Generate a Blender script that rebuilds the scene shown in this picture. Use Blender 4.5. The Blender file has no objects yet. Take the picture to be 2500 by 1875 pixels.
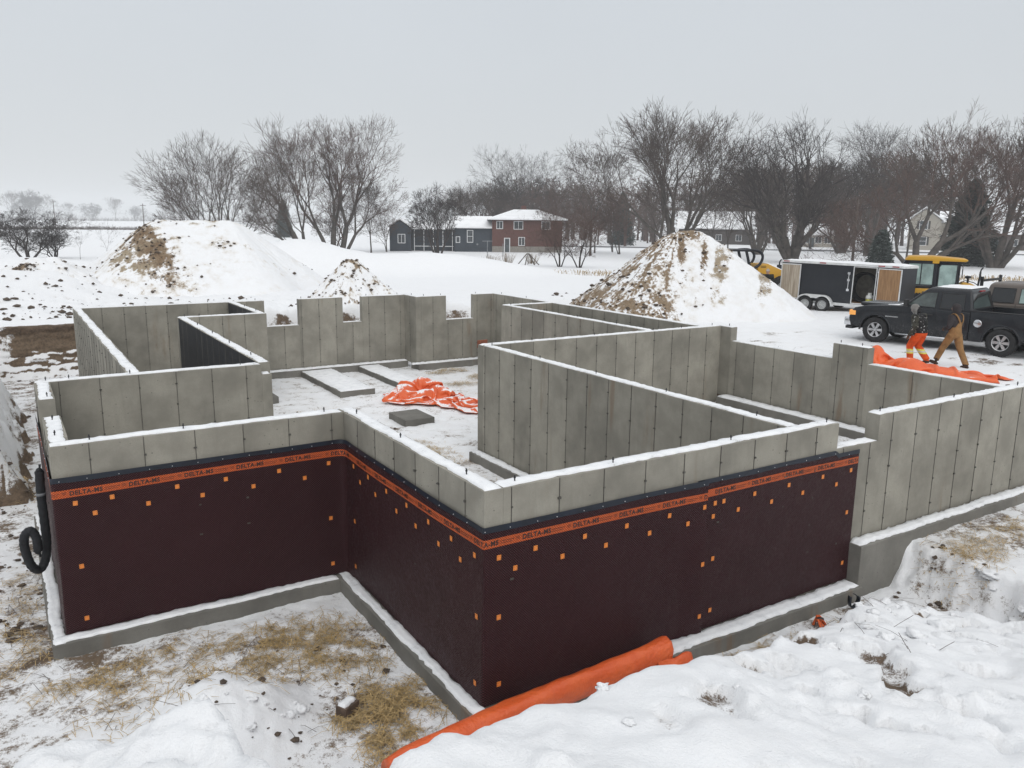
import bpy, bmesh, math, random
import numpy as np
from mathutils import Vector, Matrix

random.seed(7)
S = bpy.context.scene
COL = S.collection

# ---------------------------------------------------------------- camera
CAM = Vector((-3.920, -6.708, 2.692))
PITCH, ROLL, YAW, FPX = 0.2000, 0.01087, 0.5633, 1965.1
fw = Vector((0.52331392, 0.82865828, -0.19866554))
rt = Vector((0.846615, -0.53209913, 0.01065643))
up = Vector((0.09687922, 0.17376988, 0.98000941))
cd = bpy.data.cameras.new('camera')
cam = bpy.data.objects.new('camera', cd)
COL.objects.link(cam)
cam.matrix_world = Matrix(((rt.x, up.x, -fw.x, CAM.x), (rt.y, up.y, -fw.y, CAM.y),
                           (rt.z, up.z, -fw.z, CAM.z), (0, 0, 0, 1)))
cd.sensor_fit = 'HORIZONTAL'
cd.sensor_width = 36.0
cd.lens = 36.0 * FPX / 2500.0
cd.clip_start = 0.05
cd.clip_end = 9000
S.camera = cam

# ---------------------------------------------------------------- world: overcast sky
SUN_EL, SUN_AZ = math.radians(38), math.radians(200)      # azimuth measured from +Y towards +X
w = bpy.data.worlds.new('World')
S.world = w
w.use_nodes = True
nt = w.node_tree
nt.nodes.clear()
wo = nt.nodes.new('ShaderNodeOutputWorld')
bg = nt.nodes.new('ShaderNodeBackground')
sky = nt.nodes.new('ShaderNodeTexSky')
sky.sky_type = 'NISHITA'
sky.sun_disc = False
sky.sun_elevation = SUN_EL
sky.sun_rotation = SUN_AZ
sky.dust_density = 4.0
tc = nt.nodes.new('ShaderNodeTexCoord')
sep = nt.nodes.new('ShaderNodeSeparateXYZ')
rmp = nt.nodes.new('ShaderNodeValToRGB')                  # cloud deck: pale at the horizon, lighter overhead
rmp.color_ramp.elements[0].position = 0.0
rmp.color_ramp.elements[0].color = (6.75, 6.98, 7.17, 1)
rmp.color_ramp.elements[1].position = 1.0
rmp.color_ramp.elements[1].color = (11.6, 11.75, 11.95, 1)
e = rmp.color_ramp.elements.new(0.25)
e.color = (6.55, 6.93, 7.3, 1)
cn = nt.nodes.new('ShaderNodeTexNoise')
cn.inputs['Scale'].default_value = 1.6
cn.inputs['Detail'].default_value = 4
cmul = nt.nodes.new('ShaderNodeMapRange')
cmul.inputs[1].default_value = 0.3
cmul.inputs[2].default_value = 0.7
cmul.inputs[3].default_value = 0.965
cmul.inputs[4].default_value = 1.035
mm = nt.nodes.new('ShaderNodeMixRGB')
mm.blend_type = 'MULTIPLY'
mm.inputs[0].default_value = 1.0
mx = nt.nodes.new('ShaderNodeMixRGB')
mx.inputs[0].default_value = 0.93                         # the cloud veils the clear sky
nt.links.new(tc.outputs['Generated'], sep.inputs[0])
nt.links.new(sep.outputs['Z'], rmp.inputs[0])
nt.links.new(tc.outputs['Generated'], cn.inputs['Vector'])
nt.links.new(cn.outputs['Fac'], cmul.inputs[0])
nt.links.new(rmp.outputs[0], mm.inputs[1])
nt.links.new(cmul.outputs[0], mm.inputs[2])
nt.links.new(sky.outputs[0], mx.inputs[1])
nt.links.new(mm.outputs[0], mx.inputs[2])
nt.links.new(mx.outputs[0], bg.inputs[0])
bg.inputs[1].default_value = 0.1
nt.links.new(bg.outputs[0], wo.inputs[0])

# ---------------------------------------------------------------- sun behind the cloud
sd = bpy.data.lights.new('sun', 'SUN')
sd.energy = 0.9
sd.angle = math.radians(50)
sd.color = (1.0, 0.975, 0.94)
sun = bpy.data.objects.new('sun', sd)
COL.objects.link(sun)
sdir = Vector((math.sin(SUN_AZ) * math.cos(SUN_EL), math.cos(SUN_AZ) * math.cos(SUN_EL), math.sin(SUN_EL)))
sun.rotation_euler = sdir.to_track_quat('Z', 'Y').to_euler()
sun.location = (0, 0, 40)

S.view_settings.view_transform = 'Standard'
S.view_settings.look = 'None'
S.view_settings.exposure = 0.0
S.view_settings.gamma = 1.0
S.view_settings.use_curve_mapping = False
S.render.engine = 'CYCLES'
S.cycles.use_denoising = True
S.cycles.max_bounces = 5
S.cycles.diffuse_bounces = 2
S.cycles.glossy_bounces = 3
S.cycles.transmission_bounces = 4
S.cycles.transparent_max_bounces = 6
S.cycles.volume_bounces = 2
S.cycles.volume_max_steps = 64

# ---------------------------------------------------------------- helpers
def tag(o, label=None, cat=None, group=None, kind=None):
    if label: o['label'] = label
    if cat: o['category'] = cat
    if group: o['group'] = group
    if kind: o['kind'] = kind
    return o

def empty(name, loc=(0, 0, 0), rz=0.0, label=None, cat=None, group=None):
    o = bpy.data.objects.new(name, None)
    COL.objects.link(o)
    o.location = loc
    o.rotation_euler = (0, 0, rz)
    o.empty_display_size = 0.2
    return tag(o, label, cat, group)

def link(name, me, parent=None, loc=None):
    o = bpy.data.objects.new(name, me)
    COL.objects.link(o)
    if parent is not None: o.parent = parent
    if loc is not None: o.location = loc
    return o

def copy_tree(o, parent=None):
    c = o.copy()
    COL.objects.link(c)
    c.parent = parent
    for ch in list(o.children):
        copy_tree(ch, c)
    return c

def np_mesh(name, V, F, mats, smooth=False, fmat=None):
    """V (n,3) array, F (m,k) array of one face size"""
    me = bpy.data.meshes.new(name)
    V = np.asarray(V, dtype=np.float32)
    F = np.asarray(F, dtype=np.int32)
    k = F.shape[1]
    me.vertices.add(len(V))
    me.vertices.foreach_set('co', V.ravel())
    me.loops.add(F.size)
    me.loops.foreach_set('vertex_index', F.ravel())
    me.polygons.add(len(F))
    me.polygons.foreach_set('loop_start', np.arange(0, F.size, k, dtype=np.int32))
    me.polygons.foreach_set('loop_total', np.full(len(F), k, dtype=np.int32))
    if fmat is not None:
        me.polygons.foreach_set('material_index', np.asarray(fmat, dtype=np.int32))
    me.polygons.foreach_set('use_smooth', np.full(len(F), bool(smooth)))
    for m in (mats if isinstance(mats, (list, tuple)) else [mats]):
        me.materials.append(m)
    me.update(calc_edges=True)
    me.validate()
    return me

class MB:
    """collects shapes into one mesh"""
    def __init__(s):
        s.v = []; s.f = []; s.m = []
    def add(s, vs, fs, mi=0):
        b = len(s.v)
        s.v.extend([tuple(v) for v in vs])
        for f in fs:
            s.f.append(tuple(i + b for i in f)); s.m.append(mi)
        return s
    def box(s, x0, x1, y0, y1, z0, z1, mi=0, M=None):
        vs = [Vector((x, y, z)) for z in (z0, z1) for y in (y0, y1) for x in (x0, x1)]
        if M is not None: vs = [M @ v for v in vs]
        return s.add(vs, [(0, 2, 3, 1), (4, 5, 7, 6), (0, 1, 5, 4), (2, 6, 7, 3), (0, 4, 6, 2), (1, 3, 7, 5)], mi)
    def prism(s, poly, a, b, axis='y', mi=0, M=None):
        """poly: 2D points (u,v) counter-clockwise; extruded along axis from a to b. axis y: (x,z); x: (y,z); z: (x,y)"""
        n = len(poly)
        def P(u, v, t):
            p = Vector((u, t, v)) if axis == 'y' else Vector((t, u, v)) if axis == 'x' else Vector((u, v, t))
            return M @ p if M is not None else p
        vs = [P(u, v, a) for u, v in poly] + [P(u, v, b) for u, v in poly]
        fs = [tuple(range(n)), tuple(range(2 * n - 1, n - 1, -1))]
        fs += [(i, i + n, (i + 1) % n + n, (i + 1) % n) for i in range(n)]
        return s.add(vs, fs, mi)
    def loft(s, rings, close=True, cap=True, mi=0):
        n = len(rings[0]); b = []
        for r in rings: b.extend(r)
        fs = []
        for k in range(len(rings) - 1):
            for i in range(n if close else n - 1):
                j = (i + 1) % n
                fs.append((k * n + i, k * n + j, (k + 1) * n + j, (k + 1) * n + i))
        if cap:
            fs.append(tuple(range(n - 1, -1, -1)))
            fs.append(tuple(range((len(rings) - 1) * n, len(rings) * n)))
        return s.add(b, fs, mi)
    def tube(s, pts, rad, n=8, cap=True, mi=0):
        pts = [Vector(p) for p in pts]
        if not isinstance(rad, (list, tuple)): rad = [rad] * len(pts)
        rings = []
        ref = None
        for i, p in enumerate(pts):
            d = (pts[min(i + 1, len(pts) - 1)] - pts[max(i - 1, 0)])
            d = d.normalized() if d.length > 1e-9 else Vector((0, 0, 1))
            if ref is None:
                ref = d.orthogonal().normalized()
            ref = (ref - d * ref.dot(d))
            ref = ref.normalized() if ref.length > 1e-6 else d.orthogonal().normalized()
            q = d.cross(ref)
            rings.append([p + (ref * math.cos(t) + q * math.sin(t)) * rad[i] for t in (2 * math.pi * k / n for k in range(n))])
        return s.loft(rings, True, cap, mi)
    def lathe(s, prof, n=24, M=None, mi=0):
        """prof: (r, h) from bottom up around local z"""
        rings = []
        for r, h in prof:
            ring = [Vector((r * math.cos(2 * math.pi * k / n), r * math.sin(2 * math.pi * k / n), h)) for k in range(n)]
            rings.append([M @ v for v in ring] if M is not None else ring)
        return s.loft(rings, True, True, mi)
    def ball(s, c, r, nu=12, nv=8, mi=0, M=None):
        r = Vector(r) if not isinstance(r, (int, float)) else Vector((r, r, r))
        c = Vector(c)
        rings = []
        for j in range(nv + 1):
            t = -math.pi / 2 + math.pi * j / nv
            cr = max(math.cos(t), 0.02)
            ring = [Vector((c.x + r.x * cr * math.cos(2 * math.pi * k / nu), c.y + r.y * cr * math.sin(2 * math.pi * k / nu), c.z + r.z * math.sin(t))) for k in range(nu)]
            rings.append([M @ v for v in ring] if M is not None else ring)
        return s.loft(rings, True, True, mi)
    def mesh(s, name, mats, smooth=False):
        me = bpy.data.meshes.new(name)
        me.from_pydata([tuple(v) for v in s.v], [], s.f)
        ml = mats if isinstance(mats, (list, tuple)) else [mats]
        for m in ml:
            if m is not None: me.materials.append(m)
        if len(ml) > 1: me.polygons.foreach_set('material_index', s.m)
        me.polygons.foreach_set('use_smooth', [bool(smooth)] * len(me.polygons))
        me.update()
        return me
    def build(s, name, mats, parent=None, smooth=False, bevel=0.0, seg=2, auto=None):
        me = s.mesh(name, mats, smooth)
        bm = bmesh.new(); bm.from_mesh(me)
        bmesh.ops.recalc_face_normals(bm, faces=bm.faces)
        if bevel > 0:
            es = [e for e in bm.edges if len(e.link_faces) == 2 and e.calc_face_angle(0) > 0.5]
            bmesh.ops.bevel(bm, geom=es, offset=bevel, segments=seg, profile=0.5, affect='EDGES', clamp_overlap=True)
        bm.to_mesh(me); bm.free()
        if auto:
            me.polygons.foreach_set('use_smooth', [True] * len(me.polygons))
            me.set_sharp_from_angle(angle=auto)
        return link(name, me, parent)

# ---------------------------------------------------------------- numpy noise
_rs = np.random.RandomState(11)
_perm = _rs.permutation(512)
_perm = np.concatenate([_perm, _perm, _perm])
_gr = _rs.rand(512) * 2 * math.pi
_gx, _gy = np.cos(_gr), np.sin(_gr)
def pnoise(x, y):
    xi = np.floor(x).astype(np.int64); yi = np.floor(y).astype(np.int64)
    xf = x - xi; yf = y - yi
    u = xf * xf * xf * (xf * (xf * 6 - 15) + 10); v = yf * yf * yf * (yf * (yf * 6 - 15) + 10)
    def g(ix, iy, dx, dy):
        h = _perm[(_perm[ix & 511] + (iy & 511))] & 511
        return _gx[h] * dx + _gy[h] * dy
    a = g(xi, yi, xf, yf); b = g(xi + 1, yi, xf - 1, yf)
    c = g(xi, yi + 1, xf, yf - 1); d = g(xi + 1, yi + 1, xf - 1, yf - 1)
    return ((a + u * (b - a)) + v * ((c + u * (d - c)) - (a + u * (b - a)))) * 1.5
def fbm(x, y, o=4, lac=2.03, gain=0.5):
    s = 0; a = 1.0; t = 0
    for i in range(o):
        s = s + a * pnoise(x + 17.3 * i, y - 9.1 * i); t += a
        x = x * lac; y = y * lac; a *= gain
    return s / t
def ss(a, b, x):
    t = np.clip((x - a) / (b - a), 0, 1)
    return t * t * (3 - 2 * t)
def smin(a, b, k=0.3):
    h = np.clip(0.5 + 0.5 * (b - a) / k, 0, 1)
    return b + (a - b) * h - k * h * (1 - h)
def smax(a, b, k=0.3):
    return -smin(-a, -b, k)
def gauss(x, y, cx, cy, sx, sy, ang=0.0):
    c, s_ = math.cos(ang), math.sin(ang)
    u = (x - cx) * c + (y - cy) * s_; v = -(x - cx) * s_ + (y - cy) * c
    return np.exp(-(u / sx) ** 2 - (v / sy) ** 2)

# ---------------------------------------------------------------- materials
def new_mat(name):
    m = bpy.data.materials.new(name)
    m.use_nodes = True
    t = m.node_tree
    return m, t, t.nodes['Principled BSDF']
def N(t, typ, **kw):
    n = t.nodes.new(typ)
    for k, v in kw.items():
        if k in n.inputs: n.inputs[k].default_value = v
        else: setattr(n, k, v)
    return n
def mixc(t, fac, a, b, blend='MIX'):
    n = t.nodes.new('ShaderNodeMixRGB'); n.blend_type = blend
    for i, s_ in ((0, fac), (1, a), (2, b)):
        if hasattr(s_, 'links') or hasattr(s_, 'is_linked'): t.links.new(s_, n.inputs[i])
        elif isinstance(s_, (tuple, list)): n.inputs[i].default_value = (*s_, 1) if len(s_) == 3 else s_
        else: n.inputs[i].default_value = s_
    return n.outputs[0]
def ramp(t, src, a, b, va=0.0, vb=1.0):
    n = t.nodes.new('ShaderNodeMapRange'); n.interpolation_type = 'SMOOTHSTEP'
    n.inputs[1].default_value = a; n.inputs[2].default_value = b
    n.inputs[3].default_value = va; n.inputs[4].default_value = vb
    t.links.new(src, n.inputs[0])
    return n.outputs[0]
def math_(t, op, a, b=0.0, clamp=False):
    n = t.nodes.new('ShaderNodeMath'); n.operation = op; n.use_clamp = clamp
    for i, s_ in ((0, a), (1, b)):
        if hasattr(s_, 'is_linked'): t.links.new(s_, n.inputs[i])
        else: n.inputs[i].default_value = s_
    return n.outputs[0]
def noise_(t, vec, scale, detail=4, rough=0.5, out='Fac'):
    n = N(t, 'ShaderNodeTexNoise', Scale=scale, Detail=detail, Roughness=rough)
    if vec is not None: t.links.new(vec, n.inputs['Vector'])
    return n.outputs[out]
def bump(t, bs, h, strength=0.3, dist=0.02):
    n = N(t, 'ShaderNodeBump', Strength=strength, Distance=dist)
    t.links.new(h, n.inputs['Height'])
    t.links.new(n.outputs[0], bs.inputs['Normal'])
    return n
def plain(name, col, rough=0.6, metal=0.0, var=0.08, nscale=6.0, bumps=0.0, spec=None, coat=0.0):
    """simple surface: colour broken by two noises"""
    m, t, b = new_mat(name)
    tcn = t.nodes.new('ShaderNodeTexCoord')
    f = noise_(t, tcn.outputs['Object'], nscale, 5, 0.6)
    f2 = ramp(t, f, 0.3, 0.7, 1 - var, 1 + var)
    c = mixc(t, 1.0, col, f2, 'MULTIPLY')
    t.links.new(c, b.inputs['Base Color'])
    b.inputs['Roughness'].default_value = rough
    b.inputs['Metallic'].default_value = metal
    if spec is not None: b.inputs['Specular IOR Level'].default_value = spec
    if coat: b.inputs['Coat Weight'].default_value = coat; b.inputs['Coat Roughness'].default_value = 0.08
    if bumps: bump(t, b, noise_(t, tcn.outputs['Object'], nscale * 6, 3), bumps, 0.01)
    return m
# ---------------------------------------------------------------- snow / earth material
def earth_material(name, sand=(0.21, 0.155, 0.105), soil=(0.075, 0.053, 0.038), snowc=(0.83, 0.838, 0.85), film_c=(0.52, 0.47, 0.41), film_w=0.34):
    m, t, b = new_mat(name)
    tcn = t.nodes.new('ShaderNodeTexCoord')
    pos = tcn.outputs['Object']
    at = N(t, 'ShaderNodeAttribute', attribute_name='dirt')
    at2 = N(t, 'ShaderNodeAttribute', attribute_name='sand')
    d = at.outputs['Fac']
    n1 = noise_(t, pos, 2.2, 6, 0.62)
    n2 = noise_(t, pos, 14.0, 5, 0.65)
    n3 = noise_(t, pos, 70.0, 3, 0.6)
    mixn = math_(t, 'ADD', math_(t, 'MULTIPLY', n1, 0.45), math_(t, 'ADD', math_(t, 'MULTIPLY', n2, 0.35), math_(t, 'MULTIPLY', n3, 0.2)))
    mask = ramp(t, math_(t, 'ADD', d, math_(t, 'MULTIPLY', math_(t, 'SUBTRACT', mixn, 0.5), 2.2)), 0.42, 0.66)
    sv = ramp(t, n2, 0.3, 0.7, 0.0, 1.0)
    soilc = mixc(t, sv, soil, tuple(c * 1.9 for c in soil))
    sandc = mixc(t, sv, tuple(c * 0.6 for c in sand), sand)
    earth = mixc(t, at2.outputs['Fac'], soilc, sandc)
    # snow is not one white: thin dirty film and blue-grey crust patches of its own
    film = math_(t, 'MULTIPLY', ramp(t, n1, 0.42, 0.72), ramp(t, d, 0.05, 0.45, 0.04, film_w))
    snow = mixc(t, film, snowc, film_c)
    snow = mixc(t, ramp(t, n2, 0.35, 0.75, 0.0, 0.22), snow, (0.76, 0.785, 0.82))
    c = mixc(t, mask, snow, earth)
    t.links.new(c, b.inputs['Base Color'])
    t.links.new(ramp(t, mask, 0, 1, 0.62, 0.95), b.inputs['Roughness'])
    b.inputs['Specular IOR Level'].default_value = 0.25
    h = math_(t, 'ADD', math_(t, 'MULTIPLY', n2, 0.6), math_(t, 'MULTIPLY', n3, 0.4))
    h = math_(t, 'ADD', h, math_(t, 'MULTIPLY', mask, -0.25))
    bump(t, b, h, 0.55, 0.045)
    return m
M_GROUND = earth_material('snowy_earth')
M_PILE = earth_material('snowy_sand', sand=(0.40, 0.33, 0.235), soil=(0.125, 0.085, 0.052), film_c=(0.56, 0.49, 0.39), film_w=0.85)

M_CLOD = plain('clod_soil', (0.082, 0.060, 0.044), 0.95, var=0.35, nscale=8, bumps=0.5)
def set_attr(me, name, arr):
    a = me.attributes.new(name, 'FLOAT', 'POINT')
    a.data.foreach_set('value', np.asarray(arr, dtype=np.float32))

# ---------------------------------------------------------------- terrain height
FLOOR = -2.62
def far_ground(x, y):
    d = np.hypot(x - CAM.x, y - CAM.y)
    z = -1.0 - 1.15 * ss(42, 130, d) - 0.75 * ss(130, 420, d)
    z = z + 0.10 * fbm(x / 9.0, y / 9.0, 3) * ss(20, 40, d) * (1 - ss(300, 600, d))
    z = z + 0.035 * fbm(x / 1.3, y / 1.3, 3)
    # long ploughed snow berms beyond the dig
    z = z + 2.1 * gauss(x, y, 14.2, 51.5, 4.6, 4.0, 0.35) + 1.5 * gauss(x, y, 22.5, 46.5, 7.5, 2.7, -0.42)
    z = z + 1.25 * gauss(x, y, -3.8, 53.0, 9.0, 3.2, -0.1)
    z = z + 1.05 * gauss(x, y, -2.6, 37.0, 3.4, 3.0, 0.0) + 0.75 * gauss(x, y, -6.0, 34.0, 4.0, 4.0)
    # spoil heaped along the left edge of the dig
    z = z + (0.72 + 0.40 * fbm(x / 0.9, y / 1.4 + 2, 3)) * ss(-3.75, -4.35, x) * ss(9.5, 11.5, y) * (1 - ss(19.0, 22.0, y)) * ss(-9.5, -7.0, x)
    # lumpy spoil left along the back of the dig
    rid = np.exp(-((y - 23.1 - 0.3 * np.sin(x * 1.3)) / 0.75) ** 2) * ss(2.2, 3.4, x) * (1 - ss(11.5, 13.5, x))
    z = z + rid * (0.42 + 0.30 * fbm(x / 0.5, y / 0.5, 3))
    # ruts and trodden snow on the yard
    yd = gauss(x, y, 18.5, 8.0, 6.5, 10.0)
    z = z + yd * (0.05 * fbm(x / 0.9, y / 0.35 + 0.2 * x, 3) - 0.03 * np.abs(pnoise((x - 0.16 * y) / 0.8, y / 4.0)))
    z = z + (0.13 * fbm(x / 0.6, y / 0.6, 3) + 0.30 * fbm(x / 2.2 + 5, y / 1.6, 3)) * gauss(x, y, 2.0, 31.0, 12.0, 9.0) * ss(24.5, 26.5, y)
    return z

def pit(x, y):
    wob = 0.34 * fbm(x / 1.3, y / 1.3, 3) + 0.10 * fbm(x / 0.4, y / 0.4, 2) * (1 - ss(19, 21, y))
    xl = np.where(y < 10.4, -9.0 + 5.14 * ss(9.6, 10.7, y), -3.86 - 0.7 * ss(17.5, 20.5, y))
    yb = 25.25 - 2.85 * ss(0.5, 4.0, x)
    dx1 = xl - x
    dx2 = x - 12.7
    dy2 = y - yb
    out = np.maximum(np.maximum(dx1, dx2), dy2) + wob * 0.55
    out = out + 0.22 * fbm(x / 0.45, y / 0.45 + 3, 3) * (x < -3.3) * (y > 9) * (y < 21)
    front = (-1.75 - y) * 0.85 - 0.35 + 0.4 * wob
    fl = FLOOR + 0.045 * fbm(x / 0.7, y / 0.7, 4)
    fl = fl + 0.02 * fbm(x / 0.2, y / 0.2, 2)
    # ground inside the garage and along the high footing
    fl = fl + 0.60 * ss(5.1, 5.3, x) * ss(0.15, 0.2, y) * (1 - ss(8.3, 8.45, y))
    hi = ss(6.75 + 0.12, 7.2 + 0.12, x + 0.25 * fbm(x / 0.5, y / 0.5, 3)) * (1 - ss(-0.05, 0.1, y))
    fl = fl + 0.62 * hi
    hp_ = ss(0.0, 1.0, 1 - np.hypot((x + 2.45), (y - 1.35) * 1.05) / 1.15)
    fl = fl + 0.55 * hp_ + hp_ * (1 - hp_) * (0.35 * fbm(x / 0.3, y / 0.3, 3) + 0.25 * np.abs(pnoise(x / 0.2, y / 0.2)))
    wallz = fl + np.clip(out, 0, None) * 2.9
    return np.maximum(wallz, fl + np.clip(front, 0, None) * 1.2)

# crest of the spoil bank the picture is taken from (bearing, fall towards the crest)
BANK_AZ = [-0.9, -0.042, 0.020, 0.093, 0.153, 0.206, 0.250, 0.309, 0.360, 0.404, 0.500, 0.628, 0.799, 0.890, 1.023, 1.158, 1.7]
BANK_TAN = [0.45, 0.455, 0.515, 0.545, 0.595, 0.665, 0.731, 0.790, 0.762, 0.726, 0.684, 0.638, 0.566, 0.524, 0.441, 0.36, 0.36]
def bank(x, y):
    r = np.hypot(x - CAM.x, y - CAM.y)
    foot = -0.48 + 0.85 * (1 - ss(-2.6, -0.9, x))
    az = np.arctan2(x - CAM.x, y - CAM.y)
    tn = np.interp(az, BANK_AZ, BANK_TAN)
    re_ = 1.71 / np.clip(tn - 0.265, 0.09, 2)
    a = 0.98 - 0.265 * r - 0.95 * np.clip(r - re_ + 0.12, 0, None)
    a = a + 0.17 * fbm(x / 1.25 + 3, y / 1.25, 3) * ss(1.5, 3.0, r)
    b = -2.62 + 1.02 * (foot - y) + 0.22 * fbm(x / 0.8, y / 0.8 + 5, 3)
    z = smin(a, b, 0.35)
    # the left heap in front of the camera
    z = z + 0.17 * fbm(x / 0.62 + 30, y / 0.62, 2) * (1 - ss(-3.0, -1.9, x)) * ss(2.2, 3.6, r)
    lump = np.abs(pnoise(x / 0.33 + 8, y / 0.33)) * 0.10 + np.abs(pnoise(x / 0.17, y / 0.17 + 4)) * 0.04
    am = np.maximum(ss(-0.1, 0.35, fbm(x / 1.6 + 20, y / 1.6, 2)), 0.8 * (1 - ss(-3.2, -1.6, x)))
    z = z + (lump - 0.05) * (0.22 + 0.95 * am) * ss(2.0, 3.2, r)
    rid = 1 - np.abs(pnoise(x / 0.11 + 3, y / 0.11)) * 2
    z = z + 0.016 * rid * am * ss(2.6, 3.6, r) + 0.05 * ss(0.15, 0.3, fbm(x / 0.42 + 60, y / 0.42, 2)) * am
    # broken crust: shelves and pockets
    cr = fbm(x / 0.55 + 40, y / 0.55, 3)
    z = z - 0.11 * ss(0.18, 0.27, cr) * ss(0.5, 2.0, x + 2.0) * ss(3.0, 4.2, r)
    return z

def terrain(x, y):
    g = far_ground(x, y)
    p = pit(x, y)
    z = smin(g, p, 0.22)
    bk = bank(x, y)
    near = 1 - ss(10, 14, np.hypot(x - CAM.x, y - CAM.y))
    z = np.where(y < 2.2, np.maximum(z, bk * near + (1 - near) * -9), z)
    return z

def axis_grid(a, b, h, lo, hi, g=1.05, extra=None):
    mid = list(np.arange(a, b, h)); 
    if extra:
        b2, h2 = extra
        mid += list(np.arange(b, b2, h2)); h_end = h2
    else: h_end = h
    up_, s_ = [], h_end; x = mid[-1]
    while x < hi: s_ *= g; x += s_; up_.append(x)
    dn, s_ = [], h; x = mid[0]
    while x > lo: s_ *= g; x -= s_; dn.append(x)
    return np.array(dn[::-1] + mid + up_)

GX = axis_grid(-5.2, 9.0, 0.045, -1500, 1500, 1.055)
GY = axis_grid(-5.6, 4.6, 0.045, -200, 1500, 1.05, extra=(26.0, 0.085))
XX, YY = np.meshgrid(GX, GY)
ZZ = terrain(XX, YY)
nx, ny = len(GX), len(GY)
V = np.stack([XX.ravel(), YY.ravel(), ZZ.ravel()], 1)
idx = np.arange(nx * ny).reshape(ny, nx)
F = np.stack([idx[:-1, :-1].ravel(), idx[:-1, 1:].ravel(), idx[1:, 1:].ravel(), idx[1:, :-1].ravel()], 1)
# dirt and sand shares
dzx = np.gradient(ZZ, axis=1) / np.gradient(XX, axis=1)
dzy = np.gradient(ZZ, axis=0) / np.gradient(YY, axis=0)
slope = np.hypot(dzx, dzy)
rr = np.hypot(XX - CAM.x, YY - CAM.y)
inpit = (ZZ < -1.15) & (YY > -2.2) & (YY < 25.5) & (XX > -6) & (XX < 13)
nz1 = fbm(XX / 1.4, YY / 1.4, 3); nz2 = fbm(XX / 0.45, YY / 0.45, 3)
dirt = 0.03 + 0.10 * ss(0.15, 0.5, nz1) * ss(9, 16, rr) * (1 - ss(60, 120, rr))
pitfl = (ZZ < -1.9) & inpit
dirt = np.where(pitfl, 0.43 + 0.22 * nz1 + 0.14 * nz2, dirt)
dirt = np.where(pitfl & (YY > 8.6) & (XX > 0.3), 0.34 + 0.20 * nz1 + 0.12 * nz2, dirt)     # basement floor
dirt = np.where(pitfl & (XX < -3.6), 0.47 + 0.22 * nz1 + 0.1 * nz2, dirt)
dirt = np.where(pitfl, dirt * (1 - 0.75 * ss(0.0, 0.5, 1 - np.hypot((XX + 2.45), (YY - 1.35) * 1.05) / 1.15)), dirt)
lip = inpit & (slope > 1.2) & ~((YY < 2.2) & (XX > -3))
dirt = np.where(lip, dirt + 0.50, dirt)
leftb = (XX < -3.55) & (YY > 9.3) & (YY < 20.5) & (ZZ > -2.45) & (XX > -6.5)
dirt = np.where(leftb, 0.08 + 0.40 * ss(0.9, 2.0, slope) * ss(-0.15, 0.35, fbm(YY / 0.7, ZZ / 0.4 + XX, 3) + 0.35 * ss(-1.2, -2.2, ZZ)) + 0.14 * ss(-1.9, -2.4, ZZ) + 0.25 * nz2, dirt)
cutface = inpit & (YY > 23.5) & (XX < 1.5) & (slope > 0.9)
back = (YY > 21.4) & (YY < 23.0) & (XX > 1.8) & (XX < 12.8)
dirt = np.where(back, 0.50 + 0.35 * nz2 + 0.2 * nz1, dirt)
step = (XX > 6.5) & (XX < 8.0) & (YY < -0.2) & (YY > -2.1) & (slope > 0.55)
dirt = np.where(step, 0.25 + 0.3 * nz2 + 0.16 * ss(0.6, 1.6, slope), dirt)
bm_ = (YY < 2.2) & (ZZ > -2.3) & (rr < 13) & ~((XX > 6.5) & (YY > -1.9))
crk = fbm(XX / 0.55 + 40, YY / 0.55, 3)
pk = ss(0.19, 0.30, crk + 0.10 * nz2) * ss(0.3, 1.8, XX + 2.2)
dirt = np.where(bm_, 0.015 + (0.46 + 0.34 * nz2) * pk + 0.12 * ss(1.1, 1.8, slope) * ss(-1.0, 1.0, XX) + 0.06 * ss(0.1, .5, nz1), dirt)
yard = gauss(XX, YY, 19.5, 7.0, 6.5, 10.0)
rut = ss(0.05, 0.5, fbm((XX - 0.16 * YY) / 0.5, YY / 3.0, 3) + 0.35 * nz2)
dirt = dirt + yard * (XX > 12.6) * (0.14 + 0.42 * rut + 0.15 * nz2) + 0.16 * gauss(XX, YY, 15.5, 15.0, 3.5, 3.5) * ss(0, .4, nz2)
dirt = dirt + 0.36 * gauss(XX, YY, -1.5, 32.0, 7.5, 8.5) * (ZZ > -1.3) * ss(0.02, 0.42, nz2 + 0.3 * nz1) * (YY > 25.4)
dirt = dirt + 0.34 * gauss(XX, YY, 22, 30, 9, 4) * ss(0.0, 0.5, fbm(XX / 1.5, YY / 0.8, 3))
me = np_mesh('ground', V, F, M_GROUND, smooth=True)
set_attr(me, 'dirt', dirt.ravel())
set_attr(me, 'sand', (np.where(cutface, 0.5, 0.22 + 0.3 * inpit) + 0.25 * nz1).clip(0, 1).ravel())
tag(link('ground', me), 'snow covered building lot with an open foundation dig and trampled yard', 'ground', kind='structure')

def tz(x, y):
    return float(terrain(np.array([float(x)]), np.array([float(y)]))[0])

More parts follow.
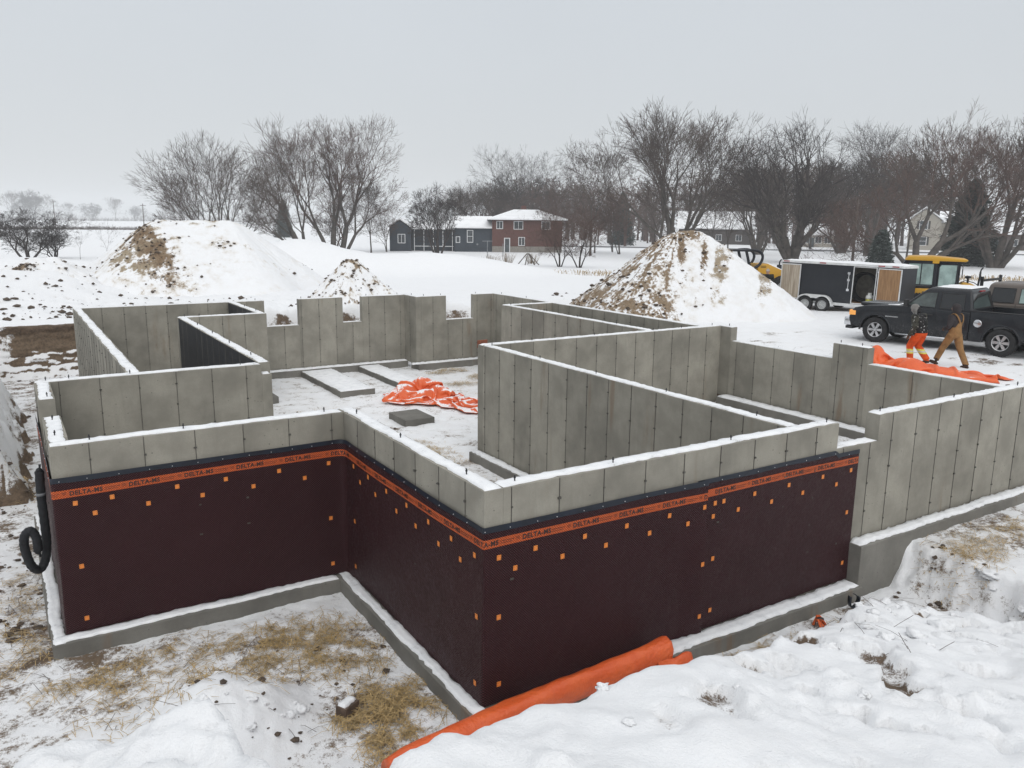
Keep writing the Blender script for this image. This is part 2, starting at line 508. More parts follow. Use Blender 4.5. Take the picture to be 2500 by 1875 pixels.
# ---------------------------------------------------------------- heaps of sand and soil
def heap(name, cx, cy, R, h, label, ridge=(0, 0), res=150, seed=0.0, rough=0.05, dirtf=None, base=None, expo=1.0, asym=None, nclod=260):
    """a dumped heap: straight repose slopes, uneven top. ridge: half vector of the crest line"""
    L = R + math.hypot(*ridge)
    g = np.linspace(-L * 1.06, L * 1.06, res)
    x, y = np.meshgrid(g, g)
    rx, ry = ridge
    rl2 = rx * rx + ry * ry
    tpar = np.clip((x * rx + y * ry) / rl2, -1, 1) if rl2 > 0 else 0 * x
    dx, dy = x - tpar * rx, y - tpar * ry
    d = np.hypot(dx, dy)
    ang = np.arctan2(dy, dx)
    Rr = R * (1 + 0.09 * np.sin(ang * 3 + seed) + 0.06 * np.sin(ang * 5 + 2 * seed))
    if asym: Rr = Rr * asym(x, y)
    u = np.clip(1 - d / Rr, 0, 1)
    prof = smin(u * 1.06, 0 * u + 0.985, 0.16) ** expo
    z = h * prof
    wx, wy = x + cx, y + cy
    foot = 1 - ss(0.0, 0.16, u)
    n = rough * (fbm(wx / 0.9 + seed, wy / 0.9, 4) * 1.6 + 0.7 * fbm(wx / 0.28, wy / 0.28 + seed, 3))
    gul = 0.10 * rough / 0.05 * np.abs(pnoise(ang * 7 + seed, d * 0.25)) * ss(0.05, 0.5, u) * (1 - ss(0.7, 1, u))
    z = z + n * ss(0.0, 0.2, u) - gul * 0.8
    gz = terrain(wx, wy) if base is None else base + 0 * x
    z = gz + np.where(u > 0, z, -0.12) - 0.05 * foot
    V = np.stack([wx.ravel(), wy.ravel(), z.ravel()], 1)
    idx = np.arange(res * res).reshape(res, res)
    F = np.stack([idx[:-1, :-1].ravel(), idx[:-1, 1:].ravel(), idx[1:, 1:].ravel(), idx[1:, :-1].ravel()], 1)
    keep = (u.ravel() > 0)[F].any(1)
    F = F[keep]
    me = np_mesh(name, V, F, M_PILE, smooth=True)
    da, sa = dirtf(x, y, u, ang, wx, wy) if dirtf else (0 * x + 0.2, 0 * x + 0.5)
    set_attr(me, 'dirt', np.clip(da, 0, 1).ravel())
    set_attr(me, 'sand', np.clip(sa, 0, 1).ravel())
    bm = bmesh.new(); bm.from_mesh(me)
    bmesh.ops.delete(bm, geom=[v for v in bm.verts if not v.link_faces], context='VERTS')
    bm.to_mesh(me); bm.free()
    o = tag(link(name, me), label, 'sand pile')
    rg = np.random.RandomState(int(seed * 10) + 1)
    pw = np.clip(da.ravel() - 0.22, 0, 1) * (u.ravel() > 0.03)
    pick_ = rg.choice(len(pw), size=nclod, p=pw / pw.sum())
    cb = np.array([[1, 0, 0], [-1, 0, 0], [0, 1, 0], [0, -1, 0], [0, 0, 1], [0, 0, -1], [.6, .6, .5], [-.6, .6, .5], [.6, -.6, .5], [-.6, -.6, .5]], float)
    cf = np.array([[6, 4, 8], [0, 6, 8], [0, 2, 6], [2, 7, 6], [6, 7, 4], [7, 1, 9], [7, 9, 4], [4, 9, 8], [9, 3, 8], [0, 8, 3], [2, 1, 7], [1, 3, 9], [0, 5, 2], [2, 5, 1], [1, 5, 3], [3, 5, 0]])
    Vs, Fs = [], []
    for q, i in enumerate(pick_):
        s_ = 0.02 + 0.085 * rg.rand() ** 3
        a_ = rg.rand() * 6.28; c_, n_ = math.cos(a_), math.sin(a_)
        v = cb * (0.7 + 0.6 * rg.rand(10, 1)) * np.array([s_, s_ * (0.7 + 0.5 * rg.rand()), s_ * 0.75])
        Vs.append(v @ np.array([[c_, n_, 0], [-n_, c_, 0], [0, 0, 1]]) + V[i] + np.array([0.03 * rg.randn(), 0.03 * rg.randn(), 0.2 * s_])); Fs.append(cf + 10 * q)
    link('clods', np_mesh('clods', np.concatenate(Vs), np.concatenate(Fs), M_CLOD), o)['kind'] = 'stuff'
    return o

def df_left(x, y, u, a, wx, wy):
    # bare brown scar on the left shoulder and crest, faint sand stains lower down
    f1 = fbm(wx / 0.5, wy / 0.5, 3); f2 = fbm(wx / 0.16, wy / 0.16, 2)
    sc = gauss(x, y, -2.35, -1.6, 0.75, 3.0, 0.22)
    st = ss(0.10, 0.40, fbm(wx / 2.2 + 4 + 0.3 * wy, wy / 0.9, 3))
    cr = gauss(x, y, 1.0, -0.1, 0.55, 0.5)
    fl = gauss(x, y, -3.5, -2.0, 1.3, 2.6, 0.3)
    return 0.10 + 0.16 * ss(-.2, .4, fbm(wx / 1.6, wy / 1.1, 3)) + sc * (0.62 + 0.5 * f1 + 0.35 * f2) + 0.30 * st * ss(0.1, 0.4, u) + 0.6 * cr * (0.7 + f1) + fl * (0.26 + 0.5 * f1 + 0.4 * f2), 0.60 + 0.38 * st - 0.62 * sc * (0.8 + f1)
def df_right(x, y, u, a, wx, wy):
    vx = (x * 0.71 - y * 0.70)                                     # across the face
    side = ss(0.9, -1.2, vx)                                        # weathered half: clods and rills
    f1 = fbm(wx / 0.55, wy / 0.55, 3); f2 = fbm(wx / 0.11, wy / 0.11, 2)
    rill = ss(0.30, 0.02, np.abs(pnoise(a * 6.5 + 0.5 * f1, u * 1.2)))
    face = side * (0.33 + 0.50 * f2 + 0.42 * f1 + 0.34 * rill * ss(0.1, 0.5, u))
    foot = side * ss(0.35, 0.1, u) * 0.16
    top = gauss(x, y, -0.05, -0.4, 0.38, 0.5) * (0.8 + f2)
    st = ss(0.02, 0.35, fbm(vx / 0.9 + 9, u * 2.2 + 3, 3)) * ss(-0.8, 0.6, vx)
    dark = gauss(vx, u, 0.75, 0.62, 0.16, 0.16) * 0.7 + gauss(vx, u, -0.2, 0.7, 0.12, 0.14) * 0.5
    return 0.06 + face + foot + 0.75 * top + 0.46 * st * ss(0.06, 0.3, u) + 0.10 + dark * (1 + f2), 0.22 + 0.3 * f1 + 0.6 * st * (1 - side) - 0.3 * dark
def df_small(x, y, u, a, wx, wy):
    f1 = fbm(wx / 0.4, wy / 0.4, 3); f2 = fbm(wx / 0.14, wy / 0.14, 2)
    return 0.32 + (0.5 * f1 + 0.5 * f2) + 0.22 * ss(0.6, 1.0, u), 0.35 + 0.2 * f1

def cut_bank():
    """undercut earth face at the back of the dig, layered, with snow lying on its ledges"""
    us = np.arange(-7.0, -1.2, 0.05); vs = np.linspace(0, 1, 56)
    U, T_ = np.meshgrid(us, vs)
    z = -2.75 + 1.82 * np.clip(T_ / 0.86, 0, 1)
    led = 0.10 * fbm(U / 1.1, z / 0.22, 3) + 0.10 * fbm(U / 0.35, z / 0.3 + 7, 3)
    y = 24.05 + 0.42 * (z + 2.75) / 1.82 + led + 0.55 * ss(-3.9, -4.6, U) * ss(-2.4, -1.2, z) + 0.10 * ss(-1.25, -0.95, z) * -1.0
    y = y + np.clip((T_ - 0.86) / 0.14, 0, 1) * 1.5 + 0.35 * ss(-2.2, -2.75, z) * -0.7
    z = z + np.clip((T_ - 0.86) / 0.14, 0, 1) * 0.06 + 0.03 * fbm(U / 0.3, y / 0.3, 2)
    V = np.stack([U.ravel(), y.ravel(), z.ravel()], 1)
    idx = np.arange(U.size).reshape(U.shape)
    F = np.stack([idx[:-1, :-1].ravel(), idx[:-1, 1:].ravel(), idx[1:, 1:].ravel(), idx[1:, :-1].ravel()], 1)
    me = np_mesh('earth_bank', V, F, M_GROUND, smooth=True)
    dyz = np.gradient(y, axis=0) / np.maximum(np.abs(np.gradient(z, axis=0)), 1e-3)
    ledge = ss(0.25, 0.9, dyz)
    d = 0.95 + 0.30 * fbm(U / 0.7, z / 0.25, 3) - 0.75 * ledge * ss(-1.5, -1.9, z) - 0.5 * ss(0.05, 0.4, fbm(U / 0.6 + 5, z / 0.18, 3)) * ss(-1.7, -2.1, z)
    d = d - 0.75 * ss(-3.6, -4.5, U) * ss(-0.1, 0.3, fbm(U / 0.4, z / 0.3, 3) + 0.25)
    d = np.where(T_ > 0.88, 0.12, d)
    set_attr(me, 'dirt', np.clip(d, 0, 1.2).ravel())
    set_attr(me, 'sand', np.clip(0.42 + 0.5 * fbm(U / 2.0, z / 0.14, 3) + 0.25 * ss(-1.0, -1.8, z) - 0.6 * ss(-1.18, -1.0, z), 0, 1).ravel())
    tag(link('earth_bank', me), 'bare brown cut earth face at the back of the dig', kind='structure')
cut_bank()

heap('sand_pile', 4.9, 38.9, 5.0, 3.66, 'tall flat-topped heap with a bare brown scar on its steep shoulder, snow over the rest',
     ridge=(1.7, -0.35), nclod=450, res=230, seed=1.0, rough=0.045, dirtf=df_left, base=-1.02)
heap('sand_pile', 20.75, 18.65, 4.95, 3.46, 'tall pointed heap with clods and rills, sand showing, between the foundation and the cargo trailer',
     ridge=(0.25, -0.2), nclod=520, res=230, seed=4.2, rough=0.06, dirtf=df_right, base=-1.02)
heap('sand_pile', 9.75, 29.0, 2.15, 1.95, 'small pointed heap of clods beside the large flat-topped heap',
     ridge=(0.1, 0), res=110, seed=2.5, rough=0.06, dirtf=df_small, base=-1.02)
heap('sand_pile', -2.2, 37.3, 2.2, 1.15, 'low clod heap dusted with snow, bare earth knob at its side',
     ridge=(0.5, 0.1), res=100, seed=6.0, rough=0.08, dirtf=lambda x, y, u, a, wx, wy: (0.16 + 0.7 * gauss(x, y, -1.1, -0.9, 0.5, 0.5) + 0.3 * ss(0, .5, fbm(wx / .4, wy / .4, 3)), 0.3 + 0 * x), base=-0.35)
# ---------------------------------------------------------------- poured concrete foundation
def concrete_material(name, base=(0.296, 0.281, 0.240), dark=0.62):
    m, t, b = new_mat(name)
    tcn = t.nodes.new('ShaderNodeTexCoord')
    geo = t.nodes.new('ShaderNodeNewGeometry')
    oi = t.nodes.new('ShaderNodeObjectInfo')
    pos = geo.outputs['Position']
    mp = N(t, 'ShaderNodeMapping'); mp.inputs['Scale'].default_value = (1, 1, 0.16)
    t.links.new(pos, mp.inputs['Vector'])
    cloud = noise_(t, pos, 1.3, 6, 0.6)
    st = noise_(t, mp.outputs[0], 9.0, 4, 0.6)
    fine = noise_(t, pos, 60.0, 3, 0.6)
    c = mixc(t, ramp(t, cloud, 0.3, 0.72), tuple(x * 0.74 for x in base), tuple(x * 1.16 for x in base))
    c = mixc(t, ramp(t, st, 0.50, 0.78, 0.0, 0.26), c, tuple(x * dark for x in base))
    c = mixc(t, ramp(t, fine, 0.35, 0.65, 0.0, 0.22), c, tuple(x * 0.7 for x in base))
    rnd = ramp(t, oi.outputs['Random'], 0, 1, 0.90, 1.09)
    c = mixc(t, 1.0, c, rnd, 'MULTIPLY')
    # bug holes
    vo = N(t, 'ShaderNodeTexVoronoi', Scale=17.0)
    t.links.new(pos, vo.inputs['Vector'])
    sel = N(t, 'ShaderNodeSeparateColor')
    t.links.new(vo.outputs['Color'], sel.inputs[0])
    hole = math_(t, 'MULTIPLY', ramp(t, vo.outputs['Distance'], 0.10, 0.17, 1.0, 0.0), ramp(t, math_(t, 'MULTIPLY', sel.outputs[0], ramp(t, cloud, .35, .65, .7, 1.12)), 0.80, 0.84))
    c = mixc(t, math_(t, 'MULTIPLY', hole, 0.75), c, tuple(x * 0.25 for x in base))
    # rusty run-off here and there
    ru = math_(t, 'MULTIPLY', ramp(t, noise_(t, mp.outputs[0], 1.9, 2, 0.5), 0.62, 0.74), ramp(t, st, 0.4, 0.6, 0.0, 0.5))
    c = mixc(t, ru, c, (0.19, 0.125, 0.075))
    t.links.new(c, b.inputs['Base Color'])
    b.inputs['Roughness'].default_value = 0.85
    b.inputs['Specular IOR Level'].default_value = 0.25
    h = math_(t, 'SUBTRACT', math_(t, 'ADD', math_(t, 'MULTIPLY', fine, 0.25), math_(t, 'MULTIPLY', cloud, 0.8)), hole)
    bump(t, b, h, 0.25, 0.012)
    return m
M_CONC = concrete_material('poured_concrete')
M_CORE = plain('concrete_joint', (0.13, 0.125, 0.11), 0.95, var=0.3, nscale=20)
M_FOOT = concrete_material('footing_concrete', base=(0.185, 0.178, 0.160))
M_TIE = plain('tie_stub', (0.085, 0.08, 0.07), 0.8, var=0.3, nscale=30)
M_TAR = plain('damp_proofing', (0.010, 0.012, 0.017), 0.55, var=0.5, nscale=7, bumps=0.3)
def thin_snow_material():
    m, t, b = new_mat('dusted_snow')
    geo = t.nodes.new('ShaderNodeNewGeometry')
    n1 = noise_(t, geo.outputs['Position'], 5.0, 5, 0.65)
    n2 = noise_(t, geo.outputs['Position'], 45.0, 3, 0.6)
    c = mixc(t, ramp(t, n1, 0.35, 0.75), (0.87, 0.88, 0.89), (0.74, 0.755, 0.775))
    c = mixc(t, math_(t, 'MULTIPLY', ramp(t, n1, 0.58, 0.72), ramp(t, n2, 0.45, 0.6, 0, 0.6)), c, (0.34, 0.32, 0.285))
    t.links.new(c, b.inputs['Base Color'])
    b.inputs['Roughness'].default_value = 0.7
    b.inputs['Specular IOR Level'].default_value = 0.2
    bump(t, b, math_(t, 'ADD', math_(t, 'MULTIPLY', n1, 0.7), math_(t, 'MULTIPLY', n2, 0.3)), 0.6, 0.03)
    return m
M_SNOW = thin_snow_material()
M_BOLT = plain('bolt_steel', (0.035, 0.035, 0.038), 0.55, 0.6, var=0.3, nscale=40)

fnd = empty('concrete_foundation', (0, 0, FLOOR), 0, 'poured concrete basement walls with form seams, window notches and snow along their tops', 'foundation')
fnd_z = FLOOR
def fput(o):
    """parent to the foundation, keeping world coordinates baked in the mesh"""
    o.location = (0, 0, -fnd_z)
    return o

def snow_strip(name, parent, x0, x1, y0, y1, z, th=0.02, inset=0.006, rag=0.026, step=0.07, shift=(0, 0, 0)):
    """thin uneven snow on a flat ledge"""
    lx, ly = x1 - x0, y1 - y0
    alongx = lx >= ly
    L, Wd = (lx, ly) if alongx else (ly, lx)
    n = max(4, int(L / step))
    k = 6
    vs, fs = [], []
    for i in range(n + 1):
        s_ = L * i / n
        a = inset + rag * (0.5 + random.random() * 0.9) * (0.3 + abs(math.sin(s_ * 2.1 + z * 3 + x0)))
        b_ = inset + rag * (0.5 + random.random() * 0.9) * (0.3 + abs(math.sin(s_ * 1.7 + y0)))
        a = min(a, Wd * 0.3); b_ = min(b_, Wd * 0.3)
        e = max(min(s_, L - inset * 2), inset * 2)
        for j in range(k):
            t_ = j / (k - 1)
            p = a + (Wd - a - b_) * (0.0 if j == 0 else 1.0 if j == k - 1 else 0.03 + 0.94 * (j - 1) / (k - 3) if k > 3 else t_)
            hh = 0.0015 if j in (0, k - 1) or i in (0, n) else th * (0.75 + 0.5 * random.random())
            pt = (x0 + e, y0 + p) if alongx else (x0 + p, y0 + e)
            vs.append((pt[0] - shift[0], pt[1] - shift[1], z + hh - shift[2]))
    for i in range(n):
        for j in range(k - 1):
            q = (i * k + j, (i + 1) * k + j, (i + 1) * k + j + 1, i * k + j + 1)
            fs.append(q if alongx else q[::-1])
    me = bpy.data.meshes.new(name)
    me.from_pydata(vs, [], fs); me.materials.append(M_SNOW)
    me.polygons.foreach_set('use_smooth', [True] * len(me.polygons)); me.update()
    o = link(name, me, parent)
    return o

bolt_mb = MB(); bolt_mb.tube([(0, 0, -0.02), (0, 0, 0.085)], 0.0075, 6).lathe([(0.014, 0.052), (0.014, 0.064)], 6)
BOLT = bolt_mb.mesh('anchor_bolt', M_BOLT)

TIE_Z = (0.22, 0.62, 1.02, 1.42, 1.82, 2.2)
def wall(axis, a0, a1, b0, b1, segs=None, z0=-2.42, joint0=0.3, tar=None, ties=(True, True), caps=True, snow_th=0.02, pw=0.61):
    """a wall along axis ('x' or 'y') from a0 to a1, between b0 and b1 across. segs: [(from, to, top)]"""
    segs = segs or [(a0, a1, 0.0)]
    mean = ((a0 + a1) / 2, (b0 + b1) / 2) if axis == 'x' else ((b0 + b1) / 2, (a0 + a1) / 2)
    org = Vector((mean[0], mean[1], z0))
    core = MB()
    for s0, s1, top in segs:
        if axis == 'x': core.box(s0 + .006 - org.x, s1 - .006 - org.x, b0 + 0.006 - org.y, b1 - 0.006 - org.y, 0, top - 0.006 - z0)
        else: core.box(b0 + 0.006 - org.x, b1 - 0.006 - org.x, s0 + .006 - org.y, s1 - .006 - org.y, 0, top - 0.006 - z0)
    wl = core.build('wall', M_CORE, fnd)
    wl.location = (org.x, org.y, z0 - fnd_z)
    # cast panels
    cuts = [a0 + joint0 + pw * i for i in range(int((a1 - a0) / pw) + 2)]
    tie = MB()
    for s0, s1, top in segs:
        c = [s0] + [q for q in cuts if s0 + 0.07 < q < s1 - 0.07] + [s1]
        for i in range(len(c) - 1):
            p0, p1 = c[i] + (0.0022 if i else 0), c[i + 1] - (0.0022 if i < len(c) - 2 else 0)
            dv = random.uniform(-0.0016, 0.0016)
            mb = MB()
            if axis == 'x': mb.box(p0 - org.x, p1 - org.x, b0 + dv - org.y, b1 + dv - org.y, -0.002, top - z0)
            else: mb.box(b0 + dv - org.x, b1 + dv - org.x, p0 - org.y, p1 - org.y, -0.002, top - z0)
            mats = [M_CONC] if tar is None else [M_CONC, M_TAR]
            o = mb.build('panel', mats, wl, bevel=0.0035, seg=1)
            if tar is not None:
                for f in o.data.polygons:
                    if (tar == '-' and f.normal.x < -0.9): f.material_index = 1
            if i:
                for fi, (bb, sg) in enumerate(((b0, -1), (b1, 1))):
                    if not ties[fi]: continue
                    # a fin of grout along the joint
                    w_ = 0.003
                    zz0, zz1 = 0.0, top - z0 - 0.004
                    fin = (c[i] - w_, c[i] + w_)
                    d0, d1 = sorted((bb + sg * 0.0015, bb + sg * 0.006))
                    if axis == 'x': tie.box(fin[0] - org.x, fin[1] - org.x, d0 - org.y, d1 - org.y, zz0, zz1)
                    else: tie.box(d0 - org.x, d1 - org.x, fin[0] - org.y, fin[1] - org.y, zz0, zz1)
                    for tzz in TIE_Z:
                        zt = tzz + random.uniform(-0.02, 0.02)
                        if zt > top - z0 - 0.08: continue
                        w2, h2 = random.uniform(0.006, 0.022), random.uniform(0.007, 0.013)
                        ox = c[i] + random.uniform(-0.008, 0.008)
                        d0, d1 = sorted((bb + sg * 0.001, bb + sg * random.uniform(0.010, 0.024)))
                        if axis == 'x': tie.box(ox - w2 - org.x, ox + w2 - org.x, d0 - org.y, d1 - org.y, zt - h2, zt + h2)
                        else: tie.box(d0 - org.x, d1 - org.x, ox - w2 - org.y, ox + w2 - org.y, zt - h2, zt + h2)
        if caps:
            sh = org
            if axis == 'x': snow_strip('snow_cap', wl, s0, s1, b0, b1, top, th=snow_th, shift=sh)
            else: snow_strip('snow_cap', wl, b0, b1, s0, s1, top, th=snow_th, shift=sh)
    if tie.v:
        o = tie.build('form_ties', M_TIE, wl)
        o['kind'] = 'stuff'
    return wl, org

T = 0.225
W = {}
# outer walls, near side
W['A'] = wall('x', -3.65, 0.0, 3.98, 3.98 + T, joint0=0.42)
W['L'] = wall('y', 3.98 + T, 8.37, -3.65, -3.65 + T, segs=[(3.98 + T, 5.68, 0.0), (5.68, 6.93, -0.62), (6.93, 8.37, 0.0)], joint0=0.2)
W['B'] = wall('y', 0.0, 3.98 + T, 0.0, T, joint0=0.4)
W['C'] = wall('x', T, 6.62, 0.0, T, segs=[(T, 5.67, 0.0), (5.67, 6.62, -0.38)], joint0=0.10)
W['D'] = wall('x', 6.62, 12.42, 0.01, T + 0.01, z0=-1.84, joint0=0.32)
# partitions round the garage
W['E'] = wall('y', T, 8.39, 4.85, 4.85 + T, joint0=0.14)
W['F'] = wall('x', 4.85, 12.2, 8.39, 8.39 + T, joint0=0.72)
W['G'] = wall('y', T + 0.01, 8.39 + T, 12.2, 12.2 + T, segs=[(T + 0.01, 4.02, -0.36), (4.02, 4.92, 0.0), (4.92, 8.03, -0.36), (8.03, 8.39 + T, 0.0)], z0=-1.84, joint0=0.25)
# left wing
W['H'] = wall('x', -3.65, 0.22, 8.37, 8.37 + T, segs=[(-3.65, 0.03, 0.0), (0.03, 0.22, -0.19)], joint0=0.35, pw=0.61)
W['I'] = wall('y', 8.37 + T, 20.3, -2.24, -2.24 + T, joint0=0.3)
W['J'] = wall('y', 8.37 + T, 16.62, 0.03, 0.03 + T, tar='-', ties=(False, True), joint0=0.2)
W['M'] = wall('x', 0.03, 2.42, 16.62, 16.62 + T, joint0=0.55)
W['N'] = wall('y', 16.62 + T, 20.3, 2.2, 2.2 + T, tar='-', ties=(False, True), joint0=0.4)
W['K'] = wall('x', -2.24, 8.45, 20.3, 20.3 + T, segs=[(-2.24, 3.36, 0.0), (3.36, 4.53, -0.88), (4.53, 6.08, 0.0), (6.08, 6.80, -0.88), (6.80, 8.45, 0.0)], joint0=0.75)
W['K2'] = wall('y', 19.35, 20.3 + T, 8.45, 8.45 + T, joint0=0.5)
W['P'] = wall('x', 8.45 + T, 11.66, 19.35, 19.35 + T, segs=[(8.45 + T, 9.66, 0.0), (9.66, 10.82, -0.88), (10.82, 11.66, 0.0)], joint0=0.45)
W['Q'] = wall('y', 15.68, 19.35 + T, 11.66, 11.66 + T, joint0=0.4)
# cold room
W['R'] = wall('x', 9.78, 11.66 + T, 15.45, 15.68, joint0=0.4)
W['S'] = wall('y', 8.39 + T, 15.45, 9.78, 9.78 + T, joint0=0.35)
W['T'] = wall('y', 8.39 + T, 15.45, 11.62, 11.62 + T, joint0=0.35)

bolts = [(-3.48, 8.45, 'H'), (-3.52, 7.07, 'L'), (-3.14, 8.47, 'H'), (-2.2, 8.47, 'H'), (-3.54, 5.4, 'L'), (-3.56, 4.5, 'L'), (-3.21, 4.07, 'A'), (-2.13, 4.07, 'A'),
         (0.21, 16.72, 'M'), (0.6, 16.74, 'M'), (0.15, 14.7, 'J'), (0.14, 12.96, 'J'), (0.13, 11.25, 'J'), (0.12, 9.42, 'J'), (-0.33, 8.46, 'H'), (2.31, 18.65, 'N'),
         (-0.25, 4.07, 'A'), (0.1, 3.73, 'B'), (4.64, 20.41, 'K'), (7.0, 20.41, 'K'), (8.2, 20.41, 'K'), (8.56, 19.95, 'K2'), (8.81, 19.46, 'P'), (9.49, 19.46, 'P'),
         (10.95, 19.46, 'P'), (11.75, 18.91, 'Q'), (11.75, 17.22, 'Q'), (9.9, 15.3, 'S'), (9.9, 13.4, 'S'), (6.2, 8.48, 'F'), (4.97, 8.2, 'E'), (4.96, 6.32, 'E'), (0.1, 2.25, 'B'),
         (9.9, 11.72, 'S'), (9.9, 9.97, 'S'), (9.87, 8.48, 'F'), (10.85, 8.49, 'F'), (11.96, 8.49, 'F'), (12.3, 8.2, 'G'), (8.0, 8.48, 'F'), (4.95, 4.51, 'E'), (4.95, 2.69, 'E'),
         (4.96, 0.84, 'E'), (3.64, 0.09, 'C'), (1.74, 0.09, 'C'), (0.42, 0.09, 'C'), (12.3, 4.79, 'G'), (12.31, 4.25, 'G'), (6.77, 0.12, 'D'), (8.68, 0.11, 'D'), (10.65, 0.12, 'D'), (5.51, 0.09, 'C'),
         (0.1, 0.55, 'B'), (2.3, 17.3, 'N'), (11.73, 13.0, 'T'), (11.73, 11.0, 'T'), (1.6, 20.41, 'K'), (3.1, 20.41, 'K'), (-0.6, 20.41, 'K')]
for bx_, by_, k in bolts:
    wl, org = W[k]
    o = link('anchor_bolt', BOLT, wl, (bx_ - org.x, by_ - org.y, 0.0 - org.z))
    o.rotation_euler = (random.uniform(-.06, .06), random.uniform(-.06, .06), 0)

# ---- footings
def footing(x0, x1, y0, y1, top, bot, snow=True, cap=None, th=0.03):
    mb = MB()
    o_ = Vector(((x0 + x1) / 2, (y0 + y1) / 2, bot))
    mb.box(x0 - o_.x, x1 - o_.x, y0 - o_.y, y1 - o_.y, 0, top - bot)
    o = mb.build('footing', M_FOOT, fnd, bevel=0.008, seg=1)
    o.location = (o_.x, o_.y, bot - fnd_z)
    if snow:
        c = cap or (x0, x1, y0, y1)
        snow_strip('snow_cap', o, *c, top, th=th, rag=0.03, shift=o_)
    return o
FB = FLOOR - 0.12
footing(-3.84, 0.0, 3.77, 4.42, -2.42, FB, cap=(-3.84, -0.2, 3.77, 3.975))
footing(-3.86, -3.22, 4.42, 8.9, -2.424, FB, cap=(-3.86, -3.655, 3.77, 8.9))
footing(-0.20, 0.46, -0.28, 3.77, -2.416, FB, cap=(-0.20, -0.005, -0.27, 3.99))
footing(0.46, 6.14, -0.29, 0.46, -2.42, FB, cap=(0.46, 6.14, -0.29, -0.005))
footing(6.14, 12.6, -0.22, 0.46, -1.84, FB, cap=(6.14, 12.6, -0.22, 0.005), th=0.05)
footing(4.62, 5.3, 0.46, 8.6, -2.425, FB, cap=(4.62, 4.845, 0.46, 8.6), th=0.04)
footing(11.86, 12.6, 0.46, 8.1, -1.835, -2.2, cap=(11.86, 12.195, 0.46, 8.1), th=0.05)
footing(-3.22, 0.5, 8.15, 8.8, -2.43, FB, cap=(-3.2, 0.5, 8.15, 8.365))
footing(2.5, 8.45, 20.05, 20.75, -2.40, FB, cap=(2.5, 8.45, 20.05, 20.295), th=0.05)
footing(8.45, 11.66, 19.1, 19.8, -2.395, FB, cap=(8.2, 11.66, 19.1, 19.345), th=0.05)
footing(4.42, 5.55, 16.25, 20.05, -2.45, FB)
footing(6.5, 7.3, 15.5, 20.05, -2.45, FB)
footing(9.55, 10.2, 8.62, 15.7, -2.43, FB, snow=False)
footing(0.3, 2.6, 16.4, 17.0, -2.43, FB, snow=False)

# ---- pad poured on the basement floor
pad = MB().box(-0.42, 0.42, -0.55, 0.55, -0.12, 0.15).build('concrete_pad', M_FOOT, None, bevel=0.008, seg=1)
pad.location = (5.05, 12.55, FLOOR + 0.02)
tag(pad, 'low square concrete pad on the snowy basement floor beside the crumpled orange tarp', 'concrete pad')
# ---------------------------------------------------------------- dimpled drainage membrane
def membrane_material(name, col, rough=0.46, dark=0.12, strength=1.0):
    m, t, b = new_mat(name)
    uv = N(t, 'ShaderNodeAttribute', attribute_name='sheet_uv')
    mp = N(t, 'ShaderNodeMapping')
    mp.inputs['Rotation'].default_value = (0, 0, math.radians(45))
    t.links.new(uv.outputs['Vector'], mp.inputs['Vector'])
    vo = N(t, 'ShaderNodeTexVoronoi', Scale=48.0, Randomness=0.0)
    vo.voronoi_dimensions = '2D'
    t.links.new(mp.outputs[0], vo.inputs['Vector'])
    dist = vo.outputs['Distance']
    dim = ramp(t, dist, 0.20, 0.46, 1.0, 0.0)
    geo = t.nodes.new('ShaderNodeNewGeometry')
    n1 = noise_(t, geo.outputs['Position'], 1.1, 5, 0.6)
    n2 = noise_(t, geo.outputs['Position'], 30, 3, 0.6)
    c = mixc(t, dim, tuple(x * dark for x in col), tuple(x * 1.5 for x in col))  # dimple shading painted into the colour: dark between dimples, lighter crowns
    c = mixc(t, ramp(t, n1, 0.35, 0.75, 0.0, 0.45), c, tuple(x * 0.72 for x in col))
    c = mixc(t, ramp(t, n2, 0.60, 0.8, 0.0, 0.10), c, (0.30, 0.25, 0.24))
    t.links.new(c, b.inputs['Base Color'])
    t.links.new(ramp(t, n2, 0.3, 0.7, rough - 0.08, rough + 0.14), b.inputs['Roughness'])
    b.inputs['Specular IOR Level'].default_value = 0.24
    wv = noise_(t, uv.outputs['Vector'], 2.6, 3, 0.5)
    hh = math_(t, 'ADD', math_(t, 'MULTIPLY', dim, 0.008), math_(t, 'MULTIPLY', wv, 0.05))
    bump(t, b, hh, strength, 1.0)
    return m
M_MEMB = membrane_material('membrane_plastic', (0.060, 0.0165, 0.0205))
M_BAND = membrane_material('band_print', (0.52, 0.105, 0.032), 0.5, 0.62, 0.6)
M_INK = plain('band_ink', (0.030, 0.014, 0.012), 0.5, var=0.2, nscale=40)
M_STRIP = plain('strip_plastic', (0.010, 0.015, 0.026), 0.42, var=0.25, nscale=5)
M_NAIL = plain('nail_steel', (0.75, 0.76, 0.78), 0.3, 0.9, var=0.1)
M_BUTTON = plain('button_plastic', (0.74, 0.235, 0.045), 0.45, var=0.10, nscale=20)

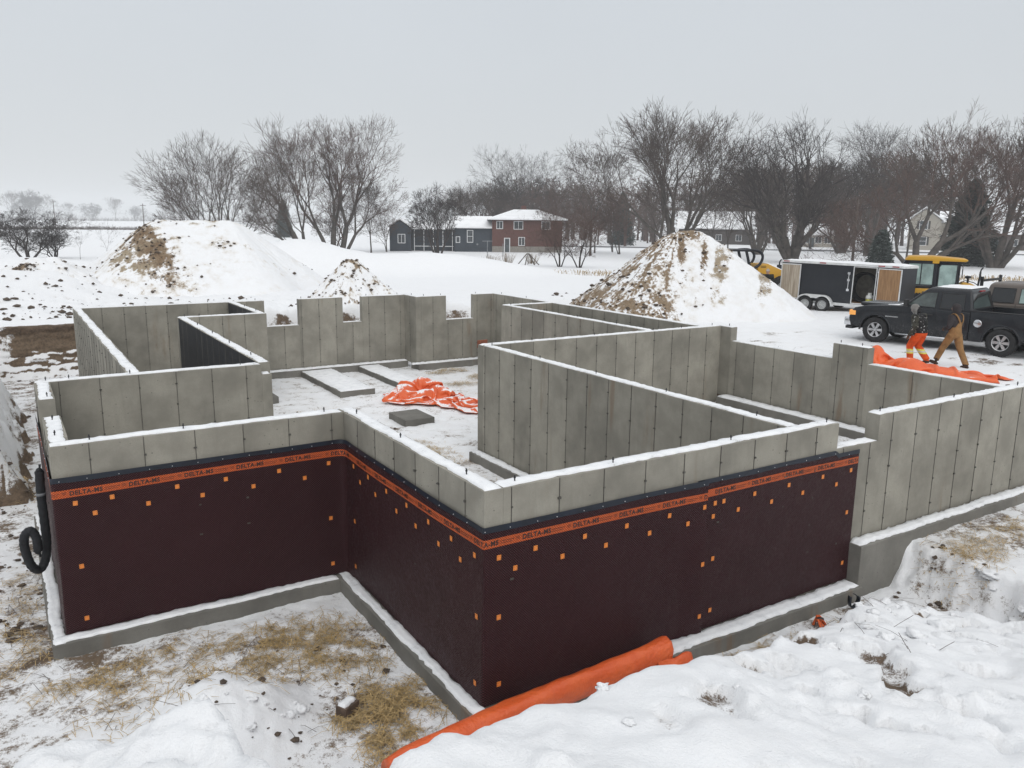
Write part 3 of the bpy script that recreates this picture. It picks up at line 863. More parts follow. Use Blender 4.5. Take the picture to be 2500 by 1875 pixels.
def path_samples(pts, rad, step=0.05):
    """plan polyline with rounded corners -> arrays s, xy, normal (left of travel reversed: right-hand side)"""
    P = [Vector((*p, 0)) for p in pts]
    out = []
    cur = P[0]
    for i in range(1, len(P)):
        a, b = P[i - 1], P[i]
        d = (b - a).normalized()
        end = b
        if i < len(P) - 1:
            end = b - d * rad[i]
        L = (end - cur).length
        n = max(1, int(L / step))
        for k in range(n):
            out.append(cur.lerp(end, k / n))
        if i < len(P) - 1:
            d2 = (P[i + 1] - b).normalized()
            st, en = end, b + d2 * rad[i]
            for k in range(8):
                t_ = k / 8
                out.append((1 - t_) ** 2 * st + 2 * t_ * (1 - t_) * b + t_ ** 2 * en)
            cur = en
        else:
            out.append(end)
    s = [0.0]
    for i in range(1, len(out)): s.append(s[-1] + (out[i] - out[i - 1]).length)
    nor = []
    for i in range(len(out)):
        d = (out[min(i + 1, len(out) - 1)] - out[max(i - 1, 0)]).normalized()
        nor.append(Vector((d.y, -d.x, 0)))
    return np.array(s), np.array([[p.x, p.y] for p in out]), np.array([[n.x, n.y] for n in nor])

class Sheet:
    def __init__(s, pts, rad, off, disp):
        s.s, s.p, s.n = path_samples(pts, rad)
        s.off, s.disp = off, disp
        s.L = s.s[-1]
    def at(s, u, z, o=0.0):
        u = np.asarray(u, dtype=float); z = np.asarray(z, dtype=float)
        x = np.interp(u, s.s, s.p[:, 0]); y = np.interp(u, s.s, s.p[:, 1])
        nx_ = np.interp(u, s.s, s.n[:, 0]); ny_ = np.interp(u, s.s, s.n[:, 1])
        d = s.off + o + s.disp(u, z)
        return np.stack([x + nx_ * d, y + ny_ * d, z], -1)
    def s_at(s, x, y):
        return float(s.s[np.argmin((s.p[:, 0] - x) ** 2 + (s.p[:, 1] - y) ** 2)])
    def patch(s, us, ztop, zbot, nz, o=0.0, wob=None):
        us = np.asarray(us)
        U, T_ = np.meshgrid(us, np.linspace(0, 1, nz))
        zt = ztop(U) if callable(ztop) else ztop + 0 * U
        zb = zbot(U) if callable(zbot) else zbot + 0 * U
        Z = zt + (zb - zt) * T_
        P = s.at(U, Z, o)
        idx = np.arange(U.size).reshape(U.shape)
        F = np.stack([idx[:-1, :-1].ravel(), idx[1:, :-1].ravel(), idx[1:, 1:].ravel(), idx[:-1, 1:].ravel()], 1)
        return P.reshape(-1, 3), F, np.stack([U.ravel(), Z.ravel(), 0 * U.ravel()], 1)

def sheet_obj(name, data, mat, parent):
    V, F, uv = data
    V = V - np.array(parent.location)
    me = np_mesh(name, V, F, mat, smooth=True)
    a = me.attributes.new('sheet_uv', 'FLOAT_VECTOR', 'POINT')
    a.data.foreach_set('vector', uv.astype(np.float32).ravel())
    o = link(name, me, parent)
    return o

def text_mesh(txt, off=0.012):
    cu = bpy.data.curves.new('t', 'FONT')
    cu.body = txt; cu.size = 1.0; cu.offset = off; cu.resolution_u = 3; cu.space_character = 1.12
    o = bpy.data.objects.new('t', cu); COL.objects.link(o)
    dg = bpy.context.evaluated_depsgraph_get()
    me = bpy.data.meshes.new_from_object(o.evaluated_get(dg))
    V = np.array([v.co[:] for v in me.vertices]); F = [tuple(p.vertices) for p in me.polygons]
    bpy.data.objects.remove(o); bpy.data.curves.remove(cu); bpy.data.meshes.remove(me)
    V[:, 0] -= V[:, 0].min(); w_ = V[:, 0].max(); V[:, :2] /= w_
    return V, F
TXT_V, TXT_F = text_mesh('DELTA-MS', 0.042)

btn = MB()
btn.box(-0.026, 0.026, -0.0045, 0.0, -0.029, 0.029)
BTN = btn.build('fastener', [M_BUTTON, M_INK], None, bevel=0.006, seg=2)
BTN_ME = BTN.data
bpy.data.objects.remove(BTN)
bmx = bmesh.new(); bmx.from_mesh(BTN_ME)
for (qx, qz, rr_) in ((-0.014, 0.016, 0.0035), (0.014, 0.016, 0.0035), (-0.014, -0.016, 0.0035), (0.014, -0.016, 0.0035), (0, 0, 0.008)):
    r_ = bmesh.ops.create_cone(bmx, cap_ends=True, segments=8, radius1=rr_, radius2=rr_ * 0.8, depth=0.002,
                               matrix=Matrix.Translation((qx, -0.0052, qz)) @ Matrix.Rotation(math.radians(90), 4, 'X'))
    if rr_ < 0.005:
        for f in {f for v in r_['verts'] for f in v.link_faces}: f.material_index = 1
bmx.to_mesh(BTN_ME); bmx.free()

def fill_membrane(root, sh, u0, u1, ztop, zbot, texts, buttons):
    us = np.unique(np.concatenate([np.arange(u0, u1, 0.05), sh.s[(sh.s > u0) & (sh.s < u1)], [u1]]))
    sheet_obj('sheet', sh.patch(us, ztop, zbot, 26), M_MEMB, root)
    # top strip
    zt = (lambda U: ztop(U) + 0.004) if callable(ztop) else ztop + 0.004
    zb = (lambda U: ztop(U) - 0.062 + 0.006 * np.sin(U * 5)) if callable(ztop) else (lambda U: ztop - 0.062 + 0.006 * np.sin(U * 5))
    st = sheet_obj('top_strip', sh.patch(us, zt, zb, 3, 0.007), M_STRIP, root)
    mb = MB()
    for u in np.arange(u0 + 0.1, u1, 0.31):
        u = u + random.uniform(-0.05, 0.05)
        zz = (float(ztop(np.array(u))) if callable(ztop) else ztop) - 0.04
        c = sh.at(u, zz, 0.012)
        mb.ball(Vector(c) - root.location, 0.006, 6, 4)
    o = mb.build('nail_heads', M_NAIL, st, smooth=True); o['kind'] = 'stuff'
    # printed band with a scalloped edge
    ub = np.arange(u0, u1, 0.01)
    saw = lambda U: 0.006 * np.abs(np.sin(U * math.pi / 0.029))
    sag = lambda U: 0.012 * np.sin(U * 1.1 + 0.5)
    band = sheet_obj('printed_band', sh.patch(ub, lambda U: -0.528 + sag(U) - saw(U), lambda U: -0.633 + sag(U) + saw(U + 0.01), 4, 0.0035), M_BAND, root)
    vs, fs = [], []
    def stamp(V2, F2):
        b = len(vs)
        U = V2[:, 0]
        Z = V2[:, 1] - 0.582 + sag(U)
        vs.extend(map(tuple, sh.at(U, Z, 0.0065) - np.array(root.location)))
        fs.extend([tuple(i + b for i in f) for f in F2])
    for tu in texts:
        V2 = TXT_V[:, :2] * np.array([0.36, 0.36]); V2[:, 1] = (V2[:, 1] - V2[:, 1].mean()) * 1.02; V2 = V2 + np.array([tu, 0.002])
        ok = [f for f in TXT_F if all(u0 + 0.005 < V2[i, 0] < u1 - 0.005 for i in f)]
        stamp(V2, ok)
        # the small print that follows: too fine to read, two rows of ticks and an emblem
        for row, zz in ((0, 0.010), (1, -0.012)):
            q = tu + 0.375
            while q < tu + 0.375 + (0.17 if row == 0 else 0.15):
                w_ = random.uniform(0.004, 0.010); h_ = random.uniform(0.006, 0.011)
                if u0 < q and q + w_ < u1:
                    stamp(np.array([[q, zz - h_ / 2], [q + w_, zz - h_ / 2], [q + w_, zz + h_ / 2], [q, zz + h_ / 2]]), [(0, 1, 2, 3)])
                q += w_ + random.uniform(0.003, 0.006)
        for k in range(3):
            q = tu + 0.565
            if u0 < q and q + 0.06 < u1:
                z_ = 0.014 - 0.013 * k
                stamp(np.array([[q + 0.006 * k, z_], [q + 0.05, z_ + 0.005], [q + 0.06, z_ + 0.011], [q + 0.01 + 0.006 * k, z_ + 0.006]]), [(0, 1, 2, 3)])
    me = bpy.data.meshes.new('lettering'); me.from_pydata(vs, [], fs); me.materials.append(M_INK); me.update()
    bmm = bmesh.new(); bmm.from_mesh(me)
    bmesh.ops.delete(bmm, geom=[v for v in bmm.verts if not v.link_faces], context='VERTS'); bmm.to_mesh(me); bmm.free()
    link('lettering', me, band)['kind'] = 'stuff'
    for (u, z) in buttons:
        c = sh.at(u, z, 0.004)
        n = np.array([np.interp(u, sh.s, sh.n[:, 0]), np.interp(u, sh.s, sh.n[:, 1])])
        o = link('fastener', BTN_ME, root)
        o.location = Vector(c) - root.location
        o.rotation_euler = (0, random.uniform(-.06, .06), math.atan2(n[1], n[0]) + math.pi / 2)

def disp1(u, z):
    base = 0.005 * np.sin(u * 3.1 + z * 1.3) + 0.006 * np.sin(u * 1.3 - z * 2) + 0.004
    return base + 0.018 * ss(-1.6, -2.4, z) * (0.5 + 0.5 * np.sin(u * 1.9)) + 0.055 * ss(S1END - 0.4, S1END, u) * (0.35 + 0.65 * ss(-0.6, -1.4, z))
S1END = 99
sh1 = Sheet([(-3.668, 8.3), (-3.668, 3.962), (-0.018, 3.962), (-0.018, -0.018), (3.14, -0.018)], [0, 0.03, 0.13, 0.035, 0], 0.001, disp1)
S1END = sh1.L
sh2 = Sheet([(3.0, 0), (6.16, 0)], [0, 0], 0.010, lambda u, z: 0.004 * np.sin(u * 2.7 + z) + 0.004 + 0.012 * ss(-1.6, -2.4, z))
btnA = [(-3.45, -0.72), (-3.25, -0.88), (-3.01, -0.71), (-2.64, -0.87), (-2.28, -0.71), (-1.97, -0.88), (-1.65, -0.71), (-1.32, -0.87), (-0.98, -0.71), (-0.58, -0.87), (-0.25, -0.71), (-0.25, -1.53), (-0.26, -2.22), (-3.44, -1.54), (-3.43, -2.23)]
btnB = [(3.6, -0.69), (3.04, -0.69), (3.32, -0.85), (2.41, -0.71), (2.76, -0.86), (1.84, -0.71), (2.13, -0.88), (1.23, -0.72), (1.56, -0.89), (0.68, -0.73), (0.99, -0.9), (0.19, -0.74), (0.45, -0.9), (3.59, -1.5), (3.59, -2.18), (0.12, -1.41), (0.11, -2.18)]
btnC = [(0.16, -0.74), (0.37, -0.9), (0.64, -0.73), (0.97, -0.9), (1.26, -0.73), (1.57, -0.9), (1.87, -0.73), (2.24, -0.89), (0.17, -1.41), (0.18, -2.18), (2.55, -0.73), (2.85, -0.89), (3.08, -0.72), (3.08, -1.46), (3.08, -2.16)]
btnC2 = [(3.31, -0.72), (3.29, -0.89), (3.46, -0.72), (3.73, -0.88), (4.02, -0.72), (4.36, -0.89), (4.69, -0.72), (4.99, -0.88), (5.39, -0.72), (5.7, -0.88), (6.0, -0.72), (6.0, -1.35), (6.0, -2.12), (3.33, -1.46), (3.33, -2.16)]
B1 = [(sh1.s_at(x, 3.98), z) for x, z in btnA] + [(sh1.s_at(0, y), z) for y, z in btnB] + [(sh1.s_at(x, 0), z) for x, z in btnC]
mem1 = empty('drainage_membrane', (-1.0, 2.0, -2.42), 0, 'maroon dimpled membrane with orange lettered band, folded round the inside corner of the foundation', 'membrane')
sA = sh1.s_at(-3.48, 3.98)
tx1 = [sA + 0.655 * k for k in range(-6, 18)]
fill_membrane(mem1, sh1, 0.0, sh1.L, -0.385, -2.395, tx1, B1)
mem2 = empty('drainage_membrane', (4.5, 0.0, -2.42), 0, 'maroon dimpled membrane with orange lettered band, lapped under the longer sheet beside the bare concrete', 'membrane')
fill_membrane(mem2, sh2, 0.0, sh2.L, lambda U: -0.385 - 0.05 * ss(2.62, 2.70, U), -2.395, [0.30 + 0.54 + 0.655 * k - 0.54 for k in range(0, 5)],
              [(x - 3.0, z) for x, z in btnC2])

# ---------------------------------------------------------------- orange tarpaulins
def tarp_material(name, snowy):
    m, t, b = new_mat(name)
    geo = t.nodes.new('ShaderNodeNewGeometry')
    n1 = noise_(t, geo.outputs['Position'], 3.0, 5, 0.65)
    n2 = noise_(t, geo.outputs['Position'], 22, 4, 0.6)
    c = mixc(t, ramp(t, n1, 0.3, 0.7), (0.70, 0.105, 0.022), (0.80, 0.145, 0.035))
    sep_ = N(t, 'ShaderNodeSeparateXYZ')
    t.links.new(geo.outputs['Normal'], sep_.inputs[0])
    f = math_(t, 'ADD', sep_.outputs['Z'], math_(t, 'MULTIPLY', math_(t, 'SUBTRACT', n1, 0.5), 1.3))
    f = math_(t, 'ADD', f, math_(t, 'MULTIPLY', math_(t, 'SUBTRACT', n2, 0.5), 0.5))
    mk = ramp(t, f, 1.16 - snowy, 1.32 - snowy)
    c = mixc(t, mk, c, (0.86, 0.85, 0.86))
    t.links.new(c, b.inputs['Base Color'])
    t.links.new(ramp(t, mk, 0, 1, 0.40, 0.75), b.inputs['Roughness'])
    bump(t, b, math_(t, 'ADD', math_(t, 'MULTIPLY', n2, 0.4), n1), 0.7, 0.06)
    return m
M_TARP = tarp_material('orange_tarp', -0.18)
M_TARPS = tarp_material('orange_tarp_snowed', 0.36)
M_TARPM = tarp_material('orange_tarp_dusted', 0.05)

# roll lying along the foot of the membrane
def tarp_roll():
    pts = [(-1.27, -0.36, -2.46, .115), (-1.1, -0.345, -2.44, .15), (-0.7, -0.335, -2.43, .165), (-0.3, -0.30, -2.42, .17), (0.2, -0.265, -2.40, .17), (0.8, -0.26, -2.37, .18), (1.4, -0.27, -2.35, .17), (2.0, -0.27, -2.335, .175), (2.34, -0.27, -2.31, .185)]
    rings = []
    n = 28
    ps = np.array(pts)
    us = np.linspace(0, len(pts) - 1, 90)
    for u in us:
        x, y, z, h = [np.interp(u, range(len(pts)), ps[:, k]) for k in range(4)]
        ring = []
        for k in range(n):
            a = 2 * math.pi * k / n
            rr_ = 1 + 0.06 * math.sin(3 * a + x * 2.1) + 0.05 * abs(math.sin(2.5 * a - x * 3.1)) + 0.035 * abs(math.sin(4.5 * a + x * 6)) - 0.03 * abs(math.sin(x * 9 + 2 * a))
            rr_ += 0.05 * float(fbm(np.array([x * 3.0 + a]), np.array([a * 2.0]), 2)[0])
            cx_, cz_ = math.cos(a), math.sin(a)
            ring.append(Vector((x, y + 0.135 * cx_ * rr_ - 0.05 * cz_, z + h * cz_ * rr_)))
        rings.append(ring)
    mb = MB().loft(rings)
    o = mb.build('orange_tarp', M_TARP, None, smooth=True)
    tag(o, 'rolled orange tarp lying along the foot of the maroon membrane', 'tarp')
    # loose end folded over
    fl = MB()
    g = 14
    vs, fs = [], []
    for i in range(g):
        for j in range(8):
            u, v = i / (g - 1), j / 7
            x = 2.10 + 0.52 * u; y = -0.37 - 0.10 * v - 0.05 * u
            z = -2.31 - 0.22 * v * v - 0.05 * u + 0.03 * math.sin(u * 9 + v * 4)
            vs.append((x, y, z))
    for i in range(g - 1):
        for j in range(7): fs.append((i * 8 + j, (i + 1) * 8 + j, (i + 1) * 8 + j + 1, i * 8 + j + 1))
    f_ = fl.add(vs, fs).build('loose_end', M_TARPM, o, smooth=True)
    md = f_.modifiers.new('t', 'SOLIDIFY'); md.thickness = 0.012
tarp_roll()

def tarp_heap(name, label, blobs, ribbons, mat, zfun, bounds, res, seed, fold=0.10):
    """crumpled sheet: raised lumps with sharp creases. blobs: (cx, cy, rx, ry, ang, h)"""
    x0, x1, y0, y1 = bounds
    gx = np.arange(x0, x1, res); gy = np.arange(y0, y1, res)
    x, y = np.meshgrid(gx, gy)
    wx = x + 0.10 * fbm(x / 0.5 + seed, y / 0.5, 2); wy = y + 0.10 * fbm(x / 0.5, y / 0.5 + seed, 2)
    h = 0 * x - 0.05
    for cx, cy, rx, ry, ang, hh in blobs:
        c, s_ = math.cos(ang), math.sin(ang)
        u = ((wx - cx) * c + (wy - cy) * s_) / rx; v = (-(wx - cx) * s_ + (wy - cy) * c) / ry
        d = np.sqrt(u * u + v * v)
        h = smax(h, hh * np.clip(1.0 - d ** 1.25, -0.3, 1), 0.045)
    e = ss(0.0, 0.06, h)
    cr = 0.55 - 1.7 * np.abs(pnoise(wx / 0.75 + seed, wy / 0.38 + 0.7 * x)) - 0.35 * np.abs(pnoise(wx / 0.3, wy / 0.22 + seed))
    h2 = h + fold * cr * e * np.clip(0.25 + h * 1.6, 0, 1)
    z = zfun(x, y) + h2
    V = np.stack([x.ravel(), y.ravel(), z.ravel()], 1)
    idx = np.arange(x.size).reshape(x.shape)
    F = np.stack([idx[:-1, :-1].ravel(), idx[:-1, 1:].ravel(), idx[1:, 1:].ravel(), idx[1:, :-1].ravel()], 1)
    F = F[(h.ravel() > -0.02)[F].all(1)]
    me = np_mesh(name, V, F, mat, smooth=True)
    bm = bmesh.new(); bm.from_mesh(me)
    bmesh.ops.delete(bm, geom=[v for v in bm.verts if not v.link_faces], context='VERTS')
    bm.to_mesh(me); bm.free()
    return tag(link(name, me), label, 'tarp')
def drape(nu, nv, cell, init, ground, iters=260, seed=1, fric=0.55, bend=True):
    """a stiff sheet let fall and settle in folds (position based cloth)"""
    rg = np.random.RandomState(seed)
    U, Vv = np.meshgrid(np.arange(nu) * cell, np.arange(nv) * cell, indexing='ij')
    P = init(U, Vv, rg)
    Vel = np.zeros_like(P)
    def rel(A, B, L, k):
        d = B - A; l = np.sqrt((d * d).sum(-1, keepdims=True)) + 1e-9
        c = d * ((l - L) / l) * 0.5 * k
        A += c; B -= c
    dg_ = cell * math.sqrt(2)
    for it in range(iters):
        Q = P.copy()
        Vel *= 0.93; Vel[..., 2] -= 0.004
        P = P + np.clip(Vel, -.05, .05)
        for rep in range(5):
            for o_ in (0, 1):
                rel(P[o_:-1:2], P[o_ + 1::2][:len(P[o_:-1:2])], cell, 1.0)
                rel(P[:, o_:-1:2], P[:, o_ + 1::2][:, :P[:, o_:-1:2].shape[1]], cell, 1.0)
            rel(P[:-1, :-1], P[1:, 1:], dg_, .30); rel(P[1:, :-1], P[:-1, 1:], dg_, .30)
            rel(P[:-2], P[2:], 2 * cell, .22); rel(P[:, :-2], P[:, 2:], 2 * cell, .22)
            if bend: rel(P[:-4], P[4:], 4 * cell, .12); rel(P[:, :-4], P[:, 4:], 4 * cell, .12)
        g_ = ground(P[..., 0], P[..., 1]) + 0.012
        hit = P[..., 2] < g_
        P[..., 2] = np.where(hit, g_, P[..., 2])
        for k in (0, 1): P[..., k] = np.where(hit, Q[..., k] + (P[..., k] - Q[..., k]) * (1 - fric), P[..., k])
        Vel = P - Q
    return P
def tarp_cloth(P, mat, label, name='orange_tarp'):
    nu, nv = P.shape[:2]
    idx = np.arange(nu * nv).reshape(nu, nv)
    F = np.stack([idx[:-1, :-1].ravel(), idx[1:, :-1].ravel(), idx[1:, 1:].ravel(), idx[:-1, 1:].ravel()], 1)
    o = link(name, np_mesh(name, P.reshape(-1, 3), F, mat, smooth=True))
    sb = o.modifiers.new('s', 'SUBSURF'); sb.levels = 1; sb.render_levels = 1
    md = o.modifiers.new('t', 'SOLIDIFY'); md.thickness = .008
    return tag(o, label, 'tarp')
def init_a(U, V, rg):
    # a gathered bundle with a tail drawn out along the floor
    tail = ss(2.3, 3.6, V)
    wid = 0.50 * (1 - tail) + 0.20 * tail
    cx = 6.35 + 0.55 * ss(1.2, 3.4, V) + 0.28 * np.clip(V - 3.4, 0, None); cy = 15.6 - 0.52 * np.minimum(V, 2.6) - 0.62 * np.clip(V - 2.6, 0, None)
    x = cx + (U - U.max() / 2) * wid + .07 * fbm(U * 1.3 + 3, V * 1.3, 2); y = cy + .12 * fbm(U * 1.1, V * 1.4 + 9, 2) + 0.12 * (U - U.max() / 2)
    z = FLOOR + .10 + (.75 * (1 - tail) + .25 * tail) * (0.8 + 0.8 * fbm(U * 1.2 + 20, V * 1.2, 2)) * np.sin(np.clip(U / U.max(), 0, 1) * math.pi) ** .5
    return np.stack([x, y, np.maximum(z, FLOOR + .05)], -1)
def lumps(x, y, L, z0):
    h = 0 * x
    for cx, cy, rx, ry, ang, hh in L:
        c, s_ = math.cos(ang), math.sin(ang)
        u = ((x - cx) * c + (y - cy) * s_) / rx; v = (-(x - cx) * s_ + (y - cy) * c) / ry
        h = np.maximum(h, hh * np.clip(1 - (u * u + v * v), 0, 1) ** .7)
    return z0 + h
LA = [(6.0, 15.05, .62, .42, .5, .40), (6.72, 15.2, .62, .30, -.75, .52), (6.42, 14.55, .6, .26, .15, .30), (6.92, 14.55, .3, .5, .5, .36), (7.45, 13.05, .9, .13, -.35, .20), (6.95, 13.5, .9, .10, -.55, .14), (7.5, 12.4, .8, .09, -.3, .12)]
PA = drape(64, 112, .047, init_a, lambda x, y: lumps(x, y, LA, FLOOR + .045), 90, 3)
tarp_cloth(PA, M_TARPS, 'crumpled orange tarp dusted with snow on the basement floor')
def init_b(U, V, rg):
    x = 15.62 + 0.12 * V + (U - U.max() / 2) * .50 + .07 * fbm(U * 1.2 + 5, V * 1.2, 2); y = 6.25 - 0.80 * V + .10 * fbm(U * 1.0, V * 1.3 + 4, 2)
    up_ = (0.72 - 0.50 * ss(0.0, 1.0, V)) + 0.22 * gauss(V, 0 * V, 1.5, 0, .5, 1)
    z = -0.96 + up_ * (0.95 + 0.8 * fbm(U * 1.2 + 8, V * 1.2, 2)) * np.sin(np.clip(U / U.max(), 0, 1) * math.pi) ** .6
    return np.stack([x, y, np.maximum(z, -.97)], -1)
LB = [(15.58, 6.02, .26, .30, .2, .55), (15.6, 5.55, .28, .34, 0, .22), (15.62, 5.05, .36, .5, .1, .34), (15.8, 4.3, .36, .7, .12, .20), (15.95, 3.7, .3, .4, 0, .10)]
PB = drape(48, 84, .045, init_b, lambda x, y: lumps(x, y, LB, -1.0), 60, 5)
tarp_cloth(PB, M_TARPM, 'orange tarp thrown down in the yard by the two walking workers')

# ---------------------------------------------------------------- black drain pipe with its sock
M_PIPE = plain('pipe_sock', (0.010, 0.011, 0.014), 0.75, var=0.4, nscale=18, bumps=0.5)
M_GREY = plain('grey_tape', (0.16, 0.17, 0.18), 0.5, var=0.1)
pr = empty('drain_pipe', (-3.86, 4.75, -1.6), 0, 'black sleeved drain pipe curling beside the end of the maroon membrane', 'pipe')
def smooth_path(pts, n=8):
    P = [Vector(p) for p in pts]; out = []
    for i in range(len(P) - 1):
        a, b, c, d = P[max(i - 1, 0)], P[i], P[i + 1], P[min(i + 2, len(P) - 1)]
        for k in range(n):
            t_ = k / n
            out.append(0.5 * ((2 * b) + (-a + c) * t_ + (2 * a - 5 * b + 4 * c - d) * t_ ** 2 + (-a + 3 * b - 3 * c + d) * t_ ** 3))
    out.append(P[-1]); return out
pp = [(-3.76, 4.80, -0.50), (-3.77, 4.80, -0.83), (-3.765, 4.80, -1.15), (-3.765, 4.79, -1.45), (-3.80, 4.78, -1.68), (-3.875, 4.75, -1.79), (-3.96, 4.70, -1.70), (-4.01, 4.66, -1.45), (-4.0, 4.62, -1.27), (-3.93, 4.60, -1.20), (-3.875, 4.60, -1.30), (-3.87, 4.60, -1.48)]
pth = smooth_path([Vector(p) - pr.location for p in pp], 10)
MB().tube(pth, [0.054 + 0.003 * math.sin(i * 1.9) for i in range(len(pth))], 14).build('sleeve', M_PIPE, pr, smooth=True)
e0 = Vector(pp[0]) - pr.location; e1 = Vector(pp[-1]) - pr.location
MB().tube([e0 + Vector((0, 0, 0.0)), e0 + Vector((0.0, 0, 0.035)), e0 + Vector((0.008, 0, 0.05)), e0 + Vector((0.012, 0, 0.09))], [0.05, 0.03, 0.012, 0.016], 8).build('tied_end', M_PIPE, pr, smooth=True)
MB().tube([e1, e1 + Vector((0, 0, -0.03)), e1 + Vector((0.015, 0, -0.05)), e1 + Vector((0.02, 0, -0.085))], [0.05, 0.03, 0.012, 0.015], 8).build('tied_end', M_PIPE, pr, smooth=True)
MB().lathe([(0.058, -0.018), (0.058, 0.018)], 16, Matrix.Translation(Vector((-3.768, 4.80, -0.80)) - pr.location)).build('tape', M_GREY, pr, smooth=True)

# ---------------------------------------------------------------- small things left lying about
def ribbon(name, pts, wid, mat, parent=None, up=Vector((0, 1, 0))):
    P = smooth_path(pts, 8); mb = MB()
    vs, fs = [], []
    for p in P: vs += [p - up * wid / 2, p + up * wid / 2]
    for i in range(len(P) - 1): fs.append((2 * i, 2 * i + 1, 2 * i + 3, 2 * i + 2))
    o = mb.add(vs, fs).build(name, mat, parent, smooth=True)
    md = o.modifiers.new('t', 'SOLIDIFY'); md.thickness = 0.006
    return o
o = ribbon('membrane_offcut', [(-0.10, 0, 0.20), (-0.10, 0.0, 0.10), (-0.05, 0, 0.02), (0.04, 0, 0.01), (0.10, 0, 0.07), (0.10, 0, 0.15), (0.04, 0.02, 0.19)], 0.075, M_STRIP, up=Vector((0.25, 0.95, 0)))
o.location = (5.80, -0.40, tz(5.8, -0.40) + 0.005)
tag(o, 'black curled strip of plastic on the ground by the end of the low footing', 'plastic strip')
sc_ = empty('band_scrap', (4.93, -0.50, tz(4.93, -0.50)), 0.4, 'small crumpled orange scrap of printed band lying on the trampled snow', 'scrap')
for k in range(6):
    a = k * 1.1
    ribbon('strip', [(0.10 * math.cos(a), 0.08 * math.sin(a), 0.015), (0.04 * math.cos(a + .5), 0.03, 0.08 + 0.01 * k), (0.05 * math.cos(a + 2), 0.05 * math.sin(a + 2), 0.10), (0.10 * math.cos(a + 2.8), 0.07 * math.sin(a + 2.6), 0.02)], 0.04, M_BAND if k % 3 else M_INK, sc_, up=Vector((math.cos(a * 2), math.sin(a * 2), 0.3)).normalized())
wb = empty('wood_block', (-1.17, 0.95, tz(-1.17, 0.95)), 0.5, 'snow capped offcut of dark timber lying among the straw', 'wood block')
M_TIMBER = plain('dark_timber', (0.11, 0.075, 0.055), 0.8, var=0.35, nscale=9, bumps=0.4)
MB().box(-0.11, 0.11, -0.075, 0.075, -0.02, 0.14).build('block', M_TIMBER, wb, bevel=0.006)
vs = MB(); snow_strip('snow_cap', wb, -0.11, 0.11, -0.075, 0.075, 0.14, th=0.03, step=0.03)
st = MB().tube([(0, 0, -0.4), (0.03, 0, 0.95)], 0.012, 6).build('steel_stake', M_BOLT, None)
st.location = (-0.33, 23.2, tz(-0.33, 23.2)); tag(st, 'thin steel stake standing behind the far foundation wall', 'stake')
md_ = MB(); md_.box(-0.13, 0.13, -0.012, 0.012, 0, 0.17)
ob = md_.build('brick_tile', plain('red_board', (0.23, 0.075, 0.04), 0.8, var=0.3), None, bevel=0.004)
ob.location = (5.02, 8.72, -0.02); ob.rotation_euler = (0.1, 0, 0.05)
tag(ob, 'small rust red board standing behind the corner of the tall partition wall', 'board')
ob.location.z = -0.09

# straw, twigs and clods: uncountable
M_STRAW = plain('straw', (0.43, 0.305, 0.14), 0.7, var=0.5, nscale=14)
M_TWIG = plain('twig', (0.07, 0.05, 0.04), 0.85, var=0.3)
def scatter_blades(name, patches, lmin, lmax, wid, mat, label, cat, lift=0.02, tilt=0.25, seed=1, clump=-9):
    rg = np.random.RandomState(seed)
    xs, ys, zsx = [], [], []
    for cx, cy, rx, ry, n, pile in patches:
        a = rg.rand(n) * 2 * math.pi; q = rg.rand(n) ** 0.6
        px_, py_ = cx + rx * q * np.cos(a), cy + ry * q * np.sin(a)
        # tufts
        px_ = px_ + 0.1 * rg.randn(n); py_ = py_ + 0.1 * rg.randn(n)
        xs.append(px_); ys.append(py_); zsx.append(pile * rg.rand(n) * np.clip(1.1 - q, 0, 1))
    x = np.concatenate(xs); y = np.concatenate(ys); pz = np.concatenate(zsx)
    kp = fbm(x / 0.32, y / 0.32, 3) + 0.35 * rg.rand(len(x)) > clump
    x, y, pz = x[kp], y[kp], pz[kp]
    zz = terrain(x, y) + lift * rg.rand(len(x)) + pz
    n = len(x); th = rg.rand(n) * math.pi * 2; L = lmin + (lmax - lmin) * rg.rand(n); ti = tilt * (rg.rand(n) - 0.35)
    d = np.stack([np.cos(th) * np.cos(ti), np.sin(th) * np.cos(ti), np.sin(ti)], 1) * L[:, None] / 2
    s_ = np.stack([-np.sin(th), np.cos(th), 0 * th], 1) * wid / 2
    c = np.stack([x, y, zz + 0.004], 1)
    bend = np.stack([0 * x, 0 * x, 0.03 * rg.rand(n)], 1)
    V = np.stack([c - d - s_, c - d + s_, c + s_ + bend, c - s_ + bend, c + d * 1.0 - s_, c + d + s_], 1).reshape(-1, 3)
    b = np.arange(n)[:, None] * 6
    F = np.concatenate([b + np.array([[0, 3, 2, 1]]), b + np.array([[3, 4, 5, 2]])], 0)
    o = link(name, np_mesh(name, V, F, mat))
    return tag(o, label, cat, kind='stuff')
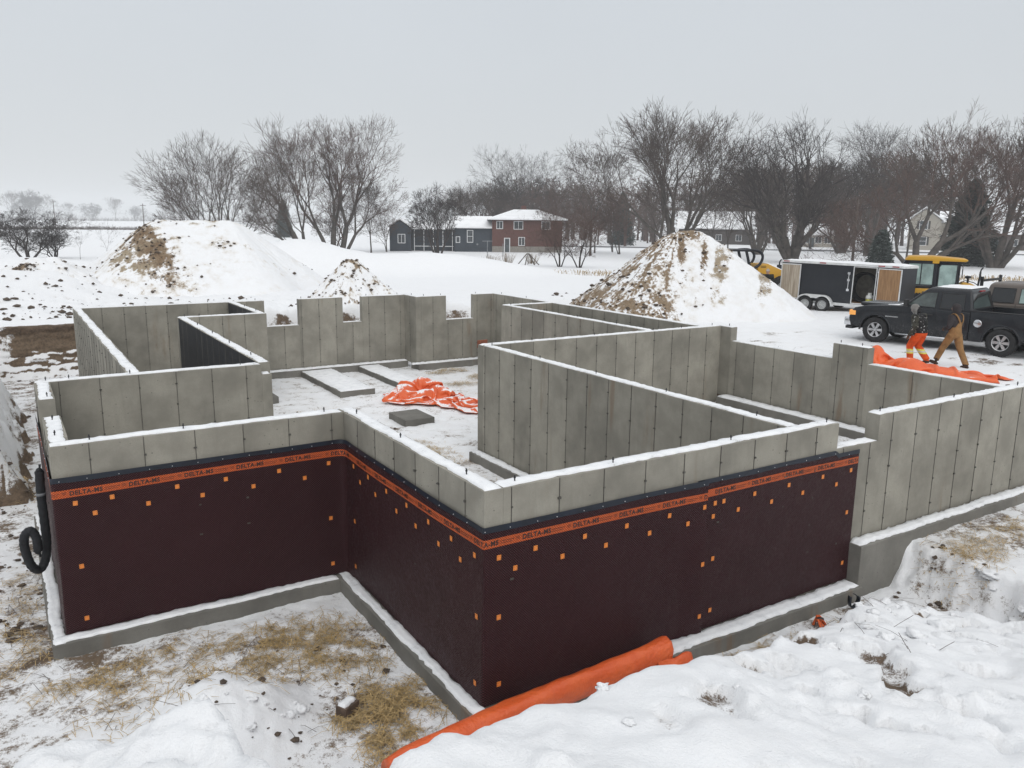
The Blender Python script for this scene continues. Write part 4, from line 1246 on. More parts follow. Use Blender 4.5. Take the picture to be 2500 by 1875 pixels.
scatter_blades('straw', [
    (-1.2, 2.75, 0.85, 0.55, 1500, .07), (-0.8, 2.0, 0.45, 0.6, 700, .05), (-0.75, 0.75, 0.6, 0.5, 2200, .10), (-1.0, 0.2, 0.35, 0.4, 500, .03), (-2.9, 3.2, 0.8, 0.18, 350, .02), (-3.6, 3.0, 0.5, 0.3, 300, .02), (-2.0, 2.6, 1.4, 0.9, 800, 0.0),
    (-4.15, 5.8, 0.3, 1.2, 500, .02), (-4.2, 4.2, 0.4, 0.7, 400, .02), (-3.95, 10.5, 0.15, 0.6, 200, .05), (9.3, 18.4, 0.9, 0.35, 900, .10), (9.9, 16.9, 0.7, 0.5, 900, .12), (8.6, 16.2, 0.6, 0.4, 500, .08), (8.8, 14.8, 1.3, 1.0, 300, .02),
    (4.2, 9.5, 0.5, 1.2, 700, .02), (2.5, 11.0, 1.8, 2.2, 900, .01), (3.0, 14.5, 1.2, 0.5, 350, .02), (3.6, 6.5, 0.9, 1.8, 700, .01), (4.35, 5.1, 0.25, 0.35, 220, .07), (10.3, 6.4, 0.9, 0.9, 500, .06), (10.8, 4.8, 0.7, 1.4, 400, .02),
    (8.2, -0.75, 1.2, 0.35, 500, .02), (9.2, -0.9, 1.0, 0.4, 500, .03), (5.3, -0.75, 0.8, 0.18, 300, .01), (7.6, -1.1, 0.7, 0.3, 400, .02), (-2.6, 2.4, 1.2, 1.2, 900, 0), (4.0, -0.55, 0.9, 0.12, 200, .01), (1.5, 9.8, 1.0, 0.8, 250, .01), (2.0, 18.5, 1.2, 0.9, 250, .01)],
    0.10, 0.30, 0.0055, M_STRAW, 'golden straw scattered over the trampled snow of the dig', 'straw', seed=4, clump=0.12)
scatter_blades('twigs', [(-2.2, 1.8, 1.5, 1.2, 60, .02), (-2.5, -1.5, 1.5, 1.0, 22, .02), (2.5, -2.2, 3.0, 1.2, 45, .03), (5.0, -1.6, 1.8, 0.7, 60, .03), (2.6, 11.5, 1.8, 3.0, 120, 0), (10.5, 5.5, 0.9, 2.2, 60, .03), (-4.1, 5.0, .4, 1.8, 60, 0), (15.5, 9.0, 2.0, 5.0, 60, 0)],
    0.12, 0.42, 0.006, M_TWIG, 'thin dark twigs lying on the snow', 'twigs', tilt=0.9, seed=5)

def clods(name, patches, label, smin_, smax_, seed, mat):
    rg = np.random.RandomState(seed)
    base = np.array([[1, 0, 0], [-1, 0, 0], [0, 1, 0], [0, -1, 0], [0, 0, 1], [0, 0, -1], [.6, .6, .5], [-.6, .6, .5], [.6, -.6, .5], [-.6, -.6, .5]], float)
    fc = np.array([[6, 4, 8], [0, 6, 8], [0, 2, 6], [2, 7, 6], [6, 7, 4], [7, 1, 9], [7, 9, 4], [4, 9, 8], [9, 3, 8], [0, 8, 3], [2, 1, 7], [1, 3, 9], [0, 5, 2], [2, 5, 1], [1, 5, 3], [3, 5, 0]])
    Vs, Fs = [], []; k = 0
    for cx, cy, rx, ry, n in patches:
        a = rg.rand(n) * 6.283; q = np.sqrt(rg.rand(n))
        x = cx + rx * q * np.cos(a); y = cy + ry * q * np.sin(a); z = terrain(x, y)
        for i in range(n):
            s_ = smin_ + (smax_ - smin_) * rg.rand() ** 2.5
            v = base * (0.7 + 0.6 * rg.rand(10, 1)) * np.array([s_, s_ * (0.6 + 0.6 * rg.rand()), s_ * 0.6])
            t_ = rg.rand() * 6.28; c_, n_ = math.cos(t_), math.sin(t_)
            v = v @ np.array([[c_, n_, 0], [-n_, c_, 0], [0, 0, 1]]) + np.array([x[i], y[i], z[i] + s_ * 0.15])
            Vs.append(v); Fs.append(fc + k); k += 10
    o = link(name, np_mesh(name, np.concatenate(Vs), np.concatenate(Fs), mat))
    return tag(o, label, 'clods', kind='stuff')
clods('soil_clods', [(-1.5, 31.0, 4.5, 4.5, 130), (0.5, 27.0, 3.5, 2.0, 60), (-3.0, 28.0, 2.5, 2.5, 50), (4.0, 30.0, 3.5, 2.0, 25), (8.5, 26.5, 2.5, 2.5, 60), (24.0, 26.0, 6.0, 2.0, 40), (16.0, 17.0, 3.0, 3.0, 40), (15.5, 3.0, 1.0, 1.0, 8)],
      'dark frozen clods strewn over the snow', 0.02, 0.17, 3, M_CLOD)
clods('floor_clods', [(-1.5, 1.6, 1.3, 1.3, 60), (-4.15, 6.5, 0.35, 2.2, 70), (-4.1, 10.2, 0.3, 0.5, 20), (5.0, -0.8, 2.0, 0.25, 30), (7.0, -0.9, 0.7, 0.5, 30), (2.5, 12.0, 1.8, 3.0, 40), (-3.95, 18, 0.4, 2.0, 12), (-3.0, 23.5, 1.0, 0.5, 14)],
      'small muddy lumps in the trampled snow of the dig', 0.012, 0.07, 9, M_CLOD)

def snow_chunks():
    ico = bmesh.new(); bmesh.ops.create_icosphere(ico, subdivisions=3, radius=1.0)
    base = np.array([v.co[:] for v in ico.verts]); fc = np.array([[v.index for v in f.verts] for f in ico.faces]); ico.free()
    rg = np.random.RandomState(12); Vs, Fs = [], []; k = 0
    for cx, cy, rx, ry, n, s0, s1 in ((2.6, -2.5, 2.2, 0.7, 16, .03, .14), (4.8, -1.9, 1.8, 0.5, 14, .04, .17), (-0.2, -3.4, 1.4, 0.6, 6, .03, .08), (-3.9, -1.9, 0.9, 0.6, 6, .04, .12), (-2.4, 1.4, 0.9, 0.8, 18, .03, .11), (7.4, -1.8, 1.2, 0.4, 10, .05, .2)):
        for i in range(n):
            a = rg.rand() * 6.28; q = math.sqrt(rg.rand()); x = cx + rx * q * math.cos(a); y = cy + ry * q * math.sin(a)
            s_ = s0 + (s1 - s0) * rg.rand() ** 2
            o = rg.rand(3) * 50
            r_ = 0.8 + 0.85 * fbm(base[:, 0] * 1.3 + o[0], base[:, 1] * 1.3 + base[:, 2] * 1.9 + o[1], 3) + 0.25 * np.abs(pnoise(base[:, 0] * 3 + o[2], base[:, 1] * 3 + 2 * base[:, 2]))
            v = base * r_[:, None] * np.array([s_, s_ * (.6 + .5 * rg.rand()), s_ * (.35 + .3 * rg.rand())])
            t_ = rg.rand() * 6.28; c_, n_ = math.cos(t_), math.sin(t_)
            Vs.append(v @ np.array([[c_, n_, 0], [-n_, c_, 0], [0, 0, 1]]) + np.array([x, y, tz(x, y) + s_ * .05])); Fs.append(fc + k); k += len(base)
    o = link('snow_chunks', np_mesh('snow_chunks', np.concatenate(Vs), np.concatenate(Fs), M_GROUND, smooth=True))
    set_attr(o.data, 'dirt', 0.03 + 0.22 * rg.rand(k)); set_attr(o.data, 'sand', np.full(k, .4))
    tag(o, 'broken lumps of crusted snow on the bank', 'snow lumps', kind='stuff')
snow_chunks()
# ---------------------------------------------------------------- bare winter trees
def bark(name, col, var=0.3):
    return plain(name, col, 0.9, var=var, nscale=1.2, spec=0.15)
M_BARK = bark('bark_grey', (0.085, 0.074, 0.066))
M_TWIGG = bark('twig_grey', (0.082, 0.064, 0.056))
M_TWIGR = bark('twig_red', (0.098, 0.066, 0.056))
M_TWIGD = bark('twig_dark', (0.052, 0.044, 0.042))

def far_z(x, y):
    d = math.hypot(x - CAM.x, y - CAM.y)
    f = lambda a, b: (lambda t_: t_ * t_ * (3 - 2 * t_))(min(max((d - a) / (b - a), 0), 1))
    return -1.0 - 1.15 * f(42, 130) - 0.75 * f(130, 420)
class Grow:
    def __init__(s, seed):
        s.r = random.Random(seed); s.V = [[], []]; s.F = [[], []]
    def tube(s, part, pts, rads, n):
        V, F = s.V[part], s.F[part]
        b = len(V)
        for i, p in enumerate(pts):
            d = pts[min(i + 1, len(pts) - 1)] - pts[max(i - 1, 0)]
            if d.length < 1e-6: d = Vector((0, 0, 1))
            d.normalize()
            a = d.cross(Vector((0.31, 0.77, 0.12))).normalized(); c = d.cross(a)
            r_ = rads[i]
            for k in range(n):
                t_ = 6.28318 * k / n
                q = p + (a * math.cos(t_) + c * math.sin(t_)) * r_
                V.append((q.x, q.y, q.z))
        for i in range(len(pts) - 1):
            for k in range(n):
                j = (k + 1) % n
                F.append((b + i * n + k, b + i * n + j, b + (i + 1) * n + j, b + (i + 1) * n + k))
    def branch(s, p, d, L, rad, lev, P):
        rnd = s.r
        ns = P['seg'][lev]; pts = [p.copy()]; rads = [rad]; dirs = [d.copy()]
        last = lev == P['levels']
        for i in range(ns):
            w = P['wander'][lev]
            d = d + Vector((rnd.gauss(0, w), rnd.gauss(0, w), rnd.gauss(0, w) + P['up'][lev])) + P.get('lean', Vector((0, 0, 0))) * (0.5 if lev < 3 else 0.2)
            d.normalize()
            p = p + d * (L / ns)
            pts.append(p.copy()); dirs.append(d.copy())
            f = (i + 1) / ns
            rads.append(max(rad * (1 - f * (0.93 if last else 0.72)), P['minr']))
        s.tube(0 if lev <= 1 else 1, pts, rads, P['sides'][lev])
        if last: return
        n = P['kids'][lev]
        n = max(1, int(n * rnd.uniform(0.8, 1.2)))
        t0 = P['start'][lev]
        ga = rnd.random() * 6.28
        for k in range(n):
            t_ = t0 + (1 - t0) * (k + rnd.random()) / n
            t_ = min(t_, 0.99)
            x = t_ * ns; i = int(x); fr = x - i
            q = pts[i].lerp(pts[i + 1], fr); dd = dirs[i + 1]
            ang = math.radians(rnd.uniform(*P['ang'][lev])); ga += 2.4 + rnd.uniform(-.5, .5)
            a = dd.orthogonal().normalized(); b = dd.cross(a)
            nd = dd * math.cos(ang) + (a * math.cos(ga) + b * math.sin(ga)) * math.sin(ang)
            cl = L * P['ratio'][lev] * rnd.uniform(0.75, 1.15) * (1.0 - P['short'][lev] * t_)
            s.branch(q, nd, cl, max(rads[i] * P['rr'][lev], P['minr']), lev + 1, P)

BASE = dict(levels=3, seg=[4, 4, 3, 2, 2], wander=[.05, .09, .11, .12, .14], up=[.01, .035, .04, .04, .035], kids=[10, 6, 4, 0, 0], start=[.18, .15, .1, 0, 0],
            ang=[(28, 62), (28, 58), (28, 60), (24, 58), (0, 0)], ratio=[.5, .5, .5, .5, 0], short=[.25, .4, .35, .3, 0], rr=[.46, .42, .42, .5, 0], sides=[4, 3, 3, 3, 3], minr=.045)
def fork(g, p, d, L, r, dep, K):
    """a limb that bends, sends off side shoots and forks at its end: the crown fans out evenly"""
    rnd = g.r
    n = 3 if dep < 3 else 2
    pts = [p.copy()]; q = p.copy(); dirs = []
    for i in range(n):
        w_ = .05 + .015 * dep
        d = (d + Vector((rnd.gauss(0, w_), rnd.gauss(0, w_), rnd.gauss(0, w_) + K['up'] * (1.0 if dep else .2)))).normalized()
        q = q + d * (L / n); pts.append(q.copy()); dirs.append(d)
    last = dep >= K['depth']
    r1 = r * (.80 if not last else .35)
    rads = [max(r + (r1 - r) * i / n, K['minr'] * (.6 if last and i == n else 1)) for i in range(n + 1)]
    if dep == 0: rads[0] = r * 1.35
    g.tube(0 if dep <= 2 else 1, pts, rads, 9 if dep == 0 else 7 if dep < 3 else 4 if dep < 5 else 3)
    if last: return
    m = 3 if rnd.random() < K['tri'] else 2
    ga = rnd.random() * 6.28
    for k in range(m):
        ga += 6.28318 / m + rnd.uniform(-.5, .5)
        an = math.radians(rnd.uniform(*K['spread'])) * (.55 if k == 0 and m == 3 else 1)
        a = d.orthogonal().normalized(); b = d.cross(a)
        nd = d * math.cos(an) + (a * math.cos(ga) + b * math.sin(ga)) * math.sin(an)
        fork(g, q, nd, L * K['ratio'] * rnd.uniform(.82, 1.16), r1 * (.74 if m == 2 else .64), dep + 1, K)
    for k in range(K['side'] if dep >= 1 else K.get('low', 0)):
        if rnd.random() < .25: continue
        i = rnd.randrange(n); t_ = rnd.random(); ps = pts[i].lerp(pts[i + 1], t_); dd = dirs[i]
        an = math.radians(rnd.uniform(35, 65)); g2 = rnd.random() * 6.28
        a = dd.orthogonal().normalized(); b = dd.cross(a)
        nd = dd * math.cos(an) + (a * math.cos(g2) + b * math.sin(g2)) * math.sin(an)
        nxt = min(K['depth'], dep + 3)
        fork(g, ps, nd, L * K['ratio'] ** 2.2 * rnd.uniform(.7, 1.1), r1 * .36, nxt, K)
def tree_meshes(seed, H, trunk_r, mats, stems=None, **kw):
    K = dict(depth=9, spread=(14, 30), ratio=.82, up=.035, tri=.32, side=1, minr=.010); K.update(kw)
    g = Grow(seed)
    if stems is None: stems = [((0, 0), (0, 0, 1), 1.0, 1.0)]
    for (ox, oy), d, l, r_ in stems:
        fork(g, Vector((ox, oy, -.3)), Vector(d).normalized(), 2.6 * l, trunk_r * r_, 0, K)
    top = max(v[2] for v in g.V[1])
    k = H / top
    out = []
    for i in (0, 1):
        V = np.array(g.V[i]) * np.array([k * K.get('wide', 1.0), k * K.get('wide', 1.0), k])
        out.append(np_mesh('trunk' if i == 0 else 'crown', V, np.array(g.F[i]), mats[i], smooth=(i == 0)))
    return out
def tree(name, me2, loc, label, cat='tree', group=None, rz=0.0, sc=(1, 1, 1)):
    e = empty(name, (loc[0], loc[1], tz(loc[0], loc[1]) - 0.05), rz, label, cat, group)
    link('trunk', me2[0], e); link('crown', me2[1], e)
    e.scale = sc
    return e

B2 = [M_BARK, M_TWIGG]
ROUND = tree_meshes(3, 13.8, .16, B2, stems=[((-.5, 0), (-.5, .1, 1), 1, .8), ((-.2, .3), (-.22, .2, 1), 1, .9), ((.1, 0), (.05, -.1, 1), 1.05, 1), ((.4, .2), (.3, .1, 1), 1, .9), ((.6, -.1), (.6, -.1, 1), .95, .7), ((0, -.3), (-.75, -.2, 1), .9, .6)], depth=7, ratio=.80, spread=(12, 27), side=2, up=.03)
tree('bare_tree', ROUND, (16.0, 83.1), 'rounded many-stemmed bare tree behind the tall flat-topped heap')
WIL1 = tree_meshes(5, 18.2, .30, [M_BARK, M_TWIGG], stems=[((0, 0), (-.34, 0, 1), 1.15, 1), ((.3, .2), (-.75, .1, 1), 1.05, .6), ((-.3, 0), (-1.1, 0, .8), .85, .5), ((.2, .3), (.02, .3, 1), 1.1, .7)], depth=8, ratio=.80, spread=(13, 28), side=1, up=.055, low=1)
tree('bare_tree', WIL1, (32.3, 105.6), 'large bare tree with leaning trunks, limbs sweeping towards the flat-topped heap')
WIL2 = tree_meshes(8, 20.0, .30, [M_BARK, M_TWIGR], stems=[((0, 0), (.03, 0, 1), 1.1, 1), ((.8, .2), (.38, .1, 1), 1.1, 1), ((-.5, 0), (-.2, -.1, 1), 1, .7), ((1.0, 0), (.7, -.1, 1), .9, .6)], depth=8, ratio=.81, spread=(12, 27), side=2, up=.045, low=1)
tree('bare_tree', WIL2, (36.9, 106.5), 'tallest bare tree of the willow clump, with upright twiggy crown, near the dark blue house')
VASE = tree_meshes(12, 19.9, .30, B2, stems=[((0, 0), (0, 0, 1), 1.1, 1), ((.2, .1), (.2, .05, 1), 1, .8), ((-.2, 0), (-.2, 0, 1), 1, .8), ((-.1, .2), (-.38, .1, 1), .95, .7), ((.2, -.1), (.38, -.1, 1), .95, .7)], depth=8, ratio=.815, spread=(10, 24), side=1, up=.03)
tree('bare_tree', VASE, (70.4, 71.7), 'tall vase-shaped bare tree standing behind the pointed heap')
MAPLE = tree_meshes(21, 18.6, .56, [M_BARK, M_TWIGD], stems=[((0, 0), (-.36, .05, 1), 1.05, .9), ((.25, 0), (.20, 0, 1), 1.1, .95), ((.2, .2), (.68, .1, 1), 1.0, .6), ((-.1, 0), (-.85, 0, 1), .8, .5), ((.1, -.1), (.0, -.3, 1), .7, .8)], depth=8, ratio=.81, spread=(13, 29), side=1, up=.04)
tree('bare_tree', MAPLE, (77.8, 59.3), 'broad old bare tree with a thick forked trunk above the cargo trailer')
LEAN = tree_meshes(34, 17.2, .36, [M_BARK, M_TWIGR], stems=[((0, 0), (.05, 0, 1), 1.0, .9), ((.5, -.2), (.55, -.3, 1), 1.15, .95), ((.8, 0), (.95, -.5, .9), 1.1, .8), ((-.2, .1), (-.8, .4, .7), .8, .6), ((-.3, 0), (-1.1, .5, .40), .75, .45)], depth=8, ratio=.81, spread=(13, 28), side=1, up=.055)
tree('bare_tree', LEAN, (79.7, 44.4), 'spreading bare tree with pale leaning trunks in front of the dark spruce')
tree('bare_tree', VASE, (91.5, 42.0), 'bare tree with reddish top beyond the spruce at the lot edge', rz=2.1, sc=(.95, .95, .87))
OVAL = tree_meshes(40, 20.3, .30, [M_BARK, M_TWIGD], stems=[((0, 0), (-.06, 0, 1), 1.5, 1), ((.2, 0), (.14, .05, 1), 1.4, .8)], depth=8, ratio=.80, spread=(16, 34), side=2, up=.01)
tree('bare_tree', OVAL, (87.0, 134.6), 'tall oval bare tree rising behind the brick house')
MID = tree_meshes(52, 11.0, .16, [M_BARK, M_TWIGG], stems=[((0, 0), (0, 0, 1), 1.4, 1)], depth=8, ratio=.80, spread=(13, 30), side=2, up=.03, minr=.012)
MIDR = tree_meshes(57, 12.0, .17, [M_BARK, M_TWIGR], stems=[((0, 0), (0, 0, 1), 1.2, 1), ((.1, .1), (.25, .1, 1), 1, .6)], depth=8, ratio=.80, spread=(13, 30), side=2, up=.03, minr=.013)
DENSE = tree_meshes(61, 10.0, .22, [M_TWIGD, M_TWIGD], stems=[((0, 0), (.05, 0, 1), .8, 1), ((.3, 0), (.4, .1, 1), .8, .7), ((-.3, 0), (-.5, 0, 1), .8, .7), ((0, .2), (.1, .6, 1), .7, .6)], depth=8, ratio=.80, spread=(14, 32), side=2, up=.02, minr=.012)
SMALL = tree_meshes(66, 5.6, .14, [M_TWIGD, M_TWIGR], stems=[((0, 0), (-.1, 0, 1), .7, 1), ((.06, 0), (.55, .1, 1), .7, .7), ((-.05, 0), (-.6, .1, 1), .7, .7)], depth=8, ratio=.79, spread=(15, 34), side=2, up=.0, minr=.008)
SAPL = tree_meshes(70, 5.2, .06, B2, stems=[((0, 0), (0, 0, 1), 1.5, 1)], depth=6, ratio=.80, spread=(10, 26), side=3, up=.04, minr=.010)
tree('bare_tree', DENSE, (46.9, 93.1), 'dark dense bare tree in front of the dark blue house')
tree('bare_tree', MID, (42.5, 106.1), 'medium bare tree in the thicket beside the willow clump', group='thicket trees')
tree('bare_tree', MIDR, (46.0, 108.5), 'low brownish bare tree of the thicket next to the blue gable end', group='thicket trees', rz=1, sc=(.8, .8, .68))
tree('bare_tree', MIDR, (39.8, 110.0), 'reddish bare tree behind the willow trunks', group='thicket trees', rz=2, sc=(.9, .9, .72))
for i, (n_, x, y, h_, lb) in enumerate((('a', 77.0, 137.1, 12.2, 'bare tree behind the blue roof'), ('b', 71.0, 134.7, 9.9, 'lower bare tree behind the blue house, next to the dense dark one'), ('c', 83.8, 141.2, 14.0, 'bare tree between the blue roof and the tall oval tree'), ('d', 95.0, 139.0, 12.8, 'hazy bare tree beyond the brick house roof'))):
    m_, h0 = (MID, 11.0) if i % 2 else (VASE, 19.9)
    tree('bare_tree', m_, (x, y), lb, group='trees behind the houses', rz=i * 1.7, sc=(h_ / h0 * 1.05,) * 2 + (h_ / h0,))
tree('bare_tree', SMALL, (39.1, 53.5), 'small spreading orchard tree, first of the pair beyond the stubble', group='orchard pair')
tree('bare_tree', SMALL, (39.9, 51.6), 'small spreading orchard tree with the thicker trunk, nearest the pointed heap', group='orchard pair', rz=2.2, sc=(1.05, 1.05, 1.02))
tree('young_tree', SAPL, (38.9, 58.5), 'slender young tree held by wooden stakes on the lawn of the brick house', sc=(1.15, 1.15, .92))
for i, (x, y, h_, m_, h0, lb) in enumerate(((74.8, 94.2, 11.6, MIDR, 12, 'reddish bare tree at the edge of the lawn'), (76.5, 90.2, 12.4, MIDR, 12, 'reddish round-topped bare tree beside the lawn edge'), (81.4, 97.9, 10.8, MIDR, 12, 'reddish bare tree standing behind the lawn pair'),
        (68.0, 86.5, 16.5, MID, 11, 'tall bare tree close by the vase-shaped one'), (85.9, 80.2, 10.8, MID, 11, 'slim roadside bare tree behind the pointed heap'), (82.4, 73.8, 11.2, MID, 11, 'slim dark-trunked bare tree before the road'),
        (88.9, 87.1, 10.8, MID, 11, 'slim bare tree near the snowy bungalow roof'), (97.9, 82.0, 16.0, VASE, 19.9, 'tall hazy bare tree behind the forked old tree'), (111.7, 72.3, 21.3, OVAL, 20.3, 'tall crooked bare tree beyond the road'),
        (117.6, 81.2, 16.6, VASE, 19.9, 'bare tree beyond the road behind the leaning pole'), (134.0, 100.0, 17.0, MIDR, 12, 'reddish bare tree beside the cream house'), (103.0, 60.0, 14.0, MID, 11, 'bare tree on the far road bank'), (71.5, 101.0, 11.0, MIDR, 12, 'reddish bare tree by the end of the brick house'))):
    k = h_ / h0
    tree('bare_tree', m_, (x, y), lb, group='trees along the road', rz=i * 1.3 + 0.4, sc=(k, k, k))
tree('shrub', DENSE, (-1.4, 93.3), 'broad dark leafless shrub at the field edge', 'shrub', sc=(.95, .95, .56))
tree('shrub', DENSE, (1.2, 95.5), 'lower dark leafless shrub beside the broad one at the field edge', 'shrub', rz=2, sc=(.6, .6, .36))
tree('young_tree', SAPL, (3.3, 91.0), 'taller of two thin bare saplings by the open field', rz=.5)
tree('young_tree', SAPL, (5.6, 87.8), 'shorter of two thin bare saplings by the open field', rz=2.5, sc=(.95, .95, .86))
tree('young_tree', SAPL, (71.0, 51.6), 'thin snowy sapling above the cargo trailer roof', rz=1.5, sc=(1.1, 1.1, .95))
for i, (x, y, h_) in enumerate(((11, 985, 29), (28, 930, 32), (43, 1050, 28), (96, 1110, 23), (118, 1080, 27), (150, 1160, 21), (71, 1125, 21), (-18, 960, 25), (195, 1190, 21), (235, 1210, 19), (262, 1180, 21))):
    tree('bare_tree', DENSE if i % 2 else MID, (x, y), 'faint bare tree far off across the snowy field', group='far field trees', rz=i, sc=(h_ / 10 * 1.2, h_ / 10 * 1.2, h_ / 10.0))

# ---- shrubs and stakes on the lawn
def bush(loc, r, h, label):
    g = Grow(int(loc[0] * 10))
    for k in range(70):
        a = g.r.random() * 6.28; t_ = g.r.random()
        d = Vector((math.cos(a) * .6 * t_, math.sin(a) * .6 * t_, 1)).normalized()
        p0 = Vector((math.cos(a) * r * .5 * t_, math.sin(a) * r * .5 * t_, -.05))
        g.tube(1, [p0, p0 + d * h * .55, p0 + d * h * g.r.uniform(.8, 1.1) + Vector((g.r.gauss(0, .05), g.r.gauss(0, .05), 0))], [.012, .009, .006], 3)
    o = link('shrub', np_mesh('shrub', np.array(g.V[1]), np.array(g.F[1]), bark('shrub_straw', (.20, .15, .10))))
    o.location = (loc[0], loc[1], tz(*loc)); tag(o, label, 'shrub')
bush((33.8, 56.9), 1.1, 1.0, 'small rounded straw-coloured shrub on the snowy lawn')
bush((37.6, 60.3), 1.0, 1.1, 'small shrub behind the staked young tree')
bush((41.0, 61.0), .9, 1.0, 'small shrub next to the orchard pair')
M_WOODG = plain('weathered_wood', (0.10, 0.082, 0.068), 0.9, var=0.3, nscale=5)
sk = empty('tree_stakes', (38.9, 58.5, tz(38.9, 58.5)), 0, 'wooden stakes leaning round the young tree', 'stakes')
for k in range(7):
    a = 6.28 * k / 7 + .3
    MB().tube([(1.15 * math.cos(a), 1.15 * math.sin(a), -.1), (.1 * math.cos(a), .1 * math.sin(a), 1.05)], .045, 5).build('stake', M_WOODG, sk)
M_STEELG = plain('grey_steel', (0.20, 0.21, 0.22), 0.5, 0.4, var=0.2)
cp = empty('clothesline_post', (48.8, 83.0, tz(48.8, 83.0)), -.5, 'grey T-shaped clothesline post before the blue house wall', 'post')
MB().tube([(0, 0, -.1), (0, 0, 2.1)], .05, 8).build('pole', M_STEELG, cp)
MB().box(-.65, .65, -.04, .04, 2.0, 2.08).build('crossbar', M_STEELG, cp)
cp = empty('clothesline_post', (52.6, 85.4, tz(52.6, 85.4)), -.5, 'plain short grey post before the brick house', 'post')
MB().tube([(0, 0, -.1), (0, 0, 1.7)], .05, 8).build('pole', M_STEELG, cp)

# ---- utility poles
def upole(loc, h, lean, label, arm=True):
    e = empty('utility_pole', (loc[0], loc[1], tz(*loc)), .6, label, 'pole')
    MB().tube([(0, 0, -.2), (lean * .5, 0, h * .5), (lean, 0, h)], [.16, .14, .11], 8).build('pole', M_WOODG, e, smooth=True)
    if arm:
        MB().box(lean - 1.2, lean + 1.2, -.06, .06, h - .75, h - .6).build('crossarm', M_WOODG, e)
        for k in (-1.0, -.4, .4, 1.0): MB().lathe([(.05, 0), (.06, .1), (.03, .18)], 8, Matrix.Translation((lean + k, 0, h - .6))).build('insulator', M_STEELG, e)
upole((37.8, 290.4), 9.6, .1, 'utility pole far off in the snowy field by the flat-topped heap')
upole((14.2, 332.8), 11.0, 0, 'faint utility pole among the far field trees')
upole((78.7, 51.4), 7.4, 1.1, 'leaning wooden pole above the cargo trailer', arm=False)
rb = empty('round_bale', (10.6, 104.4, tz(10.6, 104.4)), -.5, 'dark round bale lying in the field beside the flat-topped heap', 'bale')
MB().lathe([(.2, -.75), (.78, -.74), (.82, -.6), (.82, .6), (.78, .74), (.2, .75)], 20, Matrix.Translation((0, 0, .78)) @ Matrix.Rotation(math.pi / 2, 4, 'Y')).build('roll', plain('bale_wrap', (.035, .04, .04), .6, var=.3), rb, smooth=True)
MB().lathe([(.30, -.77), (.30, -.76)], 14, Matrix.Translation((0, 0, .78)) @ Matrix.Rotation(math.pi / 2, 4, 'Y')).build('core', plain('bale_core', (.10, .11, .11), .8), rb)

# ---- evergreens
M_NEEDLE = plain('needles', (0.020, 0.032, 0.026), 0.85, var=0.5, nscale=1.5)
M_NEEDSN = plain('needles_snowed', (0.12, 0.14, 0.13), 0.85, var=0.5, nscale=2)
def conifer_mesh(seed, H, R, n=170, leaf=.20, snowy=.16, power=.85, base=0.05):
    r_ = random.Random(seed); V, F, MI = [], [], []
    for i in range(n):
        t_ = base + (1 - base) * (i + r_.random()) / n
        z = H * t_; rad = R * (1 - t_) ** power * r_.uniform(.72, 1.12) + .08
        a = i * 2.4 + r_.uniform(-.3, .3)
        nl = int(16 + 60 * rad / R)
        for k in range(nl):
            f = (k + r_.random()) / nl
            rr_ = rad * f
            w_ = rad * .36 * (1.05 - f)
            px_ = math.cos(a) * rr_ + math.cos(a + 1.57) * r_.gauss(0, w_); py_ = math.sin(a) * rr_ + math.sin(a + 1.57) * r_.gauss(0, w_)
            pz = z - .22 * rr_ + .10 * f * f * rad + r_.gauss(0, .06 + .05 * rad)
            d = Vector((math.cos(a) + r_.gauss(0, .5), math.sin(a) + r_.gauss(0, .5), r_.gauss(-.15, .35))).normalized() * leaf * r_.uniform(.6, 1.3)
            s_ = d.cross(Vector((r_.gauss(0, 1), r_.gauss(0, 1), r_.gauss(0, 1)))).normalized() * leaf * .22
            c = Vector((px_, py_, pz)); b = len(V)
            V += [tuple(c - d - s_ * .3), tuple(c + s_), tuple(c + d), tuple(c - s_)]
            F.append((b, b + 1, b + 2, b + 3)); MI.append(1 if r_.random() < snowy else 0)
    crown = np_mesh('crown', np.array(V), np.array(F), [M_NEEDLE, M_NEEDSN], fmat=MI)
    trunk = MB().tube([(0, 0, -.2), (0, 0, H * .5), (0, 0, H * .95)], [R * .06 + .04, R * .035 + .02, .02], 7).mesh('trunk', M_BARK, True)
    return [trunk, crown]
SPR = conifer_mesh(1, 8.6, 3.4, 200, .30, .10, .62)
tree('spruce_tree', SPR, (94.4, 47.0), 'large dark spruce behind the spreading pale-trunked tree', sc=(1.15, 1.15, 1.18))
tree('spruce_tree', SPR, (97.5, 49.5), 'dark spruce half hidden behind the large one', rz=2, sc=(.85, .85, .95))
CED = conifer_mesh(2, 3.9, 1.5, 130, .20, .22, .45)
tree('cedar_tree', CED, (72.8, 44.0), 'small rounded snowy cedar above the yellow cab')
tree('spruce_tree', SPR, (61.8, 213.7), 'distant dark conifer seen through the willow trunks', sc=(.9, .9, 1.15))
tree('spruce_tree', SPR, (110.0, 130.0), 'dark conifer in the misty wood behind the brick house', rz=1, sc=(.9, .9, 1.3))

